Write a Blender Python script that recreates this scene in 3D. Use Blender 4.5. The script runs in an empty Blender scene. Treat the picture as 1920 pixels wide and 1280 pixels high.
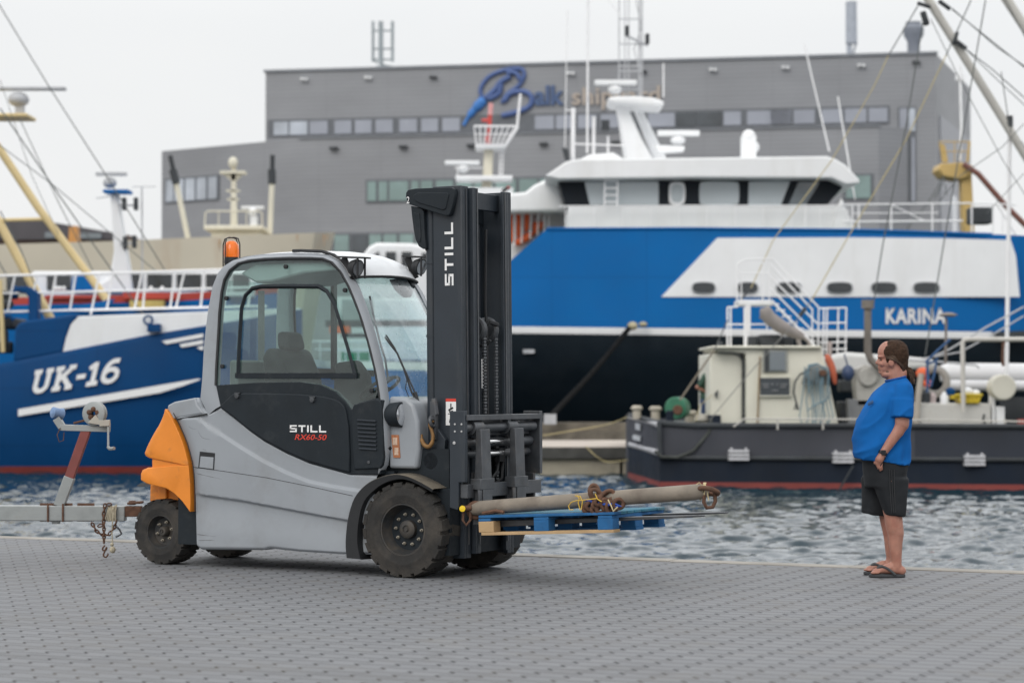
import bpy, bmesh, math, random
from mathutils import Matrix, Vector
rnd = random.Random(7)
# ------------------------------------------------------------------ camera, sky, sun, exposure
SC = bpy.context.scene
COL = SC.collection
F, CAMH, PITCH = 4300.0, 1.43, math.atan(80/4300.0)
cd = bpy.data.cameras.new('camera'); cam = bpy.data.objects.new('camera', cd); COL.objects.link(cam)
cam.location = (0, 0, CAMH); cam.rotation_euler = (math.pi/2 + PITCH, 0, 0)
cd.sensor_width = 36; cd.lens = F/1920*36; cd.clip_end = 5000
cd.dof.use_dof = True; cd.dof.focus_distance = 16.9; cd.dof.aperture_fstop = 2.15
SC.camera = cam
SC.view_settings.view_transform = 'Standard'; SC.view_settings.look = 'None'
SC.view_settings.gamma = 1; SC.view_settings.exposure = 0.0
SUN_EL, SUN_AZ = math.radians(36), math.radians(205)     # azimuth clockwise from +Y: behind the camera on the left
W = bpy.data.worlds.new('World'); SC.world = W; W.use_nodes = True
nt = W.node_tree; nt.nodes.clear()
def nd(t, ty, **kw):
    n = t.nodes.new(ty)
    for k, v in kw.items(): setattr(n, k, v)
    return n
wo = nd(nt, 'ShaderNodeOutputWorld'); bg = nd(nt, 'ShaderNodeBackground'); bg2 = nd(nt, 'ShaderNodeBackground'); mx = nd(nt, 'ShaderNodeMixShader')
sky = nd(nt, 'ShaderNodeTexSky', sky_type='NISHITA'); sky.sun_disc = False
sky.sun_elevation = SUN_EL; sky.sun_rotation = SUN_AZ; sky.air_density = 1.5; sky.dust_density = 3
bg.inputs[1].default_value = 0.09
nt.links.new(sky.outputs[0], bg.inputs[0])
tc = nd(nt, 'ShaderNodeTexCoord'); mp = nd(nt, 'ShaderNodeMapping'); mp.inputs['Scale'].default_value = (1.6, 1.6, 5)
nz = nd(nt, 'ShaderNodeTexNoise'); nz.inputs['Scale'].default_value = 1.7; nz.inputs['Detail'].default_value = 5; nz.inputs['Roughness'].default_value = .5
nt.links.new(tc.outputs['Generated'], mp.inputs[0]); nt.links.new(mp.outputs[0], nz.inputs[0])
cr = nd(nt, 'ShaderNodeValToRGB'); cr.color_ramp.elements[0].position = .3; cr.color_ramp.elements[1].position = .7
cr.color_ramp.elements[0].color = (.885, .90, .92, 1); cr.color_ramp.elements[1].color = (.95, .955, .96, 1)
nt.links.new(nz.outputs[0], cr.inputs[0]); nt.links.new(cr.outputs[0], bg2.inputs[0]); spw = nd(nt, 'ShaderNodeSeparateXYZ'); nt.links.new(tc.outputs['Generated'], spw.inputs[0]); mrw = nd(nt, 'ShaderNodeMapRange'); mrw.interpolation_type = 'SMOOTHSTEP'
for i_, v_ in ((1, .13), (2, .55), (3, 1.0), (4, 1.55)): mrw.inputs[i_].default_value = v_     # an overcast sky is brighter overhead than at the horizon
nt.links.new(spw.outputs[2], mrw.inputs[0]); 
def wm(op, a, b):
    m = nd(nt, 'ShaderNodeMath', operation=op)
    for i_, v_ in ((0, a), (1, b)):
        if isinstance(v_, (int, float)): m.inputs[i_].default_value = v_
        else: nt.links.new(v_, m.inputs[i_])
    return m.outputs[0]
def wr(src, a, b, c, d):
    m = nd(nt, 'ShaderNodeMapRange'); m.interpolation_type = 'SMOOTHSTEP'
    for i_, v_ in ((1, a), (2, b), (3, c), (4, d)): m.inputs[i_].default_value = v_
    nt.links.new(src, m.inputs[0]); return m.outputs[0]
glow = wm('MULTIPLY', wm('MULTIPLY', wr(spw.outputs[1], .2, .85, 0, 1), wr(spw.outputs[2], .15, .30, 0, 1)), wr(spw.outputs[2], .5, .85, .62, 0))   # added bright sky patch above the view, whitens the water's reflections
nt.links.new(wm('ADD', mrw.outputs[0], glow), bg2.inputs[1])
mx.inputs[0].default_value = .92
nt.links.new(bg.outputs[0], mx.inputs[1]); nt.links.new(bg2.outputs[0], mx.inputs[2]); nt.links.new(mx.outputs[0], wo.inputs[0])
sl = bpy.data.lights.new('sun', 'SUN'); sun = bpy.data.objects.new('sun', sl); COL.objects.link(sun)
sl.energy = 0.95; sl.angle = math.radians(30); sl.color = (1, .96, .9)
sd = Vector((math.sin(SUN_AZ)*math.cos(SUN_EL), math.cos(SUN_AZ)*math.cos(SUN_EL), math.sin(SUN_EL)))
sun.rotation_euler = sd.to_track_quat('Z', 'Y').to_euler(); sun.location = (-20, -30, 60)
SC.cycles.max_bounces = 7; SC.cycles.transparent_max_bounces = 16; SC.cycles.use_denoising = True
SC.cycles.caustics_reflective = False; SC.cycles.caustics_refractive = False

# ------------------------------------------------------------------ pixel -> place
def ray(px, py):
    u = (px-960)/F; v = (640-py)/F
    return (u, math.cos(PITCH)-v*math.sin(PITCH), math.sin(PITCH)+v*math.cos(PITCH))
def at(px, py, Y):
    r = ray(px, py); t = Y/r[1]; return (r[0]*t, Y, CAMH+r[2]*t)
def ground(px, py, z=0):
    r = ray(px, py); t = (z-CAMH)/r[2]; return (r[0]*t, r[1]*t, z)
class Frame:
    def __init__(s, o, ang): s.o = o; s.ang = ang; s.c = math.cos(ang); s.s = math.sin(ang)
    def side(s, px, py, yl):
        r = ray(px, py); f = yl if callable(yl) else (lambda z: yl); z = 1.0
        for _ in range(6):
            k = -r[0]*s.s+r[1]*s.c; t = (f(z)+(-s.o[0]*s.s+s.o[1]*s.c))/k; z = CAMH+r[2]*t-s.o[2]
        X = r[0]*t-s.o[0]; Y = r[1]*t-s.o[1]
        return (X*s.c+Y*s.s, z)
    def front(s, px, py, xl):
        r = ray(px, py); k = r[0]*s.c+r[1]*s.s; t = (xl+s.o[0]*s.c+s.o[1]*s.s)/k
        X = r[0]*t-s.o[0]; Y = r[1]*t-s.o[1]
        return (-X*s.s+Y*s.c, CAMH+r[2]*t-s.o[2])
    def w(s, x, y, z): return (s.o[0]+x*s.c-y*s.s, s.o[1]+x*s.s+y*s.c, s.o[2]+z)

# ------------------------------------------------------------------ mesh builder
ROOTINV = {}
def root_of(o):
    while o.parent: o = o.parent
    return o
_txt = {}
def text2d(s, shear=0., bold=0., space=1., word=1.):
    k = (s, shear, bold, space)
    if k not in _txt:
        cu = bpy.data.curves.new('t', 'FONT'); cu.body = s; cu.size = 1; cu.shear = shear; cu.offset = bold; cu.space_character = space
        cu.fill_mode = 'FRONT'; cu.resolution_u = 3; cu.extrude = 0
        ob = bpy.data.objects.new('t', cu); COL.objects.link(ob)
        dg = bpy.context.evaluated_depsgraph_get()
        me = bpy.data.meshes.new_from_object(ob.evaluated_get(dg))
        vs = [tuple(v.co) for v in me.vertices]; fs = [list(p.vertices) for p in me.polygons]
        bpy.data.objects.remove(ob); bpy.data.curves.remove(cu); bpy.data.meshes.remove(me)
        xs = [v[0] for v in vs]; ys = [v[1] for v in vs]
        _txt[k] = (vs, fs, min(xs), max(xs), min(ys), max(ys))
    return _txt[k]
def V(p): return Vector(p)
class MB:
    def __init__(s): s.v = []; s.f = []; s.m = []; s.mi = 0
    def add(s, vs, fs):
        b = len(s.v); s.v += [tuple(v) for v in vs]
        for f in fs: s.f.append([i+b for i in f]); s.m.append(s.mi)
    def box(s, x0, x1, y0, y1, z0, z1):
        s.add([(x0,y0,z0),(x1,y0,z0),(x1,y1,z0),(x0,y1,z0),(x0,y0,z1),(x1,y0,z1),(x1,y1,z1),(x0,y1,z1)],
              [(0,3,2,1),(4,5,6,7),(0,1,5,4),(1,2,6,5),(2,3,7,6),(3,0,4,7)]); return s
    def cbox(s, c, d): return s.box(c[0]-d[0]/2, c[0]+d[0]/2, c[1]-d[1]/2, c[1]+d[1]/2, c[2]-d[2]/2, c[2]+d[2]/2)
    def beam(s, p, q, w, h, up=(0,0,1), w2=None, h2=None):
        p = V(p); q = V(q); d = (q-p).normalized(); a = d.cross(V(up))
        if a.length < 1e-4: a = d.cross(V((1,0,0)))
        a.normalize(); b = a.cross(d).normalized(); vs = []
        for o, ww, hh in ((p, w, h), (q, w2 or w, h2 or h)):
            for i, j in ((-1,-1),(1,-1),(1,1),(-1,1)): vs.append(o+a*i*ww/2+b*j*hh/2)
        s.add(vs, [(0,1,2,3),(7,6,5,4),(0,4,5,1),(1,5,6,2),(2,6,7,3),(3,7,4,0)]); return s
    def tube(s, pts, r, n=8, closed=False, caps=True):
        P = [V(p) for p in pts]; N = len(P); rs = r if isinstance(r, (list, tuple)) else [r]*N
        T = []
        for i in range(N):
            a = P[(i-1) % N] if (closed or i > 0) else P[i]; b = P[(i+1) % N] if (closed or i < N-1) else P[i]
            t = b-a; T.append(t.normalized() if t.length > 1e-9 else V((0,0,1)))
        u = T[0].cross(V((0,0,1)))
        if u.length < .05: u = T[0].cross(V((0,1,0)))
        u.normalize(); vs = []
        for i in range(N):
            if i: u = u - T[i]*u.dot(T[i]); u.normalize()
            w = T[i].cross(u)
            for k in range(n):
                a = 2*math.pi*k/n; vs.append(P[i]+(u*math.cos(a)+w*math.sin(a))*rs[i])
        fs = []
        for i in range(N if closed else N-1):
            j = (i+1) % N
            for k in range(n): fs.append((i*n+k, i*n+(k+1) % n, j*n+(k+1) % n, j*n+k))
        if caps and not closed: fs.append(tuple(range(n))[::-1]); fs.append(tuple((N-1)*n+k for k in range(n)))
        s.add(vs, fs); return s
    def lathe(s, prof, o, ax, n=32, close=False):   # prof: (radius, distance along axis)
        o = V(o); ax = V(ax).normalized(); u = ax.cross(V((0,0,1)))
        if u.length < .05: u = ax.cross(V((0,1,0)))
        u.normalize(); w = ax.cross(u); vs = []; fs = []; N = len(prof)
        for k in range(n):
            a = 2*math.pi*k/n; d = u*math.cos(a)+w*math.sin(a)
            for r, t in prof: vs.append(o+d*r+ax*t)
        for k in range(n):
            j = (k+1) % n
            for i in range(N if close else N-1):
                i2 = (i+1) % N; fs.append((k*N+i, k*N+i2, j*N+i2, j*N+i))
        s.add(vs, fs); return s
    def prism(s, A, B):                              # two matching loops
        n = len(A); s.add(list(A)+list(B), [tuple(range(n))[::-1], tuple(range(n, 2*n))]+[(i, (i+1) % n, n+(i+1) % n, n+i) for i in range(n)]); return s
    def pxz(s, pts, y0, y1): return s.prism([(x, y0, z) for x, z in pts], [(x, y1, z) for x, z in pts])
    def ringxz(s, outer, inner, y0, y1):             # closed frame between two loops of equal length (y0/y1 numbers or functions of z)
        n = len(outer); g = lambda y, z: y(z) if callable(y) else y
        vs = [(x, g(y0, z), z) for x, z in outer]+[(x, g(y0, z), z) for x, z in inner]+[(x, g(y1, z), z) for x, z in outer]+[(x, g(y1, z), z) for x, z in inner]
        fs = []
        for i in range(n):
            j = (i+1) % n
            fs += [(i, j, n+j, n+i), (2*n+j, 2*n+i, 3*n+i, 3*n+j), (j, i, 2*n+i, 2*n+j), (n+i, n+j, 3*n+j, 3*n+i)]
        s.add(vs, fs); return s
    def grid(s, rows, closed=False):
        n = len(rows[0]); vs = [p for r in rows for p in r]; fs = []
        for i in range(len(rows)-1):
            for k in range(n if closed else n-1):
                k2 = (k+1) % n; fs.append((i*n+k, i*n+k2, (i+1)*n+k2, (i+1)*n+k))
        s.add(vs, fs); return s
    def ball(s, c, r, nu=16, nv=10, R=None):
        if not isinstance(r, (tuple, list)): r = (r, r, r)
        vs = []; fs = []; c = V(c)
        for i in range(nv+1):
            th = math.pi*i/nv
            for k in range(nu):
                ph = 2*math.pi*k/nu; p = V((r[0]*math.sin(th)*math.cos(ph), r[1]*math.sin(th)*math.sin(ph), r[2]*math.cos(th)))
                if R: p = R @ p
                vs.append(c+p)
        for i in range(nv):
            for k in range(nu): fs.append((i*nu+k, (i+1)*nu+k, (i+1)*nu+(k+1) % nu, i*nu+(k+1) % nu))
        s.add(vs, fs); return s
    def capsule(s, p, q, r1, r2, n=14):
        p = V(p); q = V(q); d = q-p; L = d.length; d.normalize(); pr = []
        for i in range(6): a = math.pi/2*(1-i/5); pr.append((max(r1*math.cos(a), 1e-4), -r1*math.sin(a)))
        for i in range(6): a = math.pi/2*i/5; pr.append((max(r2*math.cos(a), 1e-4), L+r2*math.sin(a)))
        s.lathe(pr, p, d, n); return s
    def torus(s, c, ax, R, r, n=24, m=8, a0=0, a1=2*math.pi):
        ax = V(ax).normalized(); u = ax.cross(V((0,0,1)))
        if u.length < .05: u = ax.cross(V((0,1,0)))
        u.normalize(); w = ax.cross(u); full = abs(a1-a0) > 6.28
        pts = [V(c)+(u*math.cos(a0+(a1-a0)*i/n)+w*math.sin(a0+(a1-a0)*i/n))*R for i in range(n if full else n+1)]
        s.tube(pts, r, m, closed=full); return s
    def text(s, txt, o, u, v, height, width=None, shear=0., bold=0., space=1., depth=.004, n=None):
        vs, fs, x0, x1, y0, y1 = text2d(txt, shear, bold, space)
        u = V(u).normalized(); v = V(v).normalized(); nn = V(n).normalized() if n else u.cross(v)
        sy = height/(y1-y0); sx = (width/(x1-x0)) if width else sy; o = V(o)
        P = [o+u*(x-x0)*sx+v*(y-y0)*sy for x, y, z in vs]
        b = len(P); ed = {}
        for f in fs:
            for i in range(len(f)):
                k = (f[i], f[(i+1) % len(f)]); ed[k] = ed.get(k, 0)+1
        side = [(a, c, c+b, a+b) for (a, c) in ed if (c, a) not in ed]
        s.add([p+nn*depth for p in P]+P, [tuple(f) for f in fs]+[tuple(reversed(q)) for q in side]); return s
    def chain(s, pts, L, r, n=6):                    # links along a polyline
        P = [V(p) for p in pts]; seg = []; tot = 0
        for a, b in zip(P, P[1:]): seg.append((tot, a, b)); tot += (b-a).length
        k = 0; d = L/2
        while d < tot-L*.3:
            for t0, a, b in seg:
                if t0 <= d <= t0+(b-a).length+1e-6: break
            dr = (b-a).normalized(); c = a+dr*(d-t0)
            up = dr.cross(V((0,0,1)));
            if up.length < .1: up = dr.cross(V((1,.6,0)))
            up.normalize(); w = up if k % 2 else dr.cross(up)
            h = L*.62; ww = L*.3; lk = []
            for i in range(10):
                an = 2*math.pi*i/10; lk.append(c+dr*(math.cos(an)*h)+w*(math.sin(an)*ww))
            s.tube(lk, r, n, closed=True); d += L*.88; k += 1
        return s
    def xf(s, fn, a=0): s.v[a:] = [tuple(fn(*p)) for p in s.v[a:]]; return s
    def build(s, name, mats, parent=None, local=False, smooth=40, bevel=0, seg=2, mods=None):
        me = bpy.data.meshes.new(name)
        vs = s.v
        if parent is not None and not local:
            Mi = ROOTINV[root_of(parent).name]; vs = [Mi @ Vector(p) for p in vs]
        me.from_pydata([tuple(p) for p in vs], [], s.f)
        if not isinstance(mats, (list, tuple)): mats = [mats]
        for m in mats: me.materials.append(m)
        if len(mats) > 1: me.polygons.foreach_set('material_index', s.m)
        me.validate()
        bm = bmesh.new(); bm.from_mesh(me); bmesh.ops.remove_doubles(bm, verts=bm.verts, dist=1e-5)
        bmesh.ops.recalc_face_normals(bm, faces=bm.faces); bm.to_mesh(me); bm.free()
        if smooth:
            me.polygons.foreach_set('use_smooth', [True]*len(me.polygons)); me.set_sharp_from_angle(angle=math.radians(smooth))
        ob = bpy.data.objects.new(name, me); COL.objects.link(ob)
        if parent is not None: ob.parent = parent
        if bevel:
            b = ob.modifiers.new('bevel', 'BEVEL'); b.width = bevel; b.segments = seg; b.limit_method = 'ANGLE'; b.angle_limit = math.radians(35); b.harden_normals = False
        return ob
def tag(o, label=None, cat=None, group=None, kind=None):
    if label: o['label'] = label
    if cat: o['category'] = cat
    if group: o['group'] = group
    if kind: o['kind'] = kind
    return o
def thing(name, label, cat, loc=(0,0,0), rot=(0,0,0), group=None):
    o = bpy.data.objects.new(name, None); COL.objects.link(o); o.location = loc; o.rotation_euler = rot; o.empty_display_size = .2
    tag(o, label, cat, group)
    Mx = Matrix.Translation(loc) @ __import__('mathutils').Euler(rot).to_matrix().to_4x4()
    ROOTINV[o.name] = Mx.inverted(); return o
def lerp(a, b, t): return a+(b-a)*t
def polyf(pts):                                      # piecewise-linear y(x)
    P = sorted(pts)
    def f(x):
        if x <= P[0][0]: return P[0][1]
        for (a, b), (c, d) in zip(P, P[1:]):
            if x <= c: return b+(d-b)*(x-a)/(c-a) if c > a else d
        return P[-1][1]
    return f
def smooth_loop(pts, it=1):                          # corner cutting, closed
    for _ in range(it):
        q = []
        for i in range(len(pts)):
            a = pts[i]; b = pts[(i+1) % len(pts)]
            q += [tuple(.75*x+.25*y for x, y in zip(a, b)), tuple(.25*x+.75*y for x, y in zip(a, b))]
        pts = q
    return pts
def catmull(pts, n=6):
    out = []; P = [V(p) for p in pts]
    for i in range(len(P)-1):
        a = P[max(i-1, 0)]; b = P[i]; c = P[i+1]; d = P[min(i+2, len(P)-1)]
        for k in range(n):
            t = k/n; out.append(.5*((2*b)+(c-a)*t+(2*a-5*b+4*c-d)*t*t+(3*b-a-3*c+d)*t**3))
    out.append(P[-1]); return out

# ------------------------------------------------------------------ materials
def C(r, g, b):
    f = lambda c: (c/255/12.92) if c <= 10.3 else ((c/255+.055)/1.055)**2.4
    return (f(r), f(g), f(b))
def newmat(name):
    m = bpy.data.materials.new(name); m.use_nodes = True; t = m.node_tree; b = t.nodes['Principled BSDF']; return m, t, b
def noise(t, vec, scale, detail=4, rough=.55, dist=0):
    n = nd(t, 'ShaderNodeTexNoise'); n.inputs['Scale'].default_value = scale; n.inputs['Detail'].default_value = detail
    n.inputs['Roughness'].default_value = rough; n.inputs['Distortion'].default_value = dist
    t.links.new(vec, n.inputs['Vector']); return n.outputs[0]
def ramp(t, fac, p0, p1, c0=(0,0,0), c1=(1,1,1)):
    r = nd(t, 'ShaderNodeValToRGB'); e = r.color_ramp.elements; e[0].position = p0; e[1].position = p1; e[0].color = (*c0, 1); e[1].color = (*c1, 1)
    t.links.new(fac, r.inputs[0]); return r.outputs[0]
def mixc(t, fac, a, b, mode='MIX'):
    m = nd(t, 'ShaderNodeMix', data_type='RGBA', blend_type=mode)
    for s, v in ((0, fac), (6, a), (7, b)):
        if isinstance(v, (int, float)): m.inputs[s].default_value = v
        elif isinstance(v, tuple): m.inputs[s].default_value = (*v[:3], 1)
        else: t.links.new(v, m.inputs[s])
    return m.outputs[2]
def math_(t, op, a, b=None, c=None):
    m = nd(t, 'ShaderNodeMath', operation=op)
    for i, v in enumerate((a, b, c)):
        if v is None: continue
        if isinstance(v, (int, float)): m.inputs[i].default_value = v
        else: t.links.new(v, m.inputs[i])
    return m.outputs[0]
def scaled(t, vec, s):
    m = nd(t, 'ShaderNodeMapping'); m.inputs['Scale'].default_value = s; t.links.new(vec, m.inputs[0]); return m.outputs[0]
def paint(name, col, rough=.45, metal=0., var=.1, vs=3., dirt=0., dcol=(.12,.09,.07), ds=4., dlo=.55, dhi=.75, streak=False, bump=0., bs=60., spec=.5, coat=0., seams=None):
    m, t, b = newmat(name); o = nd(t, 'ShaderNodeTexCoord').outputs['Object']
    n1 = noise(t, o, vs, 5)
    c = mixc(t, ramp(t, n1, .3, .7), tuple(x*(1-var) for x in col), tuple(min(1, x*(1+var)) for x in col))
    if dirt:
        vec = scaled(t, o, (1, 1, .16)) if streak else o
        n2 = noise(t, vec, ds, 7, .65)
        fac = math_(t, 'MULTIPLY', ramp(t, n2, dlo, dhi), dirt)
        c = mixc(t, fac, c, dcol)
    sj = None
    if seams:
        sp = nd(t, 'ShaderNodeSeparateXYZ'); t.links.new(o, sp.inputs[0]); ls = []
        for k_, per in ((0, seams[0]), (2, seams[1])):
            fr_ = math_(t, 'FRACT', math_(t, 'DIVIDE', math_(t, 'ADD', sp.outputs[k_], 50.3), per)); ls.append(math_(t, 'LESS_THAN', fr_, .045/per))
        sj = math_(t, 'MAXIMUM', ls[0], ls[1]); c = mixc(t, math_(t, 'MULTIPLY', sj, .22), c, tuple(x*.45 for x in col))
    t.links.new(c, b.inputs['Base Color'])
    r = ramp(t, noise(t, o, vs*4, 4), .2, .8, (max(0, rough-.1),)*3, (min(1, rough+.12),)*3); t.links.new(r, b.inputs['Roughness'])
    b.inputs['Metallic'].default_value = metal; b.inputs['Specular IOR Level'].default_value = spec; b.inputs['Coat Weight'].default_value = coat
    if bump:
        bn = nd(t, 'ShaderNodeBump'); bn.inputs['Strength'].default_value = bump; bn.inputs['Distance'].default_value = .01
        t.links.new(noise(t, o, bs, 5), bn.inputs['Height']); t.links.new(bn.outputs[0], b.inputs['Normal'])
    return m
def glass(name, tint=(.78,.87,.85), painted_haze=.06, painted_haze_col=(.6,.7,.7), rough=.02):
    m, t, b = newmat(name); t.nodes.remove(b); out = t.nodes['Material Output']
    tr = nd(t, 'ShaderNodeBsdfTransparent'); tr.inputs[0].default_value = (*tint, 1)
    gl = nd(t, 'ShaderNodeBsdfGlossy'); gl.inputs['Roughness'].default_value = rough; gl.inputs[0].default_value = (1,1,1,1)
    df = nd(t, 'ShaderNodeBsdfDiffuse'); df.inputs[0].default_value = (*painted_haze_col, 1)
    ge = nd(t, 'ShaderNodeNewGeometry'); dt = nd(t, 'ShaderNodeVectorMath', operation='DOT_PRODUCT'); t.links.new(ge.outputs['Normal'], dt.inputs[0]); t.links.new(ge.outputs['Incoming'], dt.inputs[1])
    sch = math_(t, 'ADD', .06, math_(t, 'MULTIPLY', .94, math_(t, 'POWER', math_(t, 'SUBTRACT', 1., math_(t, 'ABSOLUTE', dt.outputs['Value'])), 5.)))
    o = nd(t, 'ShaderNodeTexCoord').outputs['Object']
    hz = math_(t, 'MULTIPLY', ramp(t, noise(t, o, 3, 5), .25, .8), painted_haze*2)  # pale diffuse veil mixed in to stand for hazy reflections on the glass
    m1 = nd(t, 'ShaderNodeMixShader'); m2 = nd(t, 'ShaderNodeMixShader')
    t.links.new(sch, m1.inputs[0]); t.links.new(tr.outputs[0], m1.inputs[1]); t.links.new(gl.outputs[0], m1.inputs[2])
    t.links.new(hz, m2.inputs[0]); t.links.new(m1.outputs[0], m2.inputs[1]); t.links.new(df.outputs[0], m2.inputs[2]); t.links.new(m2.outputs[0], out.inputs[0])
    return m
# ------------------------------------------------------------------ quay, water, land
QA = math.atan2(17.501-21.61, 3.901+4.818); Q = Frame(ground(960, 1038), QA)
def paver_mat():
    m, t, b = newmat('concrete_pavers'); L = t.links
    o = nd(t, 'ShaderNodeTexCoord').outputs['Object']; M = lambda *a: math_(t, *a)
    sp = nd(t, 'ShaderNodeSeparateXYZ')
    wob = noise(t, o, 1.3, 2); L.new(o, sp.inputs[0])
    s0 = M('ADD', sp.outputs[0], M('MULTIPLY', M('SUBTRACT', wob, .5), .012)); t0 = sp.outputs[1]
    Wd, P, A = .195, .160, .021
    s = M('DIVIDE', s0, Wd); tt = M('DIVIDE', t0, P)
    k = M('ROUND', s); par = M('MULTIPLY', M('FLOORED_MODULO', k, 2.0), .5)
    g = M('MULTIPLY', M('COSINE', M('MULTIPLY', M('SUBTRACT', tt, par), 2*math.pi)), 1.25)
    g = M('MINIMUM', M('MAXIMUM', g, -1.), 1.)
    dsg = M('SUBTRACT', M('MULTIPLY', M('SUBTRACT', s, k), Wd), M('MULTIPLY', g, A))
    d1 = M('ABSOLUTE', dsg)
    col = M('ADD', k, M('SUBTRACT', M('GREATER_THAN', dsg, 0.), 1.))
    cp = M('MULTIPLY', M('FLOORED_MODULO', col, 2.0), .5)
    rt = M('SUBTRACT', tt, cp); fr = M('SUBTRACT', rt, M('ROUND', rt)); row = M('ROUND', rt)
    d2 = M('MULTIPLY', M('SUBTRACT', .5, M('ABSOLUTE', fr)), P)
    ph = M('MULTIPLY', M('SINE', M('MULTIPLY', M('SUBTRACT', tt, par), 2*math.pi)), 1.6)
    wph = M('MINIMUM', M('MAXIMUM', M('ADD', ph, .2), 0.), 1.)
    j1 = M('MULTIPLY', M('SUBTRACT', 1., M('SMOOTH_MIN', 1., M('DIVIDE', d1, M('ADD', .006, M('MULTIPLY', wph, .0075))), .3)), M('ADD', .4, M('MULTIPLY', wph, .8)))
    j2 = M('SUBTRACT', 1., M('SMOOTH_MIN', 1., M('DIVIDE', d2, .0095), .3))
    j = M('MAXIMUM', M('MAXIMUM', j1, 0.), M('MULTIPLY', M('MAXIMUM', j2, 0.), .85))
    cmb = nd(t, 'ShaderNodeCombineXYZ'); L.new(col, cmb.inputs[0]); L.new(row, cmb.inputs[1])
    wn = nd(t, 'ShaderNodeTexWhiteNoise', noise_dimensions='2D'); L.new(cmb.outputs[0], wn.inputs['Vector'])
    base = mixc(t, wn.outputs['Value'], (.166, .171, .181), (.187, .192, .201))
    base = mixc(t, M('MULTIPLY', ramp(t, noise(t, o, .55, 6, .6), .45, .72), .4), base, (.118, .120, .122))
    base = mixc(t, M('MULTIPLY', ramp(t, noise(t, o, 2.2, 6, .65), .56, .76), .5), base, (.165, .150, .128))
    base = mixc(t, M('MULTIPLY', noise(t, o, 90, 3), .35), base, (.16, .165, .17))
    base = mixc(t, M('MULTIPLY', ramp(t, noise(t, scaled(t, o, (.10, 1.6, 1)), 1.1, 5, .6), .56, .74), .42), base, (.10, .10, .10))
    base = mixc(t, M('MULTIPLY', ramp(t, noise(t, o, .9, 3, .5, .6), .66, .74), .40), base, (.085, .08, .075))
    base = mixc(t, M('MULTIPLY', ramp(t, noise(t, o, 1.7, 4, .6), .60, .80), .35), base, (.235, .228, .21))
    spt = ramp(t, noise(t, o, 5.5, 2), .79, .81); base = mixc(t, M('MULTIPLY', spt, .55), base, (.5, .5, .47))
    c = mixc(t, M('MINIMUM', M('MULTIPLY', j, M('ADD', .95, M('MULTIPLY', noise(t, o, 2.6, 4, .7), 1.0))), 1.), base, mixc(t, ramp(t, noise(t, o, 1.1, 3), .45, .62), (.018, .017, .018), (.055, .046, .036)))
    L.new(c, b.inputs['Base Color']); b.inputs['Roughness'].default_value = .72; b.inputs['Specular IOR Level'].default_value = .35
    bn = nd(t, 'ShaderNodeBump'); bn.inputs['Strength'].default_value = .5; bn.inputs['Distance'].default_value = .006
    h = M('ADD', M('MULTIPLY', j, -1.), M('ADD', M('MULTIPLY', noise(t, o, 130, 3), .15), M('MULTIPLY', wn.outputs['Value'], .25)))
    L.new(h, bn.inputs['Height']); L.new(bn.outputs[0], b.inputs['Normal'])
    return m
CONC = paint('quay_concrete', (.29, .27, .24), .85, var=.2, vs=2, dirt=.7, dcol=(.12,.11,.085), ds=3, bump=.4)
qv = thing  # (setting pieces below are single meshes)
def struct(name, mb, mats, origin=None, ang=0, **kw):
    if origin:
        o0 = V(origin); R = Matrix.Rotation(-ang, 3, 'Z'); mb.v = [tuple(R @ (V(p)-o0)) for p in mb.v]
    ob = mb.build(name, mats, None, **kw); tag(ob, kind='structure')
    if origin: ob.location = origin; ob.rotation_euler = (0, 0, ang)
    return ob
mb = MB(); mb.add([(-90, -70, 0), (90, -70, 0), (90, -.22, 0), (-90, -.22, 0)], [(0,1,2,3)])
ob = mb.build('quay_pavement', paver_mat()); ob.location = Q.o; ob.rotation_euler = (0, 0, QA); tag(ob, kind='structure')
mb = MB()
x = -90.
while x < 90: mb.box(x, x+1.49, -.217, 0, -.3, .006+rnd.uniform(-.002, .004)); x += 1.5
mb.box(-90, 90, -.6, -.03, -4, -.304)
ob = mb.build('quay_edge', CONC, bevel=.006); ob.location = Q.o; ob.rotation_euler = (0, 0, QA); tag(ob, kind='structure')

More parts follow.
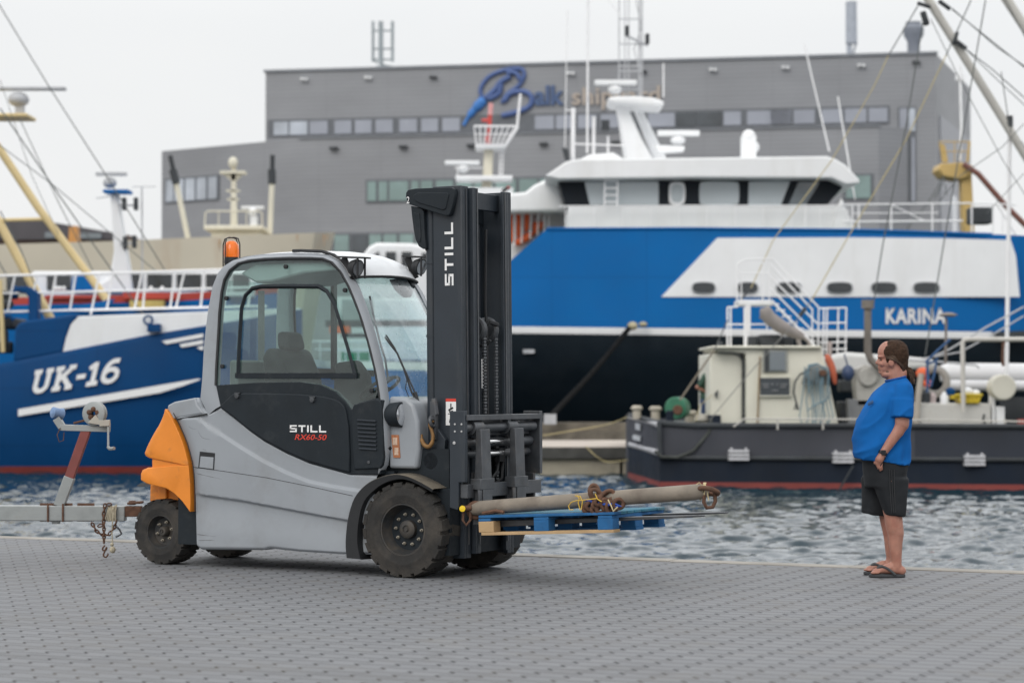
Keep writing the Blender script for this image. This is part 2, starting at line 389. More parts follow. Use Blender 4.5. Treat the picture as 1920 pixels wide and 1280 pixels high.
def water_mat():
    m, t, b = newmat('harbour_water'); o = nd(t, 'ShaderNodeTexCoord').outputs['Object']
    b.inputs['Base Color'].default_value = (.010, .028, .040, 1); b.inputs['Roughness'].default_value = .035; b.inputs['IOR'].default_value = 1.33
    n1 = noise(t, scaled(t, o, (1, 1, 1)), 5, 4, .6); n2 = noise(t, o, 14, 3, .6)
    bn = nd(t, 'ShaderNodeBump'); bn.inputs['Strength'].default_value = .12; bn.inputs['Distance'].default_value = .03
    t.links.new(math_(t, 'ADD', n1, math_(t, 'MULTIPLY', n2, .3)), bn.inputs['Height']); t.links.new(bn.outputs[0], b.inputs['Normal'])
    return m
WZ = -.9
def make_water():
    import numpy as np
    xs = np.arange(-15, 20, .075); ys = np.concatenate([np.arange(19, 40, .065), np.arange(40, 70, .12)])
    X, Y = np.meshgrid(xs, ys); Z = np.zeros_like(X); r = np.random.RandomState(3)
    for i in range(34):
        lam = 10**(r.uniform(-.66, -.16) if i%6 else r.uniform(-.10, .15)); k = 2*np.pi/lam; a = r.normal(1.45, .85); amp = .0095*lam**.95*r.uniform(.4, 1.3)
        ph = r.uniform(0, 6.28); mod = 1+.6*np.sin(X*r.uniform(.1, .5)+Y*r.uniform(-.4, .4)+r.uniform(0, 6))
        s = np.sin(k*(X*np.cos(a)+Y*np.sin(a))+ph); Z += amp*mod*(s-.25*np.cos(2*(k*(X*np.cos(a)+Y*np.sin(a))+ph)))
    n, mrow = len(xs), len(ys)
    co = np.stack([X, Y, Z+WZ], -1).reshape(-1, 3)
    i = np.arange(n*mrow).reshape(mrow, n); q = np.stack([i[:-1, :-1], i[:-1, 1:], i[1:, 1:], i[1:, :-1]], -1).reshape(-1, 4)
    ext = np.array([[-900, 10, WZ-.25], [900, 10, WZ-.25], [900, 1500, WZ-.25], [-900, 1500, WZ-.25]]); b = len(co)
    co = np.concatenate([co, ext]); q = np.concatenate([q, [[b, b+1, b+2, b+3]]])
    me = bpy.data.meshes.new('water'); me.from_pydata(co.tolist(), [], q.tolist()); me.polygons.foreach_set('use_smooth', [True]*len(me.polygons))
    me.materials.append(water_mat()); ob = bpy.data.objects.new('water', me); COL.objects.link(ob); tag(ob, kind='structure')
make_water()
mb = MB(); mb.box(-160, 160, 108, 700, -3, .35)
struct('far_quay', mb, paint('far_quay_ground', (.2,.19,.18), .9, var=.2))
# ------------------------------------------------------------------ forklift
FA = -math.radians(30); FK = Frame((-.501, 17.507, 0), FA)
GREY = paint('truck_grey_paint', (.285,.307,.333), .4, var=.05, vs=2.5, dirt=.45, dcol=(.19,.185,.18), ds=3.4, dlo=.5, dhi=.82, bump=.06, bs=25)
ORANGE = paint('truck_orange_paint', (.74,.235,.022), .5, var=.08, vs=4, dirt=.55, dcol=(.30,.13,.05), ds=7, dlo=.56, dhi=.72, bump=.12, bs=30)
BLACKP = paint('truck_black_plastic', (.011,.016,.021), .6, var=.15, vs=5, dirt=.3, dcol=(.055,.06,.062), ds=6, bump=.08, bs=90, spec=.3)
MASTB = paint('mast_black_steel', (.018,.025,.034), .5, var=.15, vs=4, dirt=.4, dcol=(.075,.075,.075), ds=5, streak=True, bump=.05)
STEELG = paint('worn_dark_steel', (.075,.080,.088), .45, metal=.35, var=.25, vs=8, dirt=.5, dcol=(.16,.14,.12), ds=9, bump=.15)
CHROME = paint('bright_rod', (.75,.75,.75), .15, metal=1, var=.05)
RUBBER = paint('tyre_rubber', (.022,.021,.020), .85, var=.2, vs=6, dirt=.65, dcol=(.085,.072,.058), ds=5, dlo=.42, dhi=.72, bump=.3, bs=70)
RIMB = paint('rim_paint', (.026,.028,.030), .6, var=.2, vs=6, dirt=.7, dcol=(.09,.07,.05), ds=7, dlo=.4, dhi=.7)
RUST = paint('rusty_iron', (.115,.058,.036), .85, var=.35, vs=18, dirt=.6, dcol=(.055,.035,.028), ds=12, bump=.5, bs=80)
WHITEL = paint('white_lettering', (.80,.80,.80), .5, var=.02)
REDL = paint('red_lettering', (.62,.05,.03), .5, var=.02)
DUST = paint('dusty_fender', (.05,.046,.040), .8, var=.2, vs=6, dirt=.8, dcol=(.16,.135,.10), ds=4, dlo=.35, dhi=.6)
GASKET = paint('rubber_gasket', (.012,.013,.015), .6)
CABGL = glass('cab_glass', (.70,.85,.82), .06, (.48,.60,.58))
INTG = paint('cab_interior_grey', (.16,.18,.18), .7, var=.1)
INTD = paint('cab_seat_fabric', (.016,.02,.022), .9, var=.2, bump=.2)
fk = thing('forklift_truck', 'grey and orange forklift truck with tall black mast parked on the paved quay', 'forklift', FK.o, (0,0,FA))
S = lambda px, py, yl=-.58: FK.side(px, py, yl)
SL = lambda pts, yl=-.58: [FK.side(a, b, yl) for a, b in pts]
CY = lambda z: -(.575-.085*max(0., z-1.2))            # cab side plane leans inward
def P(name, mbd, mat, parent=None, **kw): return mbd.build(name, mat, parent or fk, local=True, **kw)
# body shell
top = polyf(SL([(318,765),(324,757),(334,752.5),(371,745),(373,760),(388,775),(412,762),(437,781),(465,804),(493,824),(535,846.6),(577,865),(620,877.5),(657,887),(712,890)]))
bot = polyf(SL([(318,1024),(366,1025),(375,1030),(493,1031),(505,1028),(532,1031),(560,1034),(642,1039),(712,1039)]))
c1 = polyf(SL([(372,780),(388,795),(415,812),(450,835),(493,861),(535,882),(577,899),(620,908),(670,916),(712,922)]))
c2 = polyf(SL([(318,917),(364,925),(400,930),(450,937),(520,950),(600,965),(650,974),(712,985)]))
x0 = S(322, 800)[0]; x1 = S(704, 930)[0]
seam_x = polyf([(z, x) for x, z in SL([(318,760),(324,774),(335.6,796),(349.7,830),(359.5,866),(363,900),(364.2,930),(364.8,960),(366.5,1030)])])
def sstep(a, b, x): t = max(0, min(1, (x-a)/(b-a))); return t*t*(3-2*t)
def relief(x, z):
    d1 = z-c1(x); d2 = z-c2(x)
    r = .020*(1-sstep(-.022, 0, d1))                 # proud below the first crease
    r += 0
    r -= .030*(1-sstep(-.016, .004, d2))             # tucks in under the lower crease
    r += .020*(1-sstep(-.30, -.022, d2))
    return r
rows_n = []; NX, NZ = 110, 110
for i in range(NX+1):
    x = lerp(x0, x1, i/NX); zt = top(x); zb = bot(x); r = []
    for k in range(NZ+1):
        z = lerp(zb, zt, k/NZ); e = min(z-zb, zt-z)
        xx = max(x, seam_x(z)+.004); r.append((xx, -.565-relief(x, z)*sstep(-.03, .10, x-seam_x(z))+.02*(1-sstep(0, .02, e)), z))
    rows_n.append(r)
mb = MB(); mb.grid(rows_n); far = [[(x, -y, z) for x, y, z in r] for r in rows_n]; mb.grid(far)
mb.grid([[r[-1] for r in rows_n], [r[-1] for r in far]]); mb.grid([[r[0] for r in rows_n], [r[0] for r in far]])
body = P('body_shell', mb, GREY, smooth=50)
mb = MB()
sm = SL([(363,875),(420,883),(500,895),(580,911),(662,929)])
smp = [(lerp(a[0], b[0], k/6), lerp(a[1], b[1], k/6)) for a, b in zip(sm, sm[1:]) for k in range(7)]
bs_ = lambda x, z: -.565-relief(x, z)
mb.tube([(x, bs_(x, z), z) for x, z in smp], .0022, 4)
P('panel_seam', mb, GASKET, body)
hb = [S(a, b) for a, b in ((376,846),(404,849),(402,880),(373,876))]
hy = bs_(*hb[3]); mb = MB(); mb.pxz(hb, hy-.004, -.56); hp = P('service_flap', mb, GASKET, body)
mb = MB(); mb.pxz([S(a, b) for a, b in ((378,855),(402,857),(401,879),(375.5,875.5))], hy-.009, -.561); P('flap_lid', mb, GREY, body, bevel=.002)
mb = MB(); mb.box(x0+.02, .35, -.52, .52, .17, .66); mb.box(-1.95, -.15, -.5, .5, .6, .78); mb.box(-2.15, -1.75, -.5, .5, .6, 1.2); mb.box(-.25, .3, -.45, .45, .3, .95)
P('chassis', mb, BLACKP)
mb = MB()                                             # scuffs: thin scratches on the panel
for a in (((355,798),(360,803),(370,803)),((372,806),(380,819),(396,824)),((369,888),(395,893),(418,897)),((374,783),(384,791),(392,799)),((381,842),(388,845)),((368,1002),(386,1004),(405,1006)),((372,1012),(402,1013))):
    pts = SL(a); pts = [tuple(p[:2]) for p in catmull([(x+rnd.uniform(-.004,.004), z+rnd.uniform(-.004,.004), 0) for x, z in pts], 3)]; mb.tube([(x, bs_(x, z)+.0006, z) for x, z in pts], [.0009]+[rnd.uniform(.0012,.0024) for _ in pts[2:]]+[.0007], 4)
P('scratch', mb, paint('scratch_dark', (.10,.095,.09), .8), body)
# counterweight
def cw_shape(path, w): return [(x, z, w) for x, z in SL(path, -.545)]
def curve_px(pts, n=4): return [(p.x, p.y) for p in catmull([(a, b, 0) for a, b in pts], n)]
secs = [(-.596, .075), (-.591, .045), (-.580, .025), (-.56, .010), (-.53, .0), (-.48, -.01), (-.3, -.05), (0, -.065)]
secs = secs+[(-y, d) for y, d in secs[:-1]][::-1]
def cwblock(name, prof, par=None, secs=secs, bevel=.028):
    mb = MB(); mb.grid([[(x+d*w, y, z) for x, z, w in prof] for y, d in secs], closed=True)
    for e in (0, len(secs)-1): mb.add([(x+secs[e][1]*w, secs[e][0], z) for x, z, w in prof], [tuple(range(len(prof)))])
    return P(name, mb, ORANGE, par, smooth=62, bevel=bevel, seg=3)
seam_px = curve_px([(359.8,868),(357.5,858),(349.7,829.7),(335.6,796),(324,774)])
cwo = cwblock('counterweight', [(x, z, min(1, .05+k*.16)) for k, (x, z, w) in enumerate(cw_shape(curve_px([(316,766),(304.7,787.5),(290.6,810),(278.5,833),(272,849)])+[(274,854)], 1))]+cw_shape([(281,858)], 1)+cw_shape([(310,863),(335,868)], .4)+cw_shape([(350,871),(360,871.5)], 0)+cw_shape(seam_px, 0), bevel=.012)
cwblock('counterweight_lower', cw_shape([(278.5,876),(268,880.5),(265,888),(265,899)], 1)+cw_shape([(276.6,905.6),(310,914)], .8)+cw_shape(curve_px([(332,922.5),(347,936.5),(356,948),(363.7,959)])+[(364.4,940),(363.6,905),(360.5,871)], 0)+cw_shape([(350,871.5),(335,872)], .2)+cw_shape([(310,874)], .5), cwo, bevel=.008)
cwblock('counterweight_groove', cw_shape([(283,850),(284,885)], 1)+cw_shape([(358,885),(354,850)], 0), cwo, [(y*.978, d+.004) for y, d in secs], 0)
mb = MB(); mb.tube([(x+.006, -.595, z) for x, z in SL(curve_px([(324,774),(335.6,796),(349.7,829.7),(359.5,866),(363.6,900),(364.6,958)]), -.595)], .0045, 5); P('seam', mb, GASKET, cwo)
mb = MB(); mb.pxz(SL([(277,908),(276,940),(300,940),(332,938),(350,948),(362,960),(364,905)], -.43), -.40, .40); mb.box(-2.44, -2.36, -.43, -.34, .47, .66)
P('wheel_arch', mb, ORANGE, cwo, bevel=.01)
mb = MB(); mb.pxz(SL([(255,910),(268,904),(290,906),(286,910),(262,912)], -.3), -.3, .1); P('tow_plate', mb, STEELG)
mb = MB(); mb.box(-2.62, -2.40, -.07, .07, .33, .36); mb.lathe([(.02,0),(.02,.2)], (-2.55,0,.25), (0,0,1), 12); mb.box(-2.62, -2.40, -.07, .07, .43, .46); P('tow_coupling', mb, RUST)
# hood behind the cab
hd = SL([(318,766),(319,759),(331,753),(371,745),(374,758),(387,775),(340,783),(328,786)], -.54)
mb = MB(); mb.pxz(hd, -.572, .572); P('hood', mb, GREY, bevel=.014, seg=3)
mb = MB(); a, b = SL([(331,786),(388,776)]); mb.beam((a[0], -.576, a[1]), (b[0], -.576, b[1]), .008, .012); P('hood_gap', mb, GASKET)
# cab frame
outer = [(388,777),(372.5,747.5),(376,710),(379,652),(383,612),(387.5,577.5),(395,537.5),(405,512.5),(416,499),(434,487.5),(457.5,480.5),(490,476.5),(540,474),(590,475),(615,478),(635,490),(650,512),(665,540),(680,580),(695,627.5),(707.5,677.5),(715,715),(720,752),(723,790),(722,840),(718,872),(709,888)]
inner = [(414,760),(404,722),(405,690),(408,640),(409.5,615),(411,585),(415,547.5),(420,525),(430,507.5),(447.5,494),(470,489),(500,486.5),(540,485),(575,484.8),(602,485.5),(620,491),(637.5,508.5),(652.5,535),(664,562),(675,590),(690,640),(702.5,690),(709,727.5),(712.5,749),(714,790),(713.5,840),(709,888)]
def loopz(pts): return [FK.side(a, b, CY) for a, b in pts]
LO, LI = loopz(outer), loopz(inner)
mb = MB(); n = len(LO)
for sgn in (1, -1):
    def strip(A, ya, B, yb):
        mb.grid([[(x, sgn*(CY(z)+ya), z) for x, z in A], [(x, sgn*(CY(z)+yb), z) for x, z in B]])
    mid = [((a[0]*.35+b[0]*.65), (a[1]*.35+b[1]*.65)) for a, b in zip(LO, LI)]
    strip(LO, .022, mid, -.004); strip(mid, -.004, LI, .006); strip(LI, .006, LI, .06); strip(LO, .022, LO, .075); strip(LO, .075, LI, .06)
frame = P('cab_frame', mb, GREY, smooth=55)
mb = MB(); rows = []
seg = LO[8:16]
for t in range(9):
    u = t/8*2-1; r = []
    for x, z in seg: y = (CY(z)+.035)*-u*-1; r.append((x-.0+.02*(1-u*u), (CY(z)+.02)*u*-1, z+.035*(1-u*u)))
    rows.append(r)
mb.grid(rows); mb.grid([[(x, y, z-.05) for x, y, z in r] for r in rows]); P('roof_panel', mb, paint('roof_white_paint', (.62,.64,.66), .35, var=.04, dirt=.15), smooth=60)
# white front visor of the roof
mb = MB(); rows = []
fz = [(x, z) for x, z in loopz([(615,478),(635,489),(646,503),(655,520)])]
for t in range(11):
    u = t/10*2-1; rows.append([(x+.11*(1-u*u)*(.5+i*.17), (CY(z)+.012)*-u, z+.02*(1-u*u)) for i, (x, z) in enumerate(fz)])
mb.grid(rows); mb.grid([[(x-.05, y, z-.01) for x, y, z in r] for r in rows]); P('roof_visor', mb, bpy.data.materials['roof_white_paint'], smooth=60)
visor_edge = [r[-1] for r in rows]
mb = MB(); mb.tube(visor_edge, .011, 6); P('visor_trim', mb, GASKET)
# black strip on the roof edge and far roof rim
mb = MB(); rr = loopz([(545,470),(560,469.5),(600,471),(622,478),(640,493),(652,513)]); mb.tube([(x, CY(z)+.03, z) for x, z in rr], .014, 6); P('roof_gutter', mb, GASKET)
# glazing
gi = LI[1:24]
WINB = loopz([(713,760),(700,752),(681,756),(666,763),(657,773),(645,757),(626,738),(598,725),(560,719),(480,720),(406,724)])
def pane(sgn):
    pts = gi[:-1]+WINB[1:-1]; return [(x, sgn*(CY(z)+.012), z) for x, z in pts]
for sgn in (1, -1):
    mb = MB(); A = pane(sgn); mb.add(A, [tuple(range(len(A)))]); P('side_window', mb, CABGL, smooth=0)
    mb = MB(); mb.tube([(x, sgn*(CY(z)+.006), z) for x, z in gi], .0125, 6); P('window_seal', mb, GASKET)
ws = LI[15:26]; rows = []
for t in range(11):
    u = t/10*2-1; rows.append([(x+.10*(1-u*u)+.02, (CY(z)+.03)*-u, z) for x, z in ws])
mb = MB(); mb.grid(rows); P('windscreen', mb, glass('windscreen_glass', (.80,.89,.89), .27, (.72,.80,.83)), smooth=60)  # stronger veil colour imitates pale reflections across the windscreen
mb = MB(); mb.tube(rows[0], .014, 6); mb.tube(rows[-1], .016, 6); mb.tube([r[-1] for r in rows], .016, 6); P('windscreen_seal', mb, GASKET)
rw_ = LI[2:8]
mb = MB(); mb.grid([[(x-.01, (CY(z)+.03)*s_, z) for x, z in rw_] for s_ in (1, -1)]); P('rear_window', mb, CABGL, smooth=0)
# sliding window frame (near side) and the bars of the far door
sw = [(446,704),(449,640),(453,577.5),(460,554),(473,541),(490,537),(545,536.5),(597.5,537),(613,546),(626,567.5),(637,602),(652,652),(666,704)]
mb = MB(); mb.tube([(x, CY(z)+.0, z) for x, z in loopz(sw)], .0175, 4); a, b = loopz([(442,704),(670,704)]); mb.beam((a[0], CY(a[1]), a[1]), (b[0], CY(b[1]), b[1]), .022, .040)
P('sliding_window_frame', mb, BLACKP)
mb = MB()
for px, y0, y1 in ((490,545,690),(626,500,712)):
    (xa, za), (xb, zb) = FK.side(px, y0, .50), FK.side(px, y1, .5); mb.beam((xa, .5, za), (xb, .5, zb), .05, .03)
(xa, za), (xb, zb) = FK.side(440, 690, .5), FK.side(700, 700, .5); mb.beam((xa, .5, za), (xb, .5, zb), .03, .05)
P('far_door_frame', mb, GASKET)
mb = MB()
for px, py in ((536,500),(424.5,559),(417,686.5),(647,544),(697,732)):
    x, z = FK.side(px, py, CY); mb = MB(); mb.lathe([(.001,-.012),(.017,-.010),(.017,.01),(.001,.012)], (x, CY(z), z), (0,1,0), 14); P('glass_fixing', mb, GASKET)
# door
DT = [(404,724),(560,714),(640,718),(709,730),(715,751),(716,760)]
mb = MB(); trim = SL([(403,722),(480,717),(560,716),(598,721),(626,734),(645,752),(657,768),(666,758),(681,752),(704,746),(717,750),(716,790),(712,889),(657,889),(655,890),(620,880),(577,868),(535,849.6),(493,827),(465,807),(437,784),(412,765)])
mb.pxz(trim, -.568, -.50); P('door_surround', mb, BLACKP, bevel=.004)
dp = [(412,762),(437,738),(460,736.5),(504,737),(560,738.5),(605.6,742.5),(625,747),(637,752),(645,760),(649,770),(654,800),(656,850),(656,885),(620,876),(577,863.5),(535,845),(493,822.5),(465,802.5),(437,779.5)]
mb = MB(); mb.pxz(SL(dp), -.588, -.55); door = P('door', mb, BLACKP, bevel=.008, seg=2)
for px, py in ((447,741.5),(588,749)):
    x, z = S(px, py); mb = MB(); mb.lathe([(.001,-.02),(.02,-.018),(.022,0)], (x, -.588, z), (0,1,0), 14); mb.beam((x-.025,-.59,z+.02), (x+.025,-.59,z+.02), .02, .01); P('latch', mb, STEELG, door, smooth=30)
def block_letters(mbd, txt, o, u, v, w, h, gap, st, n):   # wide squared capitals
    G = {'S': [(0,1,1,.80),(0,.8,.22,.4),(0,.6,1,.4),(.78,.6,1,.2),(0,.2,1,0)], 'T': [(0,1,1,.78),(.39,.78,.61,0)], 'I': [(0,1,.22,0)], 'L': [(0,1,.22,0),(.22,.22,1,0)]}
    cur = 0; o = V(o); u = V(u); v = V(v); n = V(n)
    for ch in txt:
        for a, b, c, d in G[ch]:
            q = [o+u*(cur+a*w)+v*(b*h), o+u*(cur+c*w)+v*(b*h), o+u*(cur+c*w)+v*(d*h), o+u*(cur+a*w)+v*(d*h)]; mbd.prism([p+n*.0025 for p in q], q)
        cur += (w*.22 if ch == 'I' else w)+gap
x, z = S(545, 809.5); hh = S(545, 796.5)[1]-z
mb = MB(); block_letters(mb, 'STILL', (x, -.5885, z), (1,0,0), (0,0,1), (S(613,808)[0]-x-4*.016)/4.22, hh, .016, 0, (0,-1,0)); P('white_lettering', mb, WHITEL, door, smooth=0)
x, z = S(554, 824); x2, z2 = S(614, 813)
mb = MB(); mb.text('RX60-50', (x, -.5885, z), (1,0,0), (0,0,1), .043, x2-x, shear=.25, bold=.012, depth=.0025, n=(0,-1,0)); P('red_lettering', mb, REDL, door, smooth=0)
# vent panel
vp = [(659,768),(664,758),(678.7,753),(704,747),(714,750),(716,760),(718,800),(719.5,858),(717,872),(713,878),(664,880),(661,840)]
mb = MB(); mb.pxz(SL(vp), -.584, -.55); vent = P('vent_panel', mb, BLACKP, bevel=.010, seg=3)
mb = MB()
for k in range(8):
    py = 787+k*7.6; a = S(671+k*.5, py); b = S(706+k*.2, py+2.2)
    mb.beam((a[0], -.588, a[1]), (b[0], -.588, b[1]), .018, .012)
P('louvre', mb, MASTB, vent, bevel=.003)
mb = MB(); x, z = S(692, 866); mb.lathe([(.001,-.006),(.012,-.005),(.012,.004)], (x, -.584, z), (0,1,0), 12); P('vent_lock', mb, STEELG, vent)
# interior
mb = MB(); mb.box(-1.42, -.92, -.26, .26, 1.05, 1.2); P('seat', mb, INTD, bevel=.04, seg=3)
mb = MB(); q = [(-1.42,1.2),(-1.26,1.2),(-1.32,1.50),(-1.42,1.70),(-1.52,1.72),(-1.56,1.64),(-1.53,1.40)]; mb.pxz(q, -.25, .25); mb.pxz([(-1.50,1.70),(-1.38,1.70),(-1.42,1.84),(-1.51,1.85)], -.13, .13); P('seat_back', mb, INTD, bevel=.04, seg=3)
mb = MB(); mb.pxz([(-1.15,1.18),(-.78,1.18),(-.82,1.50),(-.92,1.62),(-1.12,1.60)], .12, .22); mb.beam((-1.2,.2,1.28),(-.7,.2,1.36),.11,.07); P('armrest_console', mb, INTD, bevel=.03, seg=3)
ax = V((-.5, 0, .85)).normalized()
mb = MB(); mb.torus((-.62, .02, 1.40), ax, .165, .014, 28, 8); mb.tube([(-.62,.02,1.40),(-.40,.02,1.02)], .028, 10); mb.tube([(-.62,-.14,1.40),(-.62,.18,1.40)], .01, 6); mb.tube([(-.75,.02,1.325),(-.5,.02,1.475)], .01, 6); P('steering_wheel', mb, INTD)
mb = MB(); mb.pxz([(-.5,.95),(-.16,.95),(-.13,1.22),(-.22,1.30),(-.42,1.22)], -.46, .46); P('dashboard', mb, INTD, bevel=.03)
mb = MB(); mb.box(-1.75, -.3, -.5, .5, .92, .98); P('cab_floor', mb, INTD)
mb = MB(); mb.pxz(loopz([(440,512),(470,493),(600,490),(625,505),(560,512),(500,528),(470,530)]), -.42, .42); P('ceiling_liner', mb, paint('ceiling_liner_grey', (.42,.45,.45), .8), bevel=.02)
mb = MB(); mb.box(-1.80, -1.72, -.35, .35, 1.15, 1.62); P('rear_console', mb, INTG, bevel=.02)
# beacon
bx, bz = FK.side(434, 487, -.32); mb = MB(); mb.lathe([(.001,.02),(.055,.02),(.058,-.02),(.05,-.06)], (bx, -.32, bz), (0,0,1), 20); beacon = P('beacon', mb, GASKET)
m_amb, t_, b_ = newmat('amber_plastic'); b_.inputs['Base Color'].default_value = (.80,.17,.012,1); b_.inputs['Roughness'].default_value = .18; b_.inputs['Subsurface Weight'].default_value = .15; b_.inputs['Subsurface Radius'].default_value = (.05,.02,.01)
mb = MB(); mb.lathe([(.058,.02),(.062,.05),(.057,.115),(.040,.140),(.018,.150),(.001,.151)], (bx, -.32, bz), (0,0,1), 24); P('beacon_dome', mb, m_amb, beacon, smooth=60)
mb = MB()
for a in (0, math.pi/2):
    c, s_ = math.cos(a), math.sin(a); arc = [(bx+c*d*.082, -.32+s_*d*.082, bz+h) for d, h in ((-1,-.05),(-1,.12),(-.8,.165),(-.4,.175),(.4,.175),(.8,.165),(1,.12),(1,-.05))]; mb.tube(arc, .0055, 6)
P('beacon_guard', mb, GASKET, beacon)
# work lights on the roof corners
def worklight(name_px, yl):
    (x, z) = FK.side(name_px[0], name_px[1], yl); mb = MB()
    mb.lathe([(.001,-.055),(.045,-.05),(.066,-.01),(.066,.02),(.058,.022)], (x, yl, z), (1,-.1,-.25), 20); wl = P('work_light', mb, GASKET, smooth=45)
    mb = MB(); mb.lathe([(.001,.021),(.058,.021)], (x, yl, z), (1,-.1,-.25), 20); P('lens', mb, paint('lamp_lens', (.6,.62,.65), .08, metal=.6) if 'lamp_lens' not in bpy.data.materials else bpy.data.materials['lamp_lens'], wl)
    mb = MB(); mb.beam((x-.14, yl, z+.085), (x+.10, yl, z+.072), .10, .012); mb.beam((x-.13, yl+.02, z+.08), (x-.05, yl+.02, z-.09), .02, .05); mb.beam((x+.045, yl-.05, z+.07), (x+.045, yl-.05, z-.08), .012, .012); mb.beam((x+.045, yl+.05, z+.07), (x+.045, yl+.05, z-.08), .012, .012); P('bracket', mb, GASKET, wl)
worklight((668,502), -.47); worklight((787,500), .50)
# lower headlight
hx, hz = FK.side(744, 777, -.50); mb = MB(); mb.lathe([(.001,-.085),(.06,-.08),(.088,-.045),(.096,.03),(.094,.05),(.082,.052)], (hx, -.50, hz), (1,0,0), 26); hl = P('headlight', mb, BLACKP, smooth=45)
mb = MB(); mb.lathe([(.001,.066),(.05,.062),(.082,.050)], (hx, -.50, hz), (1,0,0), 26); P('lens', mb, bpy.data.materials['lamp_lens'], hl)
mb = MB(); mb.beam((hx-.12, -.48, hz+.02), (hx, -.48, hz+.02), .05, .05); P('bracket', mb, BLACKP, hl)
# front cowl
cw = [(-.2,.80),(-.2,1.34),(-.05,1.33),(.02,1.28),(.06,1.15),(.07,.95),(.05,.80)]
mb = MB(); mb.pxz(cw, -.50, .50); mb.pxz([(-.1,.8),(-.1,1.28),(.04,1.27),(.10,1.18),(.12,.8)], -.30, .30); P('front_cowl', mb, GREY, bevel=.025, seg=3)
mb = MB(); x, z = FK.side(740, 815, -.512); 
mb.prism([(x-.035,-.506,z),(x+.03,-.506,z),(x+.045,-.506,z-.17),(x-.015,-.506,z-.17)], [(x-.035,-.5,z),(x+.03,-.5,z),(x+.045,-.5,z-.17),(x-.015,-.5,z-.17)]); st = P('warning_sticker', mb, paint('sticker_orange', (.42,.16,.07), .6, var=.2, dirt=.6, dcol=(.1,.05,.03), ds=25))
mb = MB(); mb.box(x-.02, x+.02, -.5085, -.506, z-.075, z-.02); mb.box(x-.005, x+.03, -.5085, -.506, z-.15, z-.095); P('sticker_print', mb, paint('sticker_pale', (.55,.40,.30), .6, var=.3, vs=40), st)
# fender
def fender(sgn):
    O_ = [(650,1046),(648,1016),(652.6,972),(664.5,934),(685,910),(709,897),(738,890),(762,893),(786,903),(812,918)]
    I_ = [(675,1048),(669,1016),(672,972),(682,939),(700,919),(718,906),(742,898),(762,899),(784,908),(809,922)]
    def cur(pts): return [(p.x, p.y) for p in catmull([(*FK.side(a, b, -.645), 0) for a, b in pts], 4)]
    o_, i_ = cur(O_), cur(I_)
    rows = [[(x, sgn*y, z-dz) for x, z in L] for L, y, dz in ((i_, .62, .004), (i_, .640, 0), (o_, .645, -.002), (o_, .635, -.008), (o_, .36, -.008), (o_, .35, .0), (i_, .36, .01), (i_, .62, .004))]
    mb = MB(); mb.mi = 1; mb.grid(rows[:3]); mb.mi = 0; mb.grid(rows[2:5]); mb.mi = 1; mb.grid(rows[4:]); return P('fender', mb, [DUST, GASKET], smooth=50)
fender(-1); fender(1)
# wheels
def wheel(name, R_, Wd, rim, lugs, bolts, hubr, dish):
    t = bpy.data.objects.new(name, None); COL.objects.link(t); t.parent = fk
    h = Wd/2; mb = MB()
    pr = [(rim, -h*.72), (rim*1.04, -h*.95), (lerp(rim, R_, .35), -h), (lerp(rim, R_, .42), -h*1.015), (lerp(rim, R_, .46), -h), (R_*.93, -h*.97), (R_*.955, -h*.80), (R_*.955, h*.80), (R_*.93, h*.97), (lerp(rim, R_, .3), h), (rim, h*.7)]
    mb.lathe(pr, (0,0,0), (0,1,0), 56)
    for side in (-1, 1):
        for k in range(lugs):
            a = 2*math.pi*(k+(.5 if side > 0 else 0))/lugs; wA = math.pi/lugs*.70; A = []; B = []
            for yy, r, da in ((side*h*.995, R_*.90, 0), (side*h*.985, R_*.985, 0), (side*h*.8, R_, 0), (-side*h*.06, R_, .06)):
                A.append((r*math.cos(a-wA+da), yy, r*math.sin(a-wA+da))); B.append((r*math.cos(a+wA+da), yy, r*math.sin(a+wA+da)))
            A.append((R_*.93*math.cos(a-wA+.06), -side*h*.06, R_*.93*math.sin(a-wA+.06))); B.append((R_*.93*math.cos(a+wA+.06), -side*h*.06, R_*.93*math.sin(a+wA+.06)))
            mb.prism(A, B)
    ty = mb.build('tyre', RUBBER, t, local=True, smooth=35)
    mb = MB(); o = -h
    mb.lathe([(rim*1.02, -h*.80), (rim*1.03, o*.93), (rim*.97, o*.93), (rim*.94, o*.70), (rim*.90, o*.60), (rim*.82, -h+dish), (rim*.30, -h+dish+.012), (.001, -h+dish+.012)], (0,0,0), (0,1,0), 48)
    mb.lathe([(rim*1.0, h*.8), (rim*.9, h*.5), (.001, h*.45)], (0,0,0), (0,1,0), 32)
    rm = mb.build('rim', RIMB, t, local=True, smooth=35)
    mb = MB(); mb.lathe([(hubr, -h+dish+.02), (hubr*.98, -h+dish-.035), (hubr*.8, -h+dish-.045), (hubr*.45, -h+dish-.047), (hubr*.4, -h+dish-.040), (hubr*.25, -h+dish-.040), (hubr*.2, -h+dish-.050), (.001, -h+dish-.050)], (0,0,0), (0,1,0), 32); mb.build('hub', RIMB, rm, local=True, smooth=35)
    mb = MB()
    for k in range(bolts):
        a = 2*math.pi*(k+.25)/bolts; rr = (hubr+rim*.86)/2*.98; c = (rr*math.cos(a), -h+dish+.005, rr*math.sin(a))
        mb.lathe([(.013, 0), (.013, -.018), (.007, -.019), (.007, -.034), (.001, -.035)], c, (0,1,0), 6)
    mb.build('wheel_nut', paint('nut_metal', (.32,.29,.24), .4, metal=.6, var=.2) if 'nut_metal' not in bpy.data.materials else bpy.data.materials['nut_metal'], rm, local=True, smooth=0)
    return t
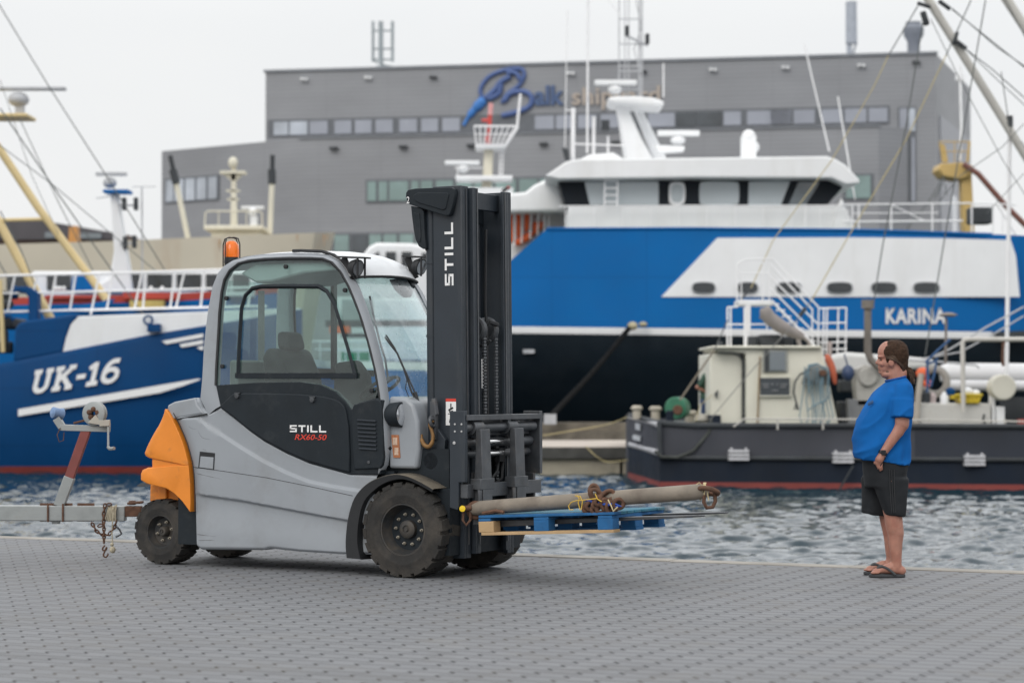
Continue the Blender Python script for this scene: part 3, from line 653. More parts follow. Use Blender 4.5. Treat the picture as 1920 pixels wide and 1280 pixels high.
def copy_tree(o, parent=None):
    c = o.copy(); COL.objects.link(c); c.parent = parent
    for ch in [x for x in o.children]: copy_tree(ch, c)
    return c
wf = wheel('front_wheel', .355, .30, .190, 20, 10, .068, .105); wf.location = (0, -.475, .355); wf.rotation_euler = (0, .2, 0)
wf2 = copy_tree(wf, fk); wf2.location = (0, .475, .355); wf2.rotation_euler = (0, .9, math.pi)
wr = wheel('rear_wheel', .26, .235, .130, 19, 6, .040, .075); wr.location = (-2.355, -.40, .26)
wr2 = copy_tree(wr, fk); wr2.location = (-2.355, .40, .26); wr2.rotation_euler = (0, .4, math.pi)
# ------------------------------------------------------------------ mast
ZB, ZT = .14, 2.905
def tilt(x, y, z): return (x-(z-1.0)*.010+.0, y, z)
mast = bpy.data.objects.new('mast', None); COL.objects.link(mast); mast.parent = fk
def PM(name, mb, mat, **kw): return mb.xf(tilt).build(name, mat, mast, local=True, **kw)
for sg in (-1, 1):
    y = lambda a: sg*a
    mb = MB()
    def bx(mb, x0, x1, ya, yb, z0, z1): mb.box(x0, x1, min(sg*ya, sg*yb), max(sg*ya, sg*yb), z0, z1)
    bx(mb, .125, .375, .335, .37, ZB, ZT); bx(mb, .340, .375, .268, .336, ZB, ZT); bx(mb, .125, .16, .268, .336, ZB, ZT)
    PM('outer_rail', mb, MASTB, bevel=.005)
    mb = MB(); bx(mb, .17, .410, .232, .258, ZB+.03, ZT-.01); bx(mb, .385, .412, .185, .234, ZB+.03, ZT-.01); bx(mb, .17, .20, .185, .234, ZB+.03, ZT-.01)
    PM('inner_rail', mb, MASTB, bevel=.004)
    mb = MB(); bx(mb, .414, .418, .20, .214, ZB+.1, ZT-.02); bx(mb, .377, .381, .30, .312, ZB+.1, ZT-.02); PM('wear_strip', mb, STEELG)
    mb = MB(); mb.tube([(.085, sg*.325, .55), (.085, sg*.325, 2.84)], .042, 16); mb.tube([(.085, sg*.325, 2.84), (.085, sg*.325, 2.88)], .028, 12)
    for z in (1.78, 2.33): mb.tube([(.085, sg*.325, z), (.085, sg*.325, z+.02)], .047, 16); mb.box(.085, .135, sg*.325-.01, sg*.325+.01, z, z+.02)
    cy = PM('lift_cylinder', mb, MASTB, smooth=50)
    if sg < 0:
        mb = MB(); mb.box(.10, .12, -.372, -.371, 1.78, 1.79)
for bxx in ((.30,.345,-.27,.27,ZT-.16,ZT-.03),(.17,.21,-.27,.27,ZT-.25,ZT-.06),(.14,.19,-.34,.34,ZT-.45,ZT-.3),(.14,.19,-.34,.34,.9,1.05),(.13,.3,-.33,.33,.18,.36)):
    mb = MB(); mb.box(*bxx); PM('cross_member', mb, MASTB, bevel=.005)
mb = MB(); mb.tube([(.27, 0, .3), (.27, 0, 1.86)], .045, 16); PM('centre_cylinder', mb, MASTB)
mb = MB(); mb.tube([(.305, .02, 1.40), (.305, .02, 1.62)], .017, 12); PM('chrome_rod', mb, CHROME)
for yy in (-.085, .085):
    mb = MB(); mb.torus((.32, yy, 1.84), (0,1,0), .075, .026, 28, 8); mb.lathe([(.001,-.02),(.06,-.02),(.06,.02),(.001,.02)], (.32, yy, 1.84), (0,1,0), 24); PM('chain_sheave', mb, STEELG)
    mb = MB(); z = .62
    while z < 1.84: mb.cbox((.395, yy, z), (.016, .040 if int(z/.024) % 2 else .030, .017)); z += .024
    PM('leaf_chain', mb, STEELG, smooth=0)
    mb = MB(); mb.tube([(.36, yy-.075, 2.6), (.35, yy-.075, 2.0), (.36, yy-.075, 1.86), (.36, yy-.07, .9)], .013, 6); PM('hydraulic_hose', mb, GASKET)
mb = MB(); mb.tube([(.37, -.02, 1.86), (.40, -.02, 1.90), (.41, .09, 1.88)], .018, 6); mb.torus((.33, -.02, 1.82), (0,1,0), .10, .012, 16, 6, math.pi*0.2, math.pi*1.2); PM('hose_loop', mb, GASKET)
# plastic guards at the mast head
gp = lambda pts, yl: [FK.side(a, b, yl) for a, b in pts]
g1 = [(761,361),(765,356),(778,353.5),(815,352),(846,351.5),(851,354),(852.5,360),(851,372),(848,386),(844,400),(841,404),(835,404.6),(801,394),(768,383.5),(763,378),(760.5,369)]
mb = MB(); mb.pxz(gp(g1, -.42), -.42, -.372); mb.pxz(gp([(775,366),(784,361),(838,361),(842,364),(836,392),(830,394),(786,381),(777,376)], -.424), -.428, -.41)
hg = mb.build('hose_guard', BLACKP, mast, local=True, bevel=.006, seg=3)
mb = MB(); x, z = FK.side(763.5, 374, -.43); mb.text('2', (x-.01, -.4215, z-.03), (1,0,.1), (0,0,1), .05, .025, depth=.002, n=(0,-1,0)); mb.build('white_mark', WHITEL, hg, local=True, smooth=0)
g2 = [(770,386),(790,390),(794,397),(796,440),(799,466),(793,467),(785,462),(779,450),(775,430),(772,405)]
mb = MB(); mb.pxz(gp(g2, -.40), -.40, -.32); mb.pxz(gp([(776,398),(787,400),(790,440),(789,455),(784,452),(780,440)], -.40), -.408, -.39); mb.build('mirror_housing', BLACKP, mast, local=True, bevel=.006, seg=3)
mb = MB(); mb.tube([(*FK.side(a, b, -.36)[:1], -.36, FK.side(a, b, -.36)[1]) for a, b in ((796,392),(793,415),(797,440),(800,470))], .010, 6); mb.build('hydraulic_hose', GASKET, mast, local=True)
# lettering up the mast
xm0, zm0 = FK.side(851, 535, -.372); xm1, zm1 = FK.side(851, 417, -.372)
xl = FK.side(834.5, 480, -.372)[0]; xr = FK.side(850.5, 480, -.372)[0]
mb = MB(); block_letters(mb, 'STILL', (xr, -.3715, zm0), (-.010,0,1), (-1,0,0), (zm1-zm0-4*.026)/4.22, xr-xl, .026, 0, (0,-1,0)); mb.build('white_lettering', WHITEL, mast, local=True, smooth=0)
mb = MB(); a = FK.side(836,797,-.372); b = FK.side(855,747,-.372); mb.box(a[0], b[0], -.3725, -.371, a[1], b[1]); stk = mb.build('warning_sticker', WHITEL, mast, local=True)
mb = MB(); mb.box(a[0], b[0], -.3735, -.3720, b[1]-.022, b[1]); mb.build('sticker_header', REDL, stk, local=True)
mb = MB(); xc = (a[0]+b[0])/2; h = b[1]-a[1]
mb.beam((xc-.02,-.373,a[1]+h*.56), (xc+.02,-.373,a[1]+h*.66), .0015, .014); mb.beam((xc,-.373,a[1]+h*.6), (xc,-.373,a[1]+h*.82), .0015, .010); mb.beam((xc-.015,-.373,a[1]+h*.50), (xc+.02,-.373,a[1]+h*.53), .0015, .012)
mb.beam((xc-.01,-.373,a[1]+h*.1), (xc+.0,-.373,a[1]+h*.34), .0015, .012); mb.beam((xc+.01,-.373,a[1]+h*.06), (xc+.02,-.373,a[1]+h*.3), .0015, .010); mb.beam((xc-.025,-.373,a[1]+h*.43), (xc+.025,-.373,a[1]+h*.43), .0015, .006)
mb.build('sticker_print', GASKET, stk, local=True)
# tilt cylinders, shackle and hook
for sg in (-1, 1):
    mb = MB(); yy = sg*.40; mb.lathe([(.001,-.05),(.065,-.05),(.065,.05),(.001,.05)], (.14, yy, .86), (0,1,0), 22); mb.beam((.02, yy, .84), (.14, yy, .86), .05, .10); mb.pxz([(.06,.74),(.22,.74),(.25,1.02),(.18,1.10),(.12,1.0)], yy-.02, yy+.02); tcy = P('tilt_cylinder', mb, MASTB, bevel=.004)
    mb = MB(); mb.tube([(-.17, yy, .80), (.02, yy, .84)], .022, 12); P('rod', mb, CHROME, tcy)
mb = MB(); hk = [FK.side(a, b, -.47) for a, b in ((812,788),(806,795),(809,806),(812,818),(810,830),(804,837),(796,834),(791,824),(791,814))]
mb.tube([(p[0], -.47, p[1]) for p in catmull([(x, 0, z) for x, z in hk], 3) for p in [(p.x, p.z)]], [.013]*12+[.017]*10+[.008]*3, 8); P('tow_hook', mb, paint('brassy_rust', (.26,.14,.05), .6, metal=.3, var=.3, vs=15), smooth=50)
mb = MB(); (x, z) = FK.side(811, 790, -.46); mb.torus((x, -.46, z), (1,0,.2), .035, .014, 18, 7); mb.tube([(x-.0,-.50,z+.02),(x-.0,-.40,z+.02)], .016, 8); a_, b_ = FK.side(811,752,-.45), FK.side(816,824,-.42); mb.beam((a_[0],-.43,a_[1]), (b_[0],-.43,b_[1]), .045, .045); mb.tube([(a_[0],-.43,a_[1]+.02),(a_[0]+.02,-.43,a_[1]-.1)], .024, 8); P('shackle', mb, STEELG, bevel=.003)
# wiper and washer hose
mb = MB(); wp = [(693,555),(700,590),(712,640),(722,672),(728,712)]
def wpt(px, py, d=.0):
    x, z = FK.side(px, py, -.36); return (x+d, -.36, z)
mb.tube([wpt(a, b) for a, b in wp], .0085, 5); mb.tube([wpt(722,632), wpt(728,640), wpt(745,662), wpt(757,690), wpt(772,735), wpt(790,770)], .008, 5); mb.tube([wpt(724,628), wpt(740,652), wpt(760,695), wpt(780,740), wpt(795,772)], .006, 5)
mb.tube([wpt(778,735), wpt(783,752), wpt(790,772)], .016, 5); mb.tube([wpt(764,705), wpt(760,728), wpt(768,748), wpt(776,755)], .004, 4); P('windscreen_wiper', mb, GASKET)
mb = MB(); q = [FK.side(a, b, .30) for a, b in ((728,524),(764,520),(772,535),(765,556),(755,558),(740,545))]; mb.pxz(q, .30, .36); P('interior_mirror', mb, BLACKP, bevel=.01)
# ------------------------------------------------------------------ carriage and forks
car = bpy.data.objects.new('fork_carriage', None); COL.objects.link(car); car.parent = fk
def PC(name, mb, mat, **kw): return mb.build(name, mat, car, local=True, **kw)
fr = lambda px, py, xl=.55: FK.front(px, py, xl)
sp_ = lambda pts: [FK.side(a, b, -.62) for a, b in pts]
mb = MB(); sdp = sp_([(843,771),(871,770),(872,848),(872,904),(860,904),(860,950),(858,956),(843,951)]); mb.pxz(sdp, -.62, -.58); PC('side_plate', mb, MASTB, bevel=.004)
mb = MB()
for px, py in ((853,795),(865.5,795),(853,808.5),(865.5,808.5)): x, z = FK.side(px, py, -.62); mb.lathe([(.001,-.004),(.0075,-.003),(.0075,.003)], (x, -.62, z), (0,1,0), 8)
x, z = FK.side(852, 830, -.62); mb.lathe([(.001,-.006),(.012,-.005),(.012,.003)], (x, -.62, z), (0,1,0), 10)
PC('plate_bolt', mb, paint('zinc_bolt', (.5,.5,.5), .4, metal=.3))
YL, YR = -.60, .50
zt = fr(940, 778)[1]
mb = MB(); mb.pxz([(.40,.745),(.55,.745),(.55,1.225),(.40,1.225)], YR-.02, YR+.02); mb.pxz([(.40,.55),(.50,.55),(.50,.75),(.40,.75)], YR-.03, YR+.0); PC('side_plate', mb, STEELG, bevel=.004)
mb = MB(); mb.box(.49, .555, YL, YR, 1.165, 1.205); mb.box(.49, .55, YL, YR, .60, .70); mb.box(.43, .47, YL+.03, YR-.05, 1.05, 1.17); mb.box(.50, .545, .02-.02, .045, 1.10, 1.17); PC('cross_bar', mb, STEELG, bevel=.003)
for z, r, x in ((1.112, .036, .50), (1.0, .034, .47), (.915, .028, .45)):
    mb = MB(); mb.tube([(x, YL-.01, z), (x, YR-.04, z)], r, 18); PC('shaft', mb, STEELG, smooth=50)
for z in (1.005, .918):
    mb = MB(); mb.tube([(.52, -.30, z), (.52, -.04, z)], .017, 12); PC('chrome_rod', mb, CHROME)
mb = MB(); mb.box(.46, .50, -.05, .03, .85, .95); mb.tube([(.47,-.2,.9),(.50,-.18,.75),(.47,-.1,.68),(.49,.0,.72),(.47,.05,.85)], .012, 6); mb.tube([(.46,-.22,.6),(.49,-.16,.72),(.48,-.05,.78),(.46,.02,.95)], .011, 6); mb.tube([(.46,-.5,.72),(.50,-.47,.63),(.49,-.42,.66),(.48,-.40,.78)], .015, 6); PC('hydraulic_hose', mb, GASKET)
FT = 2.9                                               # forks point slightly up
for yc in (-.425, .075):
    mb = MB(); hw = .065
    ring = [(.50+.058*math.cos(a), 1.112+.058*math.sin(a)) for a in [math.pi*2*i/16 for i in range(16)]]
    mb.pxz(ring, yc-hw*1.05, yc+hw*1.05); fz = lambda x: .405+(x-.60)*math.tan(math.radians(FT))
    mb.prism([(.555, yc-hw, 1.10), (.60, yc-hw, 1.10), (.625, yc-hw, .50), (.625, yc-hw, .41), (.53, yc-hw, .40), (.545, yc-hw, .6)], [(.555, yc+hw, 1.10), (.60, yc+hw, 1.10), (.625, yc+hw, .50), (.625, yc+hw, .41), (.53, yc+hw, .40), (.545, yc+hw, .6)])
    t1 = 2.36 if yc < 0 else 2.31; n = 8; A = []; 
    for sgn in (-1, 1):
        pts = []
        for i in range(n+1): x = lerp(.60, t1, i/n); w = hw if i < n-1 else (hw*.85 if i == n-1 else hw*.45); pts.append((x, yc+sgn*w, fz(x)+.028))
        for i in range(n, -1, -1): x = lerp(.60, t1, i/n); w = hw if i < n-1 else (hw*.85 if i == n-1 else hw*.45); th = lerp(.052, .012, i/n); pts.append((x, yc+sgn*w, fz(x)+.028-th))
        A.append(pts)
    mb.prism(A[0], A[1]); PC('fork', mb, STEELG, bevel=.004)
    mb = MB(); mb.box(.53, .62, yc-.10, yc+.10, .66, .74); mb.tube([(.60, yc-.085, .55), (.60, yc-.085, .66)], .018, 8); PC('fork_clamp', mb, STEELG, bevel=.004)
# ------------------------------------------------------------------ pallet on the forks
def fkw(x, y, z): return FK.w(x, y, z)
PT = math.radians(-FT)
pal = thing('pallet', 'blue painted wooden pallet with one bare wood block carried on the forks', 'pallet', fkw(.66, -.62, .335), (0, PT, FA))
BLUEW = paint('blue_painted_wood', (.010,.105,.27), .75, var=.2, vs=9, dirt=.55, dcol=(.17,.15,.11), ds=9, dlo=.58, dhi=.72, bump=.3, bs=50)
BLUEF = paint('faded_blue_deck', (.03,.15,.22), .8, var=.2, vs=6, dirt=.65, dcol=(.20,.20,.17), ds=5, dlo=.45, dhi=.65, bump=.3, bs=60)
WOOD = paint('bare_wood', (.46,.31,.165), .8, var=.15, vs=6, dirt=.4, dcol=(.22,.15,.09), ds=11, bump=.2)
def PP(name, mb, m, **kw): return mb.build(name, m, pal, local=True, **kw)
PW, PL = .82, 1.10
for i in range(7):
    y0 = i*PW/7+.004; mb = MB(); mb.box(0.0, PL+rnd.uniform(-.012, .012), y0, y0+PW/7-.014, .122+rnd.uniform(0, .003), .144); PP('deck_board', mb, BLUEF if i else BLUEW, bevel=.003)
for x0, x1 in ((0, .10), (.46, .58), (.98, 1.09)):
    mb = MB(); mb.box(x0, x1, .002, PW-.002, .100, .121); PP('cross_board', mb, BLUEW, bevel=.002)
for j, (y0, y1) in enumerate(((0, .10), (PW/2-.06, PW/2+.06), (PW-.10, PW))):
    for i, (x0, x1) in enumerate(((0.0, .125), (.46, .58), (.975, 1.095))):
        mb = MB(); mb.box(x0, x1, y0, y1, .022, .0995); PP('block', mb, WOOD if (i == 0 and j == 0) else BLUEW, bevel=.003)
    mb = MB(); mb.box(0.02, PL, y0, y1, 0, .0215); PP('bottom_board', mb, WOOD if j == 0 else BLUEW, bevel=.002)
# ------------------------------------------------------------------ steel jib pole
yp = -.52
pa, pb = FK.side(884, 953, yp), FK.side(1318, 921, yp)
pole = thing('jib_pole', 'long weathered steel pole lying over the blue pallet with a ring at its tip', 'pole', fkw(pa[0], yp, pa[1]), (0,0,FA))
POLEM = paint('weathered_pole', (.215,.185,.150), .8, var=.18, vs=5, dirt=.6, dcol=(.10,.075,.06), ds=6, dlo=.5, dhi=.75, bump=.25, bs=40)
fw = lambda p: V(fkw(*p))
def fpt(px, py, yl=yp): x, z = FK.side(px, py, yl); return fw((x, yl, z))
A_, B_ = fpt(884, 953), fpt(1318, 921); dr = (B_-A_).normalized()
mb = MB(); mb.tube([A_, A_+dr*.03, lerp(A_, B_, .5), B_-dr*.05, B_, B_+dr*.03], [.045, .052, .0535, .0545, .050, .034], 20); pb_ = mb.build('pipe', POLEM, pole, smooth=50)
mb = MB(); c = B_+dr*.045; mb.torus(c+V((0,0,.0)), (dr.x*.3, .3, 1), .065, .018, 20, 8); mb.tube([c+V((-.03,0,-.01)), c+V((-.035,-.01,-.08)), c+V((-.015,-.01,-.115)), c+V((.025,-.01,-.11)), c+V((.045,0,-.07)), c+V((.04,0,-.01))], .014, 8); mb.build('end_ring', RUST, pole, smooth=50)
mb = MB(); c0 = B_-dr*.0
for k in range(5): 
    a0 = rnd.uniform(-.5, .5); mb.tube([c0+V((math.sin(a)*.012+rnd.uniform(-.01,.01), -.06*math.cos(a)*.9, .06*math.sin(a))) for a in [a0+i*.7 for i in range(7)]], .004, 5)
mb.tube([c0+V((0,-.05,.03)), c0+V((-.03,-.06,.065)), c0+V((-.05,-.06,.05))], .004, 5); mb.tube([c0+V((.02,-.06,.03)), c0+V((.03,-.06,-.03)), c0+V((.035,-.06,-.06))], .004, 5)
ROPEY = paint('pale_twine', (.52,.43,.25), .9, var=.2); ROPEYE = paint('yellow_twine', (.66,.43,.06), .8, var=.2)
mb.build('twine', ROPEY, pole)
mb = MB(); e = A_-dr*.02; mb.torus(e+V((.05,-.03,-.01)), (0,1,.3), .055, .02, 18, 8); mb.tube([e+V((-.06,-.05,.0)), e+V((.02,-.06,.012))], .022, 8); mb.tube([fpt(905,962,-.60), fpt(930,957,-.60), fpt(945,960,-.6)], .014, 6); mb.tube([e+V((-.04,-.05,-.02)), e+V((-.045,-.055,-.08)), e+V((-.02,-.06,-.115)), e+V((.01,-.055,-.08)), e+V((.01,-.05,-.02))], .010, 6); mb.build('shackle', RUST, pole, smooth=50)
mb = MB(); mb.lathe([(.001,-.02),(.022,-.018),(.022,.02)], fpt(867, 953, -.63), (0,1,0), 14); mb.build('yellow_pin', paint('yellow_plastic', (.80,.55,.02), .4), pole)
# heap of heavy chain
zc = V(fkw(1.30, yp+.02, .0))
hc = fpt(1125, 955, yp)
chn = thing('chain', 'heap of heavy rusty chain lying over the pole on the blue pallet', 'chain', hc)
mb = MB()
def lk(px, py, dx, dz, L=.11, d=-.06, r=.0155, w=.032, flat=0):
    c = fpt(px, py, yp+d); dd = V((dx, .15, dz)).normalized(); s_ = dd.cross(V((0,1,0))).normalized() if not flat else V((0,1,.2)).normalized()
    mb.tube([c+dd*math.cos(a)*L/2+s_*math.sin(a)*w for a in [2*math.pi*i/14 for i in range(14)]], r, 7, closed=True)
for a in ((1114,922,-.1,1,.10),(1120,930,.7,-.8,.12),(1131,936,.5,.25,.13),(1138,930,.9,.6,.11),(1125,941,.8,.55,.12),(1113,947,1,.2,.11),(1106,952,1,.1,.10),(1129,951,.5,.4,.09),(1137,947,.5,-.8,.10),(1146,952,.3,-1,.09),(1121,955,1,0,.09),(1160,944,1,.2,.07)): lk(*a)
mb.build('links', RUST, chn, smooth=60)
mb = MB(); mb.tube([fpt(1098,937,-.60), fpt(1110,940,-.60), fpt(1140,946,-.60), fpt(1152,944,-.60), fpt(1164,948,-.60), fpt(1150,950,-.60)], .010, 6); mb.build('blue_strap', paint('blue_webbing', (.02,.07,.35), .8), chn)
mb = MB(); mb.tube([fpt(*p, -.63) for p in ((1075,955),(1068,955),(1066,948),(1071,941),(1080,938),(1094,937),(1120,934))], .0038, 5); mb.tube([fpt(*p, -.63) for p in ((1088,956),(1084,942),(1086,934),(1082,928))], .0038, 5); mb.tube([fpt(*p, -.63) for p in ((1090,955),(1092,940),(1088,930),(1078,929))], .0038, 5); mb.tube([fpt(*p, -.63) for p in ((1116,925),(1120,935),(1128,940))], .0038, 5); mb.build('yellow_twine', ROPEYE, chn)
mb = MB(); mb.tube([fpt(*p, -.63) for p in ((1140,936),(1147,950),(1150,958),(1158,950))], .005, 5); mb.build('pale_twine', ROPEY, chn)

# ------------------------------------------------------------------ boat trailer drawbar at the left
TY = 18.9
tl = lambda px, py, d=0: V(at(px, py, TY+d))
GALV = paint('galvanised_steel', (.30,.32,.32), .5, metal=.25, var=.15, vs=6, dirt=.5, dcol=(.17,.155,.13), ds=6, bump=.1)
REDS = paint('faded_red_paint', (.20,.055,.048), .65, var=.2, vs=6, dirt=.5, dcol=(.10,.05,.04), ds=8)
tr = thing('boat_trailer', 'galvanised boat trailer drawbar with red winch post behind the forklift', 'trailer', (tl(60,960).x, TY, 0))
a = tl(-420, 959); b = tl(236, 962); mb = MB(); mb.beam(a, b, .12, .125); mb.build('drawbar', GALV, tr, bevel=.008)
mb = MB(); mb.beam(tl(218, 958), tl(266, 958), .10, .085); mb.tube([tl(248, 946)+V((0,0,.0)), tl(248, 938)], .03, 10); mb.beam(tl(240,943), tl(268,941), .1, .02); mb.build('coupling', RUST, tr, bevel=.006)
mb = MB()
for px in (91, 120, 161): c = tl(px, 960); mb.beam(c+V((0,0,-.075)), c+V((0,0,.075)), .012, .14)
mb.tube([tl(93,943)+V((0,-.07,0)), tl(93,977)+V((0,-.07,0))], .008, 6); mb.tube([tl(121,943)+V((0,-.07,0)), tl(121,977)+V((0,-.07,0))], .008, 6); mb.build('clamp_plate', RUST, tr)
mb = MB(); mb.beam(tl(111,948), tl(131,894), .085, .085, (1,0,0)); mb.beam(tl(98,978), tl(112,978), .06, .03); mb.build('post_base', GALV, tr, bevel=.005)
mb = MB(); mb.beam(tl(129,899), tl(162,806), .07, .075, (1,0,0)); mb.build('winch_post', REDS, tr, bevel=.005)
mb = MB(); mb.beam(tl(113,801), tl(206,804), .08, .05); mb.beam(tl(106,784), tl(117,801), .07, .06, (1,0,0)); mb.build('winch_arm', GALV, tr, bevel=.004)
mb = MB(); mb.lathe([(.001,-.055),(.03,-.055),(.046,-.045),(.042,-.01),(.040,.015),(.046,.045),(.03,.055),(.001,.055)], tl(108, 774), (.75,.6,-.12), 18); mb.build('bow_roller', paint('blue_roller', (.16,.25,.42), .6, var=.3, vs=12), tr, smooth=60)
wc = tl(178, 775); mb = MB()
for d in (-.06, .05): mb.lathe([(.03,-.012),(.085,-.012),(.098,-.006),(.098,.006),(.085,.012),(.03,.012)], wc+V((0,d,0)), (.25,1,0), 30)
mb.lathe([(.055,-.06),(.055,.06)], wc, (.25,1,0), 20); wd = mb.build('winch_drum', GALV, tr, smooth=40)
mb = MB(); R0 = wc+V((.0,-.075,0))
for k in range(5): an = k*1.2566+.3; mb.ball(R0+V((math.cos(an)*.036, 0, math.sin(an)*.036)), (.022,.012,.022), 8, 6)
mb.build('drum_hub', RUST, wd)
mb = MB(); mb.prism([tl(168,792)+V((0,-.09,0)), tl(196,797)+V((0,-.09,0)), tl(183,777)+V((0,-.09,0))], [tl(168,792), tl(196,797), tl(183,777)]); mb.beam(tl(190,793)+V((0,-.07,0)), tl(209,792)+V((0,-.07,0)), .05, .05); mb.build('winch_frame', paint('winch_zinc', (.42,.40,.35), .5, var=.2, dirt=.5, dcol=(.15,.08,.05)), tr, bevel=.003)
mb = MB(); mb.beam(tl(203,797,-.07), tl(203,838,-.09), .024, .014, (1,0,0)); mb.tube([tl(203,838,-.09), tl(206,841,-.12), tl(214,840,-.16)], .014, 8); mb.build('crank_handle', GALV, tr)
mb = MB(); mb.tube([tl(138,793,-.02), tl(150,790,-.02), tl(162,787,-.02)], .01, 6); mb.tube([tl(113,802,-.05), tl(107,815,-.05), tl(111,828,-.05), tl(119,825,-.05), tl(120,810,-.05)], .004, 5); mb.build('winch_strap', RUST, tr)
mb = MB(); ch = lambda pts: mb.chain([tl(*p, -.09) for p in pts], .036, .0062)
ch(((197,944),(194,965),(195,995),(195,1020))); ch(((172,980),(181,995),(190,1002),(203,1003),(214,990),(219,975))); ch(((200,946),(212,944))); ch(((184,986),(194,983)))
mb.tube([p for p in catmull([tl(*p, -.09) for p in ((197,1022),(193,1026),(193,1031),(199,1030),(200,1025),(196,1034),(194,1041),(199,1044),(203,1038))], 3)], .0075, 6)
mb.build('safety_chain', RUST, tr, smooth=60)
mb = MB(); mb.tube([tl(*p, -.09) for p in ((216,985),(224,992),(228,1000),(222,1004),(217,1006))], .009, 6); mb.build('latch_pin', STEELG, tr)
mb = MB()
for k in range(7): x = 205+k*2.2; mb.tube([tl(x, 947+rnd.uniform(-2,2), -.08), tl(x-4+k*.3, 962, -.10), tl(x-7+k*.9, 975+rnd.uniform(-3,6), -.09)], .006, 5)
mb.tube([tl(213,948,-.1), tl(211,975,-.1), tl(210,1000,-.1), tl(211,1026,-.1)], .0055, 5); mb.ball(tl(210,1020,-.1), .016, 8, 6); mb.ball(tl(211,1030,-.1), (.026,.026,.03), 8, 6); mb.build('rope_tail', paint('frayed_rope', (.40,.36,.27), .95, var=.25, vs=20), tr)
mb = MB()
ax_ = tl(-300, 960); mb.lathe([(.12,-.09),(.30,-.09),(.31,-.05),(.31,.05),(.30,.09),(.12,.09)], (ax_.x-.4, TY-.75, .31), (0,1,0), 32, True); mb.build('wheel', RUBBER, tr)
# ------------------------------------------------------------------ people
from mathutils import noise as mnoise
def blob(mb, name, mat, root, voxel=.008, smooth=4, fac=.5, disp=None):
    Mi = ROOTINV[root_of(root).name]
    me = bpy.data.meshes.new('tmp'); me.from_pydata([tuple(Mi @ V(p)) for p in mb.v], [], mb.f); me.validate()
    bm = bmesh.new(); bm.from_mesh(me); bmesh.ops.recalc_face_normals(bm, faces=bm.faces); bm.to_mesh(me); bm.free()
    ob = bpy.data.objects.new('tmp', me); COL.objects.link(ob)
    r = ob.modifiers.new('r', 'REMESH'); r.mode = 'VOXEL'; r.voxel_size = voxel
    s = ob.modifiers.new('s', 'SMOOTH'); s.factor = fac; s.iterations = smooth
    dg = bpy.context.evaluated_depsgraph_get(); m2 = bpy.data.meshes.new_from_object(ob.evaluated_get(dg)); m2.name = name
    bpy.data.objects.remove(ob); bpy.data.meshes.remove(me)
    if disp:
        nn_ = [(v.co.copy(), v.normal.copy()) for v in m2.vertices]
        for v, (c, n) in zip(m2.vertices, nn_): v.co = c+n*disp(c, n)
    m2.polygons.foreach_set('use_smooth', [True]*len(m2.polygons)); m2.materials.clear(); m2.materials.append(mat)
    o = bpy.data.objects.new(name, m2); COL.objects.link(o); o.parent = root; return o
def skin(name, col):
    m = paint(name, col, .5, var=.16, vs=16, dirt=.65, dcol=(col[0]*.82, col[1]*.62, col[2]*.60), ds=11, dlo=.45, dhi=.72, bump=.15, bs=120); b = m.node_tree.nodes['Principled BSDF']
    b.inputs['Subsurface Weight'].default_value = .05; b.inputs['Subsurface Radius'].default_value = (.02,.008,.004); b.inputs['Subsurface Scale'].default_value = .5; return m
SKIN = skin('skin_tanned', (.375,.180,.130))
HAIR = paint('brown_hair', (.046,.027,.018), .75, var=.35, vs=45, dirt=.5, dcol=(.085,.06,.045), ds=40, bump=.6, bs=150, spec=.12)
MY = 17.12
man = thing('person', 'man in blue t-shirt and black shorts standing in sandals, hand in pocket, facing the forklift', 'person', (at(1672, 1080, MY)[0], MY, 0))
mq = lambda px, py, y=0.: V(at(px, py, MY+y))
mb = MB()
mb.ball(mq(1678, 666), (.100, .077, .108)); mb.ball(mq(1667, 661), (.086, .070, .088)); mb.ball(mq(1666, 680), (.074, .064, .070)); mb.ball(mq(1660, 690), (.052, .050, .042)); mb.ball(mq(1654.5, 697), (.030, .032, .022))
mb.ball(mq(1655, 668.5), (.040, .056, .018)); mb.ball(mq(1656, 683), (.042, .046, .034))
mb.capsule(mq(1650, 671), mq(1644.2, 680), .0095, .0135, 10); mb.ball(mq(1647.5, 682), (.015, .017, .009))
for s in (-1, 1): mb.ball(mq(1654, 682, s*.042), (.022, .018, .020)); mb.ball(mq(1649.5, 668.8, s*.028), (.014, .022, .007))
mb.ball(mq(1648.5, 688.2), (.013, .022, .0065)); mb.ball(mq(1649.3, 691.3), (.013, .020, .0075))
for s in (-1, 1):
    mb.ball(mq(1671.5, 681, s*.078), (.021, .012, .034)); mb.torus(mq(1671, 680, s*.086), (0,1,0), .018, .006, 14, 6)
mb.capsule(mq(1676, 690), mq(1684, 726), .066, .078); mb.ball(mq(1664, 702), (.05, .055, .032)); mb.ball(mq(1690, 700), (.045, .05, .06))
mb.ball(mq(1656, 795), (.165, .19, .22)); mb.ball(mq(1683, 738), (.10, .18, .08))                        # trunk under the clothes
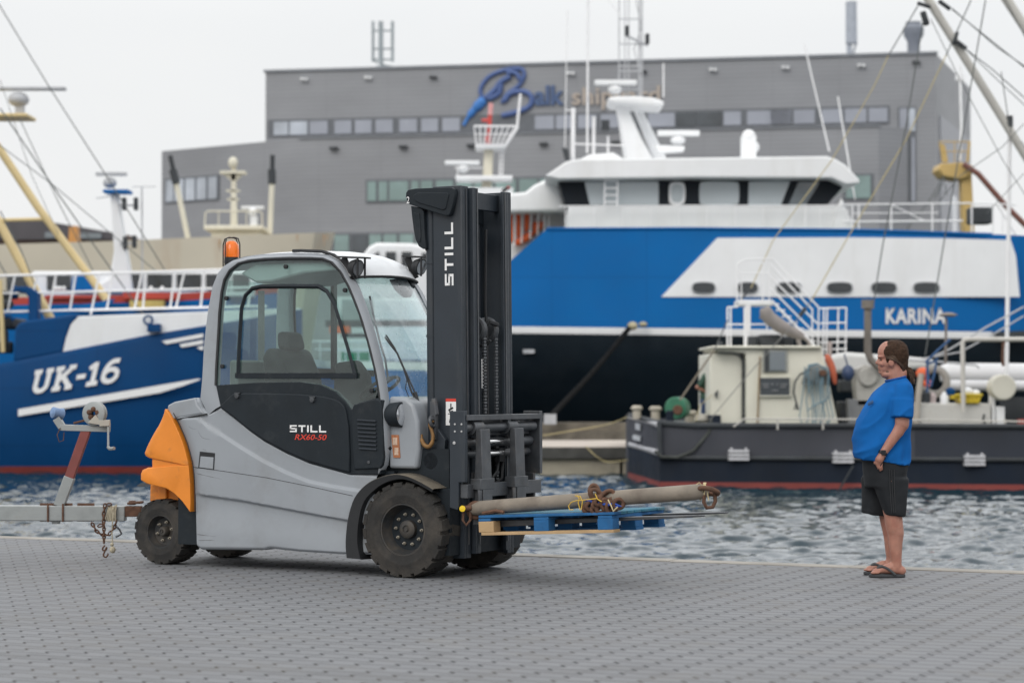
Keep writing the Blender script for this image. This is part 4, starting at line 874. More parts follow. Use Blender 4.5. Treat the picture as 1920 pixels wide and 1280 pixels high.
for s in (-1, 1):                                                                                   # arms
    mq = (lambda px, py, y=0.: V(at(px-(12 if y > .1 else 0), py, MY+y))); y = s*.215; mb.capsule(mq(1690, 735, s*.17), mq(1691, 795, y), .062, .054); mb.capsule(mq(1691, 796, y), mq(1657, 847, s*.225), .050, .031)
    mb.ball(mq(1685, 808, y*1.02), (.043, .042, .06), R=Matrix.Rotation(.55, 3, 'Y'))
    Y0 = s*.222
    mb.capsule(mq(1655.5, 849, Y0), mq(1649, 861, Y0), .029, .033); mb.ball(mq(1648.5, 863, Y0), (.030, .02, .042), R=Matrix.Rotation(.35, 3, 'Y'))
    for k, (fx, fy, L) in enumerate(((1641.5, 862, 10), (1644.5, 867, 12), (1648, 870, 12), (1651.5, 870, 10))):
        mb.capsule(mq(fx+1.5, fy-3, Y0-s*.002), mq(fx+1, fy+L*.5, Y0+s*.0), .0105, .0095, 8); mb.capsule(mq(fx+1, fy+L*.5, Y0), mq(fx+2.5, fy+L, Y0-s*.012), .0095, .008, 8)
    mb.capsule(mq(1646, 852, Y0-s*.012), mq(1640.5, 859, Y0-s*.02), .013, .011, 8); mb.capsule(mq(1640.5, 859, Y0-s*.02), mq(1639.5, 868, Y0-s*.02), .011, .009, 8)
mq = lambda px, py, y=0.: V(at(px, py, MY+y))
def leg(y, K, foot, heel):
    P_ = [(mq(px, py, y), r) for px, py, r in K]
    for (a, ra), (b, rb) in zip(P_, P_[1:]): mb.capsule(a, b, ra, rb)
    h = mq(heel[0], heel[1], y); f = mq(foot[0], foot[1], y); h.z = .056; f.z = .045
    mb.capsule(h, lerp(h, f, .55)+V((0,0,.012)), .034, .036); mb.capsule(lerp(h, f, .4)+V((0,0,.022)), f, .038, .022); mb.ball(h+V((.004,0,-.006)), (.036, .032, .032))
    for k in range(5):
        o = (k-2)*.016*(1 if y < 0 else -1); tip = f+V((-.030+abs(k-1)*.008, o, -.008)); mb.capsule(f+V((.02, o*.9, -.006)), tip, .012, .0105-.0008*k, 8)
mb.ball(mq(1662, 890, 0), (.11, .15, .18))
leg(-.105, ((1668, 900, .10), (1675, 968, .068), (1676, 981, .066), (1679.5, 1000, .061), (1679, 1020, .052), (1680, 1045, .043), (1681, 1064, .039)), (1641, 1078), (1689, 1074))
leg(.12, ((1660, 900, .10), (1665, 968, .066), (1668, 985, .063), (1671, 1003, .058), (1671, 1022, .05), (1672, 1045, .041), (1668, 1060, .038)), (1629, 1072), (1673, 1067))
blob(mb, 'body', SKIN, man, .0062, 3, .5, lambda c, n: .0012*mnoise.noise(c*22))
mb = MB()                                               # hair and ponytail
mb.ball(mq(1683, 664), (.086, .090, .106)); mb.ball(mq(1680, 658), (.075, .086, .085)); mb.ball(mq(1672.5, 652), (.066, .069, .062)); mb.ball(mq(1666, 650), (.035, .055, .040)); mb.ball(mq(1682, 652), (.066, .066, .060)); mb.ball(mq(1690, 680), (.052, .064, .070)); mb.ball(mq(1691, 694), (.030, .05, .035))
for s in (-1, 1): mb.ball(mq(1668, 660, s*.059), (.045, .028, .050)); mb.ball(mq(1664, 671, s*.061), (.013, .012, .038))
mb.capsule(mq(1697, 690), mq(1704, 696), .020, .030); mb.capsule(mq(1704, 696), mq(1709.5, 706), .033, .028); mb.capsule(mq(1709.5, 706), mq(1711, 717), .026, .008)
blob(mb, 'hair', HAIR, man, .006, 3, .5, lambda c, n: .0035*mnoise.noise(V((c.x*30, c.y*60, c.z*110)))+.003*mnoise.noise(V((c.x*16, c.y*16, c.z*30))))
mb = MB(); mb.ball(mq(1651.5, 694.5), (.0165, .030, .014)); mb.ball(mq(1655.5, 699), (.022, .032, .015)); mb.ball(mq(1663, 697), (.035, .050, .022)); mb.ball(mq(1648, 686.2), (.009, .022, .004))
blob(mb, 'beard', paint('grey_brown_stubble', (.16,.095,.068), .8, var=.3, vs=60, bump=.4, bs=200), man, .0055, 2, .5, lambda c, n: .001*mnoise.noise(c*120))
mb = MB(); r3 = random.Random(11)                       # loose strands combed back into the tail
for k in range(120):
    sd = r3.choice((-1, -1, 1)); t0 = r3.uniform(0, 1); p0 = (lerp(1657.5, 1664, r3.random()), lerp(642.5, 672, t0), sd*lerp(.02, .083, t0**.6)); p2_ = (1696+r3.uniform(-3, 3), 690+r3.uniform(-5, 4), sd*r3.uniform(.01, .05))
    p1_ = (lerp(p0[0], p2_[0], .55), lerp(p0[1], p2_[1], .5)-lerp(11, 2, t0), sd*lerp(.055, .092, t0)); L_ = catmull([mq(*p0), mq(*p1_), mq(*p2_)], 4); mb.tube(L_, [.0008]+[.0022]*(len(L_)-2)+[.001], 4)
for k in range(26): a_ = r3.uniform(0, 6.28); mb.tube(catmull([mq(1699+r3.uniform(-2,2), 691+r3.uniform(-3,3), .02*math.cos(a_)), mq(1708+4*math.sin(a_), 701+r3.uniform(-4,4), .032*math.cos(a_)), mq(1711+3*math.sin(a_)+r3.uniform(-2,2), 716+r3.uniform(-3,5), .014*math.cos(a_))], 4), .0020, 4)
mb.build('hair_strand', paint('hair_light_brown', (.085,.052,.034), .7, var=.4, vs=30), man, smooth=60)
mb = MB()
for s in (-1, 1): mb.ball(mq(1651.5, 674.2, s*.033), (.008, .010, .005), 10, 8)
mb.build('eye', paint('eye_dark', (.02,.018,.016), .2), man)
mb = MB()                                               # beard stubble around mouth and chin
# t-shirt
TEE = paint('blue_tshirt', (.008,.105,.345), .9, var=.12, vs=6, bump=.25, bs=9, spec=.1)
def ring(pf, pb, hw, zf, zb, n=40, e=2.4, pw=1.):
    A = mq(pf, zf); B = mq(pb, zb); c = (A+B)/2; a = (B.x-A.x)/2; out = []
    for k in range(n):
        t = 2*math.pi*k/n; cx = math.copysign(abs(math.cos(t))**(2/e), math.cos(t)); sy = math.copysign(abs(math.sin(t))**(2/e), math.sin(t))
        out.append((c.x+a*cx, MY+hw*sy, c.z+(B.z-A.z)/2*cx))
    return out
def loft(mb, rings):
    n = len(rings[0]); mb.grid(rings, closed=True); mb.add(rings[0], [tuple(range(n))]); mb.add(rings[-1], [tuple(range(n))])
mb = MB()
loft(mb, [ring(1661.5, 1697, .070, 714.5, 706), ring(1655, 1703, .10, 720, 712), ring(1647, 1708, .155, 727, 719), ring(1637, 1711.5, .195, 737, 731), ring(1627, 1713, .208, 750, 748), ring(1617, 1712, .213, 766, 766),
          ring(1607.5, 1709.5, .219, 786, 786), ring(1601, 1706.5, .225, 806, 806), ring(1598.5, 1705, .228, 822, 822), ring(1598.8, 1705, .228, 838, 842), ring(1600.5, 1705.8, .226, 850, 860), ring(1602, 1705.5, .222, 858, 873)])
for s in (-1, 1):
    for t in range(2): pass
    mb.capsule(mq(1694, 733, s*.165), mq(1692.5, 757, s*.205), .075, .080, 18)
    A, B = mq(1692.5, 750, s*.20), mq(1690.8, 783.5, s*.223); mb.tube([A, lerp(A, B, .5), B], [.081, .083, .0835], 20)
# cloth folds: shallow ridges
def tee_fold(c, n):
    u = c.x*.75+c.z*.66; v = -c.x*.66+c.z*.75; low = max(0, min(1, (1.30-c.z)/.35))
    d = (.030*(.55-abs(mnoise.noise(V((u*2.6, c.y*3, v*8)))))**2-.006)*(.4+.6*low)*2+.012*mnoise.noise(V((u*3.2, c.y*5, v*11)))*(.35+.65*low)+.010*mnoise.noise(V((c.x*14, c.y*9, c.z*3.5+4)))*low+.005*mnoise.noise(c*9)
    return d*1.6*(.2+.8*min(1, abs(n.y)*1.3))
tee = blob(mb, 't_shirt', TEE, man, .008, 7, .5, tee_fold)
mb = MB(); mb.tube([(p[0], p[1], p[2]) for p in ring(1661, 1697.5, .071, 714, 705.5)], .008, 7, closed=True); mb.build('collar', paint('blue_rib', (.003,.070,.27), .9), tee)
mb = MB(); a = mq(1633, 754, -.150)
for k in range(4): p = mq(1629+k*2.2, 757-k*1.2, -.158-k*.004); mb.ball(p, (.009, .004, .014), 8, 6)
mb.build('chest_print', paint('grey_print', (.03,.09,.22), .8), tee)
# shorts
SHORTS = paint('black_shorts', (.014,.016,.019), .8, var=.2, vs=8, bump=.1, bs=25, spec=.3)
mb = MB(); loft(mb, [ring(1611, 1703, .200, 846, 852), ring(1617, 1701, .205, 866, 872), ring(1619, 1699, .205, 890, 890), ring(1621.5, 1697.5, .20, 912, 912)])
def lring(px0, px1, py0, py1, yc, hw): return [(p[0], p[1]+yc, p[2]) for p in ring(px0, px1, hw, py0, py1, 32, 2.3)]
loft(mb, [lring(1630, 1698.5, 895, 895, -.105, .105), lring(1640, 1696.5, 925, 925, -.108, .10), lring(1650, 1695, 950, 950, -.11, .095), lring(1654.5, 1693.8, 962.5, 966.5, -.11, .09)])
loft(mb, [lring(1619, 1690, 895, 895, .10, .105), lring(1620.5, 1684, 925, 925, .105, .10), lring(1620, 1678, 950, 950, .11, .097), lring(1619.5, 1668, 962, 971, .11, .095)])
sh = blob(mb, 'shorts', SHORTS, man, .008, 10, .5, lambda c, n: .011*mnoise.noise(V((c.x*9+c.z*2, c.y*9, c.z*2.6)))+.004*mnoise.noise(c*14))
mb = MB()
for k in range(3): mb.tube([mq(1668+k*4.2, 880, -.207-.0*k), mq(1669+k*4.0, 915, -.208), mq(1672+k*3.5, 961, -.203+.003*abs(k-1))], .004, 4)
mb.build('side_stripe', paint('dark_grey_stripe', (.026,.028,.031), .8), sh)
mb = MB(); mb.tube([mq(1655, 851, -.245), mq(1659, 858, -.235), mq(1653, 868, -.232), mq(1647, 881, -.214)], .006, 6); mb.build('pocket_edge', SHORTS, sh)
# watch
mb = MB(); w0, w1 = mq(1656.5, 846, -.225), mq(1654, 851.5, -.2245); d = (w1-w0).normalized(); mb.lathe([(.034,-.011),(.037,-.008),(.037,.008),(.034,.011)], (w0+w1)/2, d, 24, True); mb.cbox((w0+w1)/2+V((.0,-.036,.004)), (.034, .012, .036)); mb.build('watch', paint('watch_black', (.008,.009,.012), .25), man, bevel=.004)
# sandals
SOLE = paint('sandal_rubber', (.040,.042,.046), .8, var=.15)
def sandal(y, heel, toe):
    h = mq(heel, 1080, y); f = mq(toe, 1080, y); L = h.x-f.x; pts = []
    for k in range(28):
        t = 2*math.pi*k/28; c_ = math.cos(t); pts.append((f.x+L/2+L/2*c_, MY+y+.045*math.sin(t)*(1-.18*c_)))
    mb = MB(); mb.prism([(a, b, .002) for a, b in pts], [(a, b, .026) for a, b in pts]); s_ = mb.build('sandal', SOLE, man, bevel=.006)
    mb = MB(); xm = f.x+L*.62
    for sd in (-1, 1): mb.tube(catmull([(xm+.02, MY+y+sd*.046, .024), (xm-.03, MY+y+sd*.041, .065), (f.x+L*.34, MY+y+sd*.020, .082), (f.x+L*.20, MY+y, .055), (f.x+L*.17, MY+y, .026)], 4), .0105, 6)
    mb.build('strap', paint('sandal_strap', (.05,.052,.055), .7) if 'sandal_strap' not in bpy.data.materials else bpy.data.materials['sandal_strap'], s_)
sandal(-.105, 1698, 1629); sandal(.12, 1681, 1619)
# ------------------------------------------------------------------ helpers for boats and buildings
def slab(mb, pts, Y, t):
    A = [at(a, b, Y) for a, b in pts]; mb.prism(A, [(x, y+t, z) for x, y, z in A]); return mb
def rect(mb, x0, y0, x1, y1, Y, t): return slab(mb, [(x0,y0),(x1,y0),(x1,y1),(x0,y1)], Y, t)
def tb(mb, pts, Y, wpx, n=8): 
    P_ = [at(p[0], p[1], p[2] if len(p) > 2 else Y) for p in pts]; mb.tube(P_, wpx/2*Y/F, n); return mb
def disc(mb, px, py, Y, rpx, t, ax=(0,1,0), n=28): r = rpx*Y/F; mb.lathe([(.001,0),(r*.9,0),(r,r*.1),(r,t),(.001,t)], at(px, py, Y), ax, n); return mb
def ballp(mb, px, py, Y, rx, rz, ry=None): s = Y/F; mb.ball(at(px, py, Y), (rx*s, (ry or rx)*s, rz*s)); return mb
def hull(mb, stations, levels_m, Ycl):
    # stations: list of [(px, py, Y) per level], near side; mirrored about Ycl
    near = [[at(*p) for p in st] for st in stations]; far = [[(x, 2*Ycl-y, z) for x, y, z in st] for st in near]
    nl = len(stations[0])
    for L in range(nl-1):
        mb.mi = levels_m[L]
        for side in (near, far): mb.grid([[st[L], st[L+1]] for st in side])
    mb.mi = levels_m[-1]
    mb.grid([[a[0], b[0]] for a, b in zip(near, far)])                      # deck
    mb.mi = levels_m[0]
    for e in (0, -1): mb.grid([near[e], far[e]])
def rooted(name, label, cat, px, Y, z=None, group=None): p = at(px, 800, Y); return thing(name, label, cat, (p[0], p[1], WZ if z is None else z), group=group)
WHITEP = paint('white_boat_paint', (.80,.81,.82), .4, var=.04, vs=.6, dirt=.3, dcol=(.50,.48,.44), ds=1.2, dlo=.5, dhi=.8, streak=True)
WHITER = paint('white_rail_paint', (.82,.82,.83), .45, var=.05)
CREAM = paint('cream_boat_paint', (.66,.63,.52), .5, var=.05, vs=.9, dirt=.45, dcol=(.40,.32,.22), ds=1.6, dlo=.5, dhi=.8, streak=True)
BLUEA = paint('trawler_deep_blue', (0,.048,.158), .6, var=.12, vs=.5, dirt=.25, dcol=(.0,.035,.13), ds=.8, streak=True, bump=.1, bs=1.2, spec=.2, seams=(2.7, 1.5))
BLUEB = paint('ship_bright_blue', (0,.118,.365), .6, var=.08, vs=.4, dirt=.4, dcol=(.0,.14,.38), ds=.7, dlo=.45, dhi=.85, bump=.1, bs=.8, spec=.2, seams=(3.1, 1.7))
BLACKH = paint('black_hull', (.006,.012,.018), .55, var=.2, vs=.4, dirt=.35, dcol=(.03,.034,.038), ds=.6, dlo=.5, dhi=.8, bump=.12, bs=.7, spec=.25, seams=(3.1, 1.7))
REDH = paint('red_boot_paint', (.21,.036,.030), .6, var=.2, vs=1, dirt=.5, dcol=(.10,.045,.035), ds=2, streak=True)
DARKG = paint('dark_window_glass', (.018,.024,.030), .08, var=.05, spec=.8)
PALEG = paint('reflecting_glass', (.16,.19,.21), .08, var=.15, vs=.5, spec=1.)
WIRE = paint('wire_rope', (.10,.11,.11), .7, var=.1)
YROPE = paint('yellow_rope', (.45,.38,.20), .8, var=.1)
BOOMY = paint('pale_yellow_boom', (.66,.52,.27), .5, var=.06, vs=1.5, dirt=.3, dcol=(.40,.27,.12), ds=2)
RADARG = paint('radar_grey', (.45,.46,.48), .5)
GEARD = paint('dark_deck_gear', (.035,.04,.045), .7, var=.3, vs=2)
REDP = paint('red_boat_paint', (.42,.045,.03), .5, var=.1, vs=1)
ORG = paint('orange_plastic', (.72,.12,.025), .5, var=.1)
# ------------------------------------------------------------------ blue trawler at the left
Y = 60.
uk = rooted('fishing_trawler', 'deep blue fishing trawler with white bow deck and slanted registration lettering, left side', 'fishing boat', 150, 63)
st = []
for px, s, yn, yb, cut in ((-420,712,60,60.3,0),(0,682,60,60.3,0),(118,659,60,60.3,0),(281,627,60,60.4,0),(380,611,60,60.9,0),(450,600,60.4,61.7,0),(520,588,61.3,62.6,0),(566,579,62.97,62.97,0)):
    st.append([(px, s, yn), (px, s+9, yn-.04), (px, 874, (yn+yb)/2), (px, 895, yb), (px, 925, yb+.1)])
mb = MB(); hull(mb, st, [0, 0, 1, 1, 0], 63); mb.build('hull', [BLUEA, REDH], uk, smooth=45)
mb = MB(); slab(mb, [(25,678),(28,616),(36,605),(50,601),(140,589),(147,593),(133,607),(124,632),(118,660)], 60.03, 5.9); mb.build('bow_bulwark', BLUEA, uk, bevel=.12, seg=3)
mb = MB(); hull(mb, [[(px, tp, yn), (px, bt, yn)] for px, tp, bt, yn in ((118,657,660,60.05),(124,632,659,60.05),(133,607,657,60.05),(147,593,654.5,60.05),(281,588,629,60.05),(385,584,611,60.06),(450,581,600.5,60.45),(520,579,588.5,61.32),(565,578,579.5,62.96))], [0, 0], 63); mb.build('whaleback', WHITEP, uk, bevel=.08, seg=3)
for q in ([(34,767),(372,709.5),(377,711),(340,724),(300,736),(34,780)], [(303,639.5),(381,625),(381,632),(312,645)], [(336,645.5),(381,637),(381,644),(341,651)], [(369,651),(381,648),(381,655),(377,656)]):
    mb = MB(); slab(mb, q, 59.935, .03); mb.build('white_stripe', WHITEL, uk)
o = V(at(55, 738.5, 59.93)); e = V(at(203, 716.5, 59.93)); u_ = (e-o).normalized(); K_ = 60/F
def ribbon(mb, pts, w, base, sh, hgt, wid, d0, d1):   # flat lettering stroke with thickness
    P_ = [V((x, y, 0)) for x, y in pts]; L = []; R = []
    for i, p in enumerate(P_):
        t = (P_[min(i+1, len(P_)-1)]-P_[max(i-1, 0)]); t = V((t.x*wid, t.y*hgt, 0)).normalized(); n = V((-t.y/wid, t.x/hgt, 0))*(w/2); L.append(p+n); R.append(p-n)
    for i in range(len(P_)-1):
        q = [L[i], L[i+1], R[i+1], R[i]]; Q3 = [base+u_*(p.x*wid+p.y*hgt*sh)+V((0, 0, p.y*hgt)) for p in q]; mb.prism([p+V((0, d0, 0)) for p in Q3], [p+V((0, d1, 0)) for p in Q3])
arc = lambda cx, cy, rx, ry, a0, a1, n=14: [(cx+rx*math.cos(math.radians(a0+(a1-a0)*i/n)), cy+ry*math.sin(math.radians(a0+(a1-a0)*i/n))) for i in range(n+1)]
GL_ = {'U': (36, [[(.2,1),(.2,.32)]+arc(.5,.32,.3,.25,180,360)+[(.8,.32),(.8,1)], [(0,.94),(.4,.94)], [(.62,.94),(1,.94)]]), 'K': (38, [[(.2,0),(.2,1)], [(.22,.42),(.85,.95)], [(.42,.58),(.88,.05)], [(0,.06),(.42,.06)], [(0,.94),(.42,.94)], [(.65,.06),(1,.06)], [(.65,.94),(1,.94)]]),
       '-': (17, [[(0,.45),(1,.45)]]), '1': (22, [[(.55,0),(.55,1)], [(.55,.93),(.05,.74)], [(.05,.06),(1,.06)]]), '6': (34, [arc(.5,.31,.38,.27,0,360,22), arc(.62,.36,.50,.58,185,80,12)+[(.86,.93)]])}
for nm, mt_, off, d0, d1 in (('white_lettering', WHITEL, V((0,0,0)), .03, .045),):
    mb = MB(); cur = 0
    for ch in 'UK-16':
        w_, st_ = GL_[ch]
        for i_, s_ in enumerate(st_): ribbon(mb, s_, 8.6*K_, o+u_*(cur*K_)+off, .26, 41*K_, w_*K_, d0-.003*i_, d1)
        cur += w_+(5 if ch != '-' else 4)
    mb.build(nm, mt_, uk, smooth=0)
mb = MB(); tb(mb, [(-200,521),(0,517),(197,512.5),(409,506),(500,503)], 60.5, 5); tb(mb, [(-50,551),(72,548.6),(389,541),(500,538)], 60.5, 4); tb(mb, [(-50,586),(0,585),(200,580),(389,576),(500,574)], 60.5, 4.5)
for a, b, c, d in ((28,517,14,586),(70,516,55,583),(105,515,92,582),(142,514,131,582),(186,513,170,590),(212,512,200,582),(266,511,252,580),(273,511,268,580),(328,510,319,578),(346,509,330,577),(383,508,376,577),(430,506,420,575),(475,504,465,574)): tb(mb, [(a,b),(c,d)], 60.5, 4)
mb.build('bow_railing', WHITER, uk)
for pts, w in ((((-160,60),(0,281),(72,390),(199,560)), 15), (((-150,190),(0,420),(105,617)), 17), (((-60,414),(86,411)), 7), (((-20,505),(10,650)), 16)):
    mb = MB(); tb(mb, pts, 61.5, w, 14); mb.build('outrigger_boom', BOOMY, uk, smooth=60)
mb = MB(); slab(mb, [(53,612),(53,556),(46,549),(30,545),(33,537),(52,537),(70,548),(71,612)], 60.3, .5); mb.build('boom_post', BLUEA, uk, bevel=.03)
mb = MB(); rect(mb, -40, 212, 51, 219, 62, 1.2); mb.build('radar_platform', BOOMY, uk, bevel=.03); mb = MB(); rect(mb, -30, 162, 122, 169, 62.3, .25); mb.build('radar_scanner', RADARG, uk, bevel=.03)
mb = MB(); ballp(mb, 35, 187, 62.5, 20, 14); rect(mb, 28, 195, 43, 212, 62.4, .25); mb.build('radar_housing', RADARG, uk)
mb = MB(); rect(mb, -90, 200, -52, 690, 62.5, 1.0); rect(mb, -60, 205, -30, 222, 62, 1.0); mb.build('mast', BOOMY, uk)
for k, (pts, w) in enumerate(((((-30,-37),(0,12),(89,158),(199,329),(309,506)), 2.2), (((0,203),(110,365),(205,500),(285,613)), 2.6), (((-20,258),(97,345),(292,508)), 1.8), (((37,223),(110,380),(175,508)), 1.8), (((0,150),(60,330),(110,440)), 1.2), (((0,395),(40,470),(75,560)), 2.4), (((-10,478),(30,545)), 2.6))):
    mb = MB(); tb(mb, pts, 61, w, 5); mb.build('rigging_wire', WIRE, uk)
mb = MB(); mb.torus(at(278,600,59.9), (0,1,0), .11, .03, 16, 6); rect(mb, 276, 607, 300, 622, 59.8, .25); mb.build('wire_shackle', BLUEA, uk)
mb = MB(); rect(mb, -40, 595, 22, 615, 60.5, 2); rect(mb, -40, 640, 20, 662, 60.4, .4); rect(mb, 4, 618, 12, 655, 60.3, .3); ballp(mb, 12, 570, 61, 14, 10); rect(mb, -20, 545, 28, 560, 61, .5); mb.build('winch_gear', GEARD, uk, bevel=.05)
mb = MB(); tb(mb, [(-5,596),(18,592),(26,600)], 60.3, 8); ballp(mb, 28, 547, 60.6, 9, 12); mb.build('blue_block', BLUEA, uk)
mb = MB(); tb(mb, [(0,525),(6,660)], 60.2, 9); mb.build('yellow_post', BOOMY, uk)
# ------------------------------------------------------------------ white wheelhouse boat behind it
Y = 74.
bb = rooted('fishing_boat', 'white wheelhouse fishing boat with red band and white radar mast moored behind the blue trawler', 'fishing boat', 220, 77)
mb = MB(); hull(mb, [[(px, s, yn), (px, s+14, yn), (px, 850, yn+.6)] for px, s, yn in ((-80,560,74),(100,556,74),(300,552,74),(420,545,74.6),(520,535,76.9))], [1, 0, 0], 77); mb.build('hull', [BLUEB, REDP], bb)
mb = MB(); rect(mb, 60, 508, 470, 556, 74.6, 4); mb.build('wheelhouse', WHITEP, bb, bevel=.06)
for x0, x1 in ((12,58),(88,102),(106,132),(240,266),(276,322),(331,377),(386,430),(436,468)):
    mb = MB(); rect(mb, x0, 514, x1, 544, 74.53, .3); mb.build('window', DARKG, bb)
mb = MB(); slab(mb, [(133,545),(136,518),(160,516),(176,545)], 74.2, .3); mb.build('blue_tarp', BLUEB, bb)
mb = MB(); rect(mb, 85, 553, 200, 559, 73.8, .15); rect(mb, 230, 548, 337, 560, 73.8, .15); mb.build('red_band', REDP, bb); mb = MB(); slab(mb, [(105,581),(215,560),(200,578),(160,584)], 73.6, .15); mb.build('blue_panel', BLUEB, bb)
mb = MB(); rect(mb, 243, 563, 306, 577, 73.4, .5); mb.build('yellow_fish_bin', paint('ochre_bin', (.52,.40,.13), .7, var=.2), bb)
mb = MB()
for x in (105, 112, 120, 283, 304): ballp(mb, x, 541, 74.0, 4, 5)
mb.build('deck_vent', WHITEP, bb)
mb = MB(); slab(mb, [(206,361),(219,361),(250,548),(160,548),(205,520),(213,470)], 74.3, .5); mb.build('mast', WHITEP, bb, bevel=.08, seg=3)
mb = MB(); rect(mb, 179, 323, 236, 329, 74.2, .25); mb.build('radar_scanner', RADARG, bb); mb = MB(); ballp(mb, 206, 343, 74.4, 13, 10); mb.build('radar_dome', RADARG, bb); mb = MB(); rect(mb, 193, 355, 240, 361, 74.0, .9); mb.build('blue_platform', BLUEB, bb)
for px, py in ((232,370),(254,370),(234,443),(251,441)):
    mb = MB(); rect(mb, px-4, py, px+4, py+24, 74.2, .2); mb.build('mast_light', GEARD, bb, bevel=.03)
mb = MB(); tb(mb, [(222,385),(258,385)], 74.3, 4); tb(mb, [(225,458),(256,455)], 74.3, 4); tb(mb, [(266,350),(267,540)], 74.5, 3); tb(mb, [(248,350),(292,350)], 74.5, 1.5); tb(mb, [(180,372),(206,368)], 74.4, 2); mb.build('antenna', RADARG, bb)
# ------------------------------------------------------------------ boat with a white 0, seen through the cab
bc = rooted('fishing_boat', 'bright blue boat with white rail and white numerals seen through the forklift cab windows', 'fishing boat', 700, 68)
mb = MB(); hull(mb, [[(px, s, yn), (px, s+14, yn-.03), (px, 868, yn+.4), (px, 900, yn+.5)] for px, s, yn in ((570,672,67.9),(610,676,65.3),(680,678,64.6),(780,680,64.6),(880,682,65),(915,684,67.9))], [1, 0, 2, 0], 68); mb.build('hull', [BLUEB, WHITEP, REDH], bc)
mb = MB(); mb.text('10', at(640, 747, 64.5), (1,0,0), (0,0,1), 32*64.5/F, 38*64.5/F, shear=.15, bold=.04, depth=.03, n=(0,-1,0)); mb.build('white_lettering', WHITEL, bc, smooth=0)
mb = MB(); tb(mb, [(585,640),(700,640),(860,642)], 65.6, 3); tb(mb, [(590,655),(860,657)], 65.6, 3)
for x in range(600, 870, 24): tb(mb, [(x,640),(x,678)], 65.6, 2.5)
mb.build('railing', WHITER, bc)
mb = MB(); rect(mb, 610, 600, 850, 612, 69, 1); rect(mb, 640, 625, 700, 632, 68, .6); mb.build('deck_rack', GEARD, bc); mb = MB(); rect(mb, 640, 660, 690, 676, 66.2, .8); mb.build('green_net', paint('green_net', (.02,.25,.13), .9), bc)
mb = MB(); rect(mb, 618, 611, 655, 624, 68.5, .8); mb.build('orange_bin', ORG, bc); mb = MB(); rect(mb, 700, 560, 850, 676, 69, 3); mb.build('wheelhouse', WHITEP, bc, bevel=.05)
mb = MB(); rect(mb, 640, 560, 698, 604, 70, 2); mb.build('deck_house', paint('boat_grey', (.30,.33,.34), .6), bc, bevel=.05)
# ------------------------------------------------------------------ beige ship
bs = rooted('ship', 'beige ship hull with rust streaks and a small white bridge deck, behind the left trawlers', 'ship', 300, 102)
BEIGE = paint('beige_hull', (.52,.475,.38), .6, var=.06, vs=.3, dirt=.55, dcol=(.36,.22,.12), ds=.35, dlo=.58, dhi=.74, streak=True)
mb = MB(); hull(mb, [[(px, s, yn), (px-b, 880, yn)] for px, s, yn, b in ((-500,470,98,0),(0,458,98,0),(210,452,98,0),(420,443,98,0),(531,438.5,98,20),(590,436.5,98.5,70),(628,435,101.9,110))], [0, 0], 102); mb.build('hull', BEIGE, bs)
for x in (556, 612, 606, 265, 410): 
    mb = MB(); s_ = rnd.uniform(12, 30); yy = 437 if x > 500 else 446; slab(mb, [(x,yy+3),(x+3,yy+3),(x+1.5,yy+3+s_)], 97.96 if x < 560 else 98.1, .03); mb.build('rust_streak', paint('rust_stain', (.38,.22,.11), .8) if 'rust_stain' not in bpy.data.materials else bpy.data.materials['rust_stain'], bs)
mb = MB(); rect(mb, 382, 422, 493, 431, 99, 4); rect(mb, 396, 431, 487, 446, 99.3, 3.4); mb.build('bridge', CREAM, bs, bevel=.05)
mb = MB(); tb(mb, [(384,422),(385,399),(390,396),(486,396),(491,399),(492,422)], 99.1, 3); 
for x in (410, 437, 462): tb(mb, [(x,396),(x,422)], 99.1, 2)
mb.build('bridge_rail', CREAM, bs)
mb = MB(); slab(mb, [(434,313),(441,313),(444,424),(432,424)], 100, .3); rect(mb, 412, 320, 459, 325, 99.8, .8); slab(mb, [(416,325),(455,325),(443,338),(432,338)], 100, .3); ballp(mb, 437, 305, 100, 9, 11); rect(mb, 424, 356, 449, 359, 100, .3); rect(mb, 426, 372, 447, 375, 100, .3); mb.build('signal_mast', CREAM, bs)
mb = MB(); ballp(mb, 474, 398, 99.5, 8, 9); rect(mb, 469, 405, 481, 424, 99.4, .4); rect(mb, 452, 386, 494, 391, 99.5, .4); mb.build('satellite_dome', WHITEP, bs)
for a, b, c, d in (((331,345),(353,449),(318,292),(331,345)), ((509,345),(506,437),(511,291),(509,347))):
    pass
for foot, mid, tip in (((353,449),(331,345),(319,292)), ((506,437),(510,345),(511,291))):
    mb = MB(); tb(mb, [foot, mid], 99.5, 10); dk = mb.build('derrick_pole', CREAM, bs); mb = MB(); tb(mb, [mid, ((mid[0]+tip[0])/2-1, (mid[1]+tip[1])/2)], 99.5, 15); tb(mb, [((mid[0]+tip[0])/2, (mid[1]+tip[1])/2), tip], 99.5, 9); mb.build('derrick_head', GEARD, dk)
